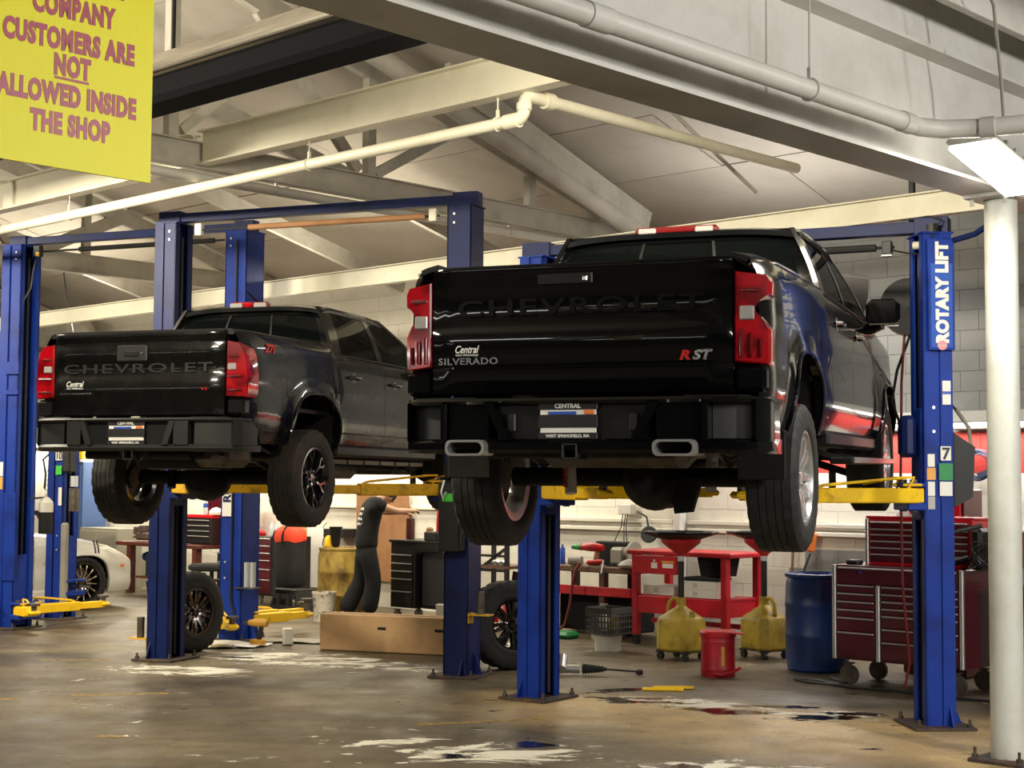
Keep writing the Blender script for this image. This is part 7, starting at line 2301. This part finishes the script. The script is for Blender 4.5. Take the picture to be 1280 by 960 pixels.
structure(wp)
o = MB().tube([(0, 0, 0), (0.06, -0.02, 0.25), (0.02, -0.05, 0.5), (0.2, -0.03, 0.6), (0.32, -0.03, 0.42), (0.16, -0.03, 0.3)], 0.02, 8).obj('gas_nozzle_hose', M['cable'])
o.location, o.rotation_euler = at(-24.3, 13.95, 1.55), (0, 0, -BYAW)
tag(o, 'thick black hose hooked on the far wall between the blue posts', 'hose')
fj = thing('fluid_jar', 'fluid jar hanging half full between the two blue posts', 'jar', (-5.35, 18.0, 1.08), 0)
MB().lathe([(0, 0.0), (0.075, 0.0), (0.08, 0.02), (0.08, 0.26), (0.075, 0.27)], n=20).obj('fluid', M['cloth'], fj)
MB().lathe([(0.082, 0.25), (0.082, 0.36), (0.05, 0.40), (0.03, 0.42), (0, 0.43)], n=20).obj('jar_top', M['whiteplastic'], fj)
MB().bar((-0.20, 0, 0.40), (0.0, 0, 0.42), 0.02, 0.02).obj('bracket', M['blacksteel'], fj)
# equipment box on cables above the far truck's tailgate
eq = thing('hanging_equipment_rail', 'grey equipment rail hung on black cables beside the nearest blue post', 'equipment', at(-20.6, 12.0, 3.12), -BYAW)
MB().box((0, 0, 0.05), (1.4, 0.25, 0.10), bev=0.02).obj('rail_body', M['alu'], eq)
MB().box((0.5, -0.05, 0.10), (0.5, 0.3, 0.12), bev=0.03).obj('motor_cover', M['blackplastic'], eq)
MB().box((0.35, -0.2, -0.08), (0.14, 0.12, 0.14), bev=0.01).obj('control_box', M['greyplastic'], eq)
MB().tube([(0.45, 0, 0.1), (0.5, 0, 0.5), (0.2, 0, 1.2), (0.05, 0, 1.75)], 0.012, 6).obj('support_cable', M['cable'], eq)
MB().tube([(0.85, 0, -0.1), (0.6, 0, 0.35), (0.5, 0, 0.5)], 0.012, 6).obj('support_cable', M['cable'], eq)
# yellow paint lines on the slab
for k, (x, y, l, r_, w_) in enumerate(((-0.20, 11.25, 0.95, 0.33, 0.055), (-3.1, 12.55, 0.75, 0.22, 0.05), (-4.25, 12.2, 0.9, 0.13, 0.045), (-2.65, 10.5, 0.18, -0.2, 0.06), (-4.1, 14.9, 0.7, 0.15, 0.05))):
    o = MB().box((0, 0, 0.001), (l, w_, 0.002)).obj('floor_line', M['paintline'], None, smooth=False)
    o.location, o.rotation_euler = (x, y, 0.0005), (0, 0, r_)
    structure(o)

# =================================================================== MECHANIC
ps = thing('person', 'person in black T-shirt and black trousers bent over the tool cart, arm reaching out', 'person', (-1.76, 19.08, 0), -1.2)
J, BN = [], []


def jn(p, r, parent=None):
    J.append((p, r))
    if parent is not None:
        BN.append((parent, len(J) - 1))
    return len(J) - 1


pel = jn((0, 0, 0.93), (0.15, 0.10))
wst = jn((0, 0.01, 1.10), (0.13, 0.09), pel)
chs = jn((0, 0.05, 1.30), (0.16, 0.105), wst)
upc = jn((0, 0.10, 1.42), (0.13, 0.085), chs)
nk = jn((0, 0.18, 1.49), (0.055, 0.055), upc)
hd0 = jn((0, 0.23, 1.515), (0.075, 0.085), nk)
hd1 = jn((0, 0.29, 1.54), (0.078, 0.098), hd0)
hd2 = jn((0, 0.345, 1.565), (0.060, 0.075), hd1)
for s in (-1, 1):
    sh_j = jn((s * 0.185, 0.09, 1.42), 0.062, upc)
    if s > 0:
        el = jn((0.215, 0.31, 1.35), 0.042, sh_j)
        wr = jn((0.125, 0.50, 1.355), 0.028, el)
        pm = jn((0.10, 0.56, 1.355), (0.036, 0.020), wr)
        d = Vector((-0.25, 0.96, -0.1)).normalized()
    else:
        el = jn((-0.22, 0.30, 1.33), 0.042, sh_j)
        wr = jn((-0.10, 0.47, 1.33), 0.028, el)
        pm = jn((-0.08, 0.53, 1.325), (0.036, 0.020), wr)
        d = Vector((0.3, 0.93, -0.2)).normalized()
    P0 = Vector(J[pm][0])
    sd = Vector((0, 0, 1)).cross(d).normalized()
    for k in range(4):                              # four fingers, unequal and bent
        off = sd * (0.027 - 0.018 * k)
        ln = (0.030, 0.035, 0.034, 0.027)[k]
        a_ = jn(tuple(P0 + off + d * 0.045), 0.0095, pm)
        b_ = jn(tuple(P0 + off + d * (0.045 + ln) + Vector((0, 0, -0.012))), 0.0085, a_)
        jn(tuple(P0 + off + d * (0.045 + ln * 1.5) + Vector((0, 0, -0.036))), 0.0075, b_)
    th = jn(tuple(P0 + sd * 0.042 + d * 0.005 + Vector((0, 0, -0.012))), 0.0105, pm)
    jn(tuple(P0 + sd * 0.050 + d * 0.045 + Vector((0, 0, -0.028))), 0.0085, th)
for s in (-1, 1):
    hp = jn((s * 0.095, 0, 0.88), 0.085, pel)
    if s > 0:
        kn = jn((0.12, 0.07, 0.50), 0.058, hp)
        ak = jn((0.12, 0.0, 0.10), 0.040, kn)
        jn((0.13, 0.17, 0.045), 0.035, ak)
    else:
        kn = jn((-0.13, -0.02, 0.50), 0.058, hp)
        ak = jn((-0.14, -0.24, 0.10), 0.040, kn)
        jn((-0.15, -0.08, 0.045), 0.035, ak)
skin('body', J, BN, M['skin'], ps, root=0)
# head details: hair cap, ears, nose, eyes
hair = MB()
hc = Vector((0, 0.285, 1.54))
ax = Vector((0, 0.55, 0.45)).normalized()
hair.lathe([(0.102, -0.03), (0.104, 0.02), (0.094, 0.06), (0.066, 0.095), (0.03, 0.112), (0.0, 0.116)], o=hc + Vector((0, -0.015, 0.01)), axis=ax, n=22)
hair.obj('hair', M['hair'], ps)
fwd = Vector((0, 0.55, -0.83)).normalized()
face = hc + fwd * 0.085
MB().cyl(face + Vector((0, 0, 0)), face + fwd * 0.028 - Vector((0, 0.012, 0.0)), 0.013, 0.008, n=10).obj('nose', M['skin'], ps)
for s in (-1, 1):
    MB().lathe([(0, -0.004), (0.012, 0), (0, 0.005)], o=face + Vector((s * 0.032, 0.02, 0.012)), axis=fwd, n=12).obj('eye', M['poster'], ps)
    MB().lathe([(0, -0.008), (0.028, -0.004), (0.030, 0.006), (0, 0.010)], o=hc + Vector((s * 0.088, -0.015, -0.02)), axis=(s, 0, 0), n=14).obj('ear', M['skin'], ps)
MB().tube([tuple(face + Vector((-0.022, -0.045, -0.02))), tuple(face + Vector((0, -0.047, -0.026))), tuple(face + Vector((0.022, -0.045, -0.02)))], 0.005, 6).obj('mouth', M['redprint'], ps)
# T-shirt
J2 = [((0, 0.0, 0.86), (0.185, 0.140)), ((0, 0.0, 0.96), (0.195, 0.148)), ((0, 0.01, 1.12), (0.19, 0.138)), ((0, 0.05, 1.30), (0.20, 0.140)), ((0, 0.10, 1.42), (0.15, 0.105)), ((0, 0.15, 1.485), (0.075, 0.075)),
      ((0.19, 0.09, 1.425), 0.085), ((0.215, 0.20, 1.39), 0.080), ((-0.19, 0.09, 1.425), 0.085), ((-0.215, 0.20, 1.38), 0.080)]
shirt = skin('t_shirt', J2, [(0, 1), (1, 2), (2, 3), (3, 4), (4, 5), (4, 6), (6, 7), (4, 8), (8, 9)], M['cloth'], ps)
J3 = [((0, 0, 1.00), (0.145, 0.105)), ((0, 0, 0.92), (0.155, 0.115)), ((0.10, 0.0, 0.80), 0.118), ((0.125, 0.065, 0.50), 0.105), ((0.125, 0.0, 0.10), (0.112, 0.112)), ((-0.10, 0.0, 0.80), 0.118), ((-0.13, -0.02, 0.50), 0.105), ((-0.145, -0.23, 0.10), (0.118, 0.118))]
skin('trousers', J3, [(0, 1), (1, 2), (2, 3), (3, 4), (1, 5), (5, 6), (6, 7)], M['clothpants'], ps)
for (x, y) in ((0.128, 0.07), (-0.148, -0.16)):
    b = MB()
    b.box((x, y, 0.02), (0.105, 0.30, 0.035), bev=0.012)
    b.loft([[(x + 0.046 * cos(q), y - 0.03 + 0.115 * sin(q), 0.03) for q in [2 * pi * k / 14 for k in range(14)]], [(x + 0.042 * cos(q), y - 0.05 + 0.09 * sin(q), 0.09) for q in [2 * pi * k / 14 for k in range(14)]]])
    b.obj('boot', M['cloth'], ps)
pr = MB()
for k, (x0, z0_) in enumerate(((-0.10, 1.37), (-0.07, 1.31), (-0.09, 1.25), (-0.05, 1.19))):
    pts = []
    for j in range(7 - (k % 2)):
        q = Vector((x0 + 0.028 * j, -0.25, z0_ + 0.014 * (1 if j % 2 else -1)))
        hit, pos, nor, fi = shirt.ray_cast(q, Vector((0, 1, 0)))
        if hit:
            pts.append(pos + nor * 0.003)
    if len(pts) < 2:
        continue
    pr.tube(pts, 0.006, 5)
pr.obj('shirt_print', M['white'], ps)

# =================================================================== SILVER CAR
car = thing('silver_car', 'silver-white sports coupe with black multi-spoke wheel behind the navy post', 'car', (-6.27, 21.23, 0), -0.7596)
CB = Body(0.925, [(-3.9, 0.88), (-3.4, 0.98), (-2.4, 1.00), (-1.0, 0.985), (-0.6, 0.965), (-0.1, 0.93), (0.35, 0.84), (0.62, 0.74), (0.86, 0.64)], 0.22, (0.0, -2.85), 0.385, 0.335, -9, 0.25, flare=0.02)


def car_x(y, z):
    x = Body.x(CB, y, z)
    if y < -3.3:
        x -= 0.12 * ((-3.3 - y) / 0.6) ** 2
    if y > 0.25:
        x -= 0.10 * ((y - 0.25) / 0.6) ** 2
    return x


CB.x = car_x
for s in (-1, 1):
    MB().grid(CB.panel(-0.72, 0.86, s)).obj('front_fender', M['silvercar'], car)
    d = MB().grid(CB.panel(-2.05, -0.727, s)).obj('car_door', M['silvercar'], car)
    MB().grid(CB.panel(-3.95, -2.057, s)).obj('rear_quarter', M['silvercar'], car)
    for yc in (0.0, -2.85):
        arch_lip(car, CB, yc, s, M['silvercar'])
    sk = MB().bar((s * 0.90, -2.4, 0.23), (s * 0.90, -0.45, 0.23), 0.06, 0.10, bev=0.02).obj('side_skirt', M['silvercar'], car)
    door_handle(d, s, CB.x(-1.85, 0.80), -1.85, 0.80, M['silvercar'])
    for k in range(2):
        pts = []
        for j in range(8):
            z = 0.735 + 0.025 * j
            y = 0.16 + 0.05 * k
            pts.append((s * (CB.x(y, min(z, CB.zt(y))) + 0.002), y, z))
        MB().tube(pts, 0.011, 6).obj('fender_stripe', M['cable'], car)
    MB().box((s * (CB.x(0.62, 0.56) + 0.003), 0.60, 0.56), (0.02, 0.11, 0.035), -s * 0.15, bev=0.005).obj('side_marker', M['orange'], car)
    text('fender_badge', 'CAMARO', 0.04, M['cable'], car, (s * (CB.x(-0.45, 0.62) + 0.003), -0.47, 0.61), (pi / 2, 0, s * pi / 2), xs=1.4)
    MB().box((s * 1.0, -0.95, 1.02), (0.18, 0.10, 0.13), bev=0.04).obj('wing_mirror', M['silvercar'], car)
    MB().box((s * 0.46, 0.86, 0.57), (0.26, 0.10, 0.10), bev=0.03).obj('headlight', M['clearlens'], car)
top = []
for k in range(34):
    y = -3.95 + 4.81 * k / 33
    x = CB.x(y, CB.zt(y))
    z = CB.zt(y)
    top.append([(x * q / 8, y, z + 0.055 * (1 - abs(q / 8) ** 2.4)) for q in range(-8, 9)])
MB().grid(top, thick=(0, 0, -0.02)).obj('bonnet_and_deck', M['silvercar'], car, angle=50)
gh = []
for (y, z, w_) in ((-0.75, 1.0, 0.80), (-1.10, 1.17, 0.72), (-1.45, 1.31, 0.64), (-1.9, 1.365, 0.62), (-2.4, 1.34, 0.62), (-2.9, 1.20, 0.66), (-3.3, 1.02, 0.70)):
    gh.append([(w_ * q / 8, y - 0.06 * (q / 8) ** 2 * (1 if y > -1.6 else -1), z + 0.03 * (1 - (q / 8) ** 2)) for q in range(-8, 9)])
MB().grid(gh, thick=(0, 0, -0.02)).obj('windscreen_and_roof', M['tintdark'], car, angle=60)
MB().grid([[(p[0] * 0.96, p[1], p[2] + 0.012) for p in gh[i]] for i in (2, 3, 4)], thick=(0, 0, -0.01)).obj('roof_panel', M['silvercar'], car)
for s in (-1, 1):
    rows = []
    for g in gh:
        e = g[-1] if s > 0 else g[0]
        rows.append([e, (s * min(0.885, CB.x(e[1], CB.zt(e[1])) - 0.02), e[1], CB.zt(e[1]) + 0.005)])
    MB().grid(rows, thick=(-s * 0.01, 0, 0)).obj('side_glass', M['tintdark'], car, smooth=False)
    MB().tube([(s * 0.79, -0.72, 1.0), (s * 0.71, -1.12, 1.18), (s * 0.635, -1.5, 1.325)], 0.025, 8).obj('roof_pillar', M['silvercar'], car)
fr = []
for k in range(9):
    q = -1 + k / 4
    fr.append([(q * (CB.x(0.86, z) - 0.004), 0.86 + 0.09 * (1 - q * q), z) for z in (0.24, 0.35, 0.50, 0.63)])
MB().grid(fr, thick=(0, -0.04, 0)).obj('front_bumper', M['silvercar'], car)
MB().box((0, 0.955, 0.50), (1.1, 0.03, 0.16), bev=0.01).obj('grille', M['blackplastic'], car)
rr_ = []
for k in range(9):
    q = -1 + k / 4
    rr_.append([(q * 0.80, -3.95 - 0.09 * (1 - q * q), z) for z in (0.25, 0.45, 0.65, 0.88)])
MB().grid(rr_, thick=(0, 0.04, 0)).obj('rear_bumper', M['silvercar'], car)
MB().box((0, -1.5, 0.28), (1.5, 4.4, 0.06)).obj('floor_pan', M['underbody'], car, smooth=False)
wmc = wheel_meshes(0.355, 0.245, 0.262, 14, 'slim', M['rubber'], M['blackrim'])
for (x, y, s) in ((0.80, 0, 1), (-0.80, 0, -1), (0.80, -2.85, 1), (-0.80, -2.85, -1)):
    put_wheel(car, wmc, (x, y, 0.352), s, 0.2)
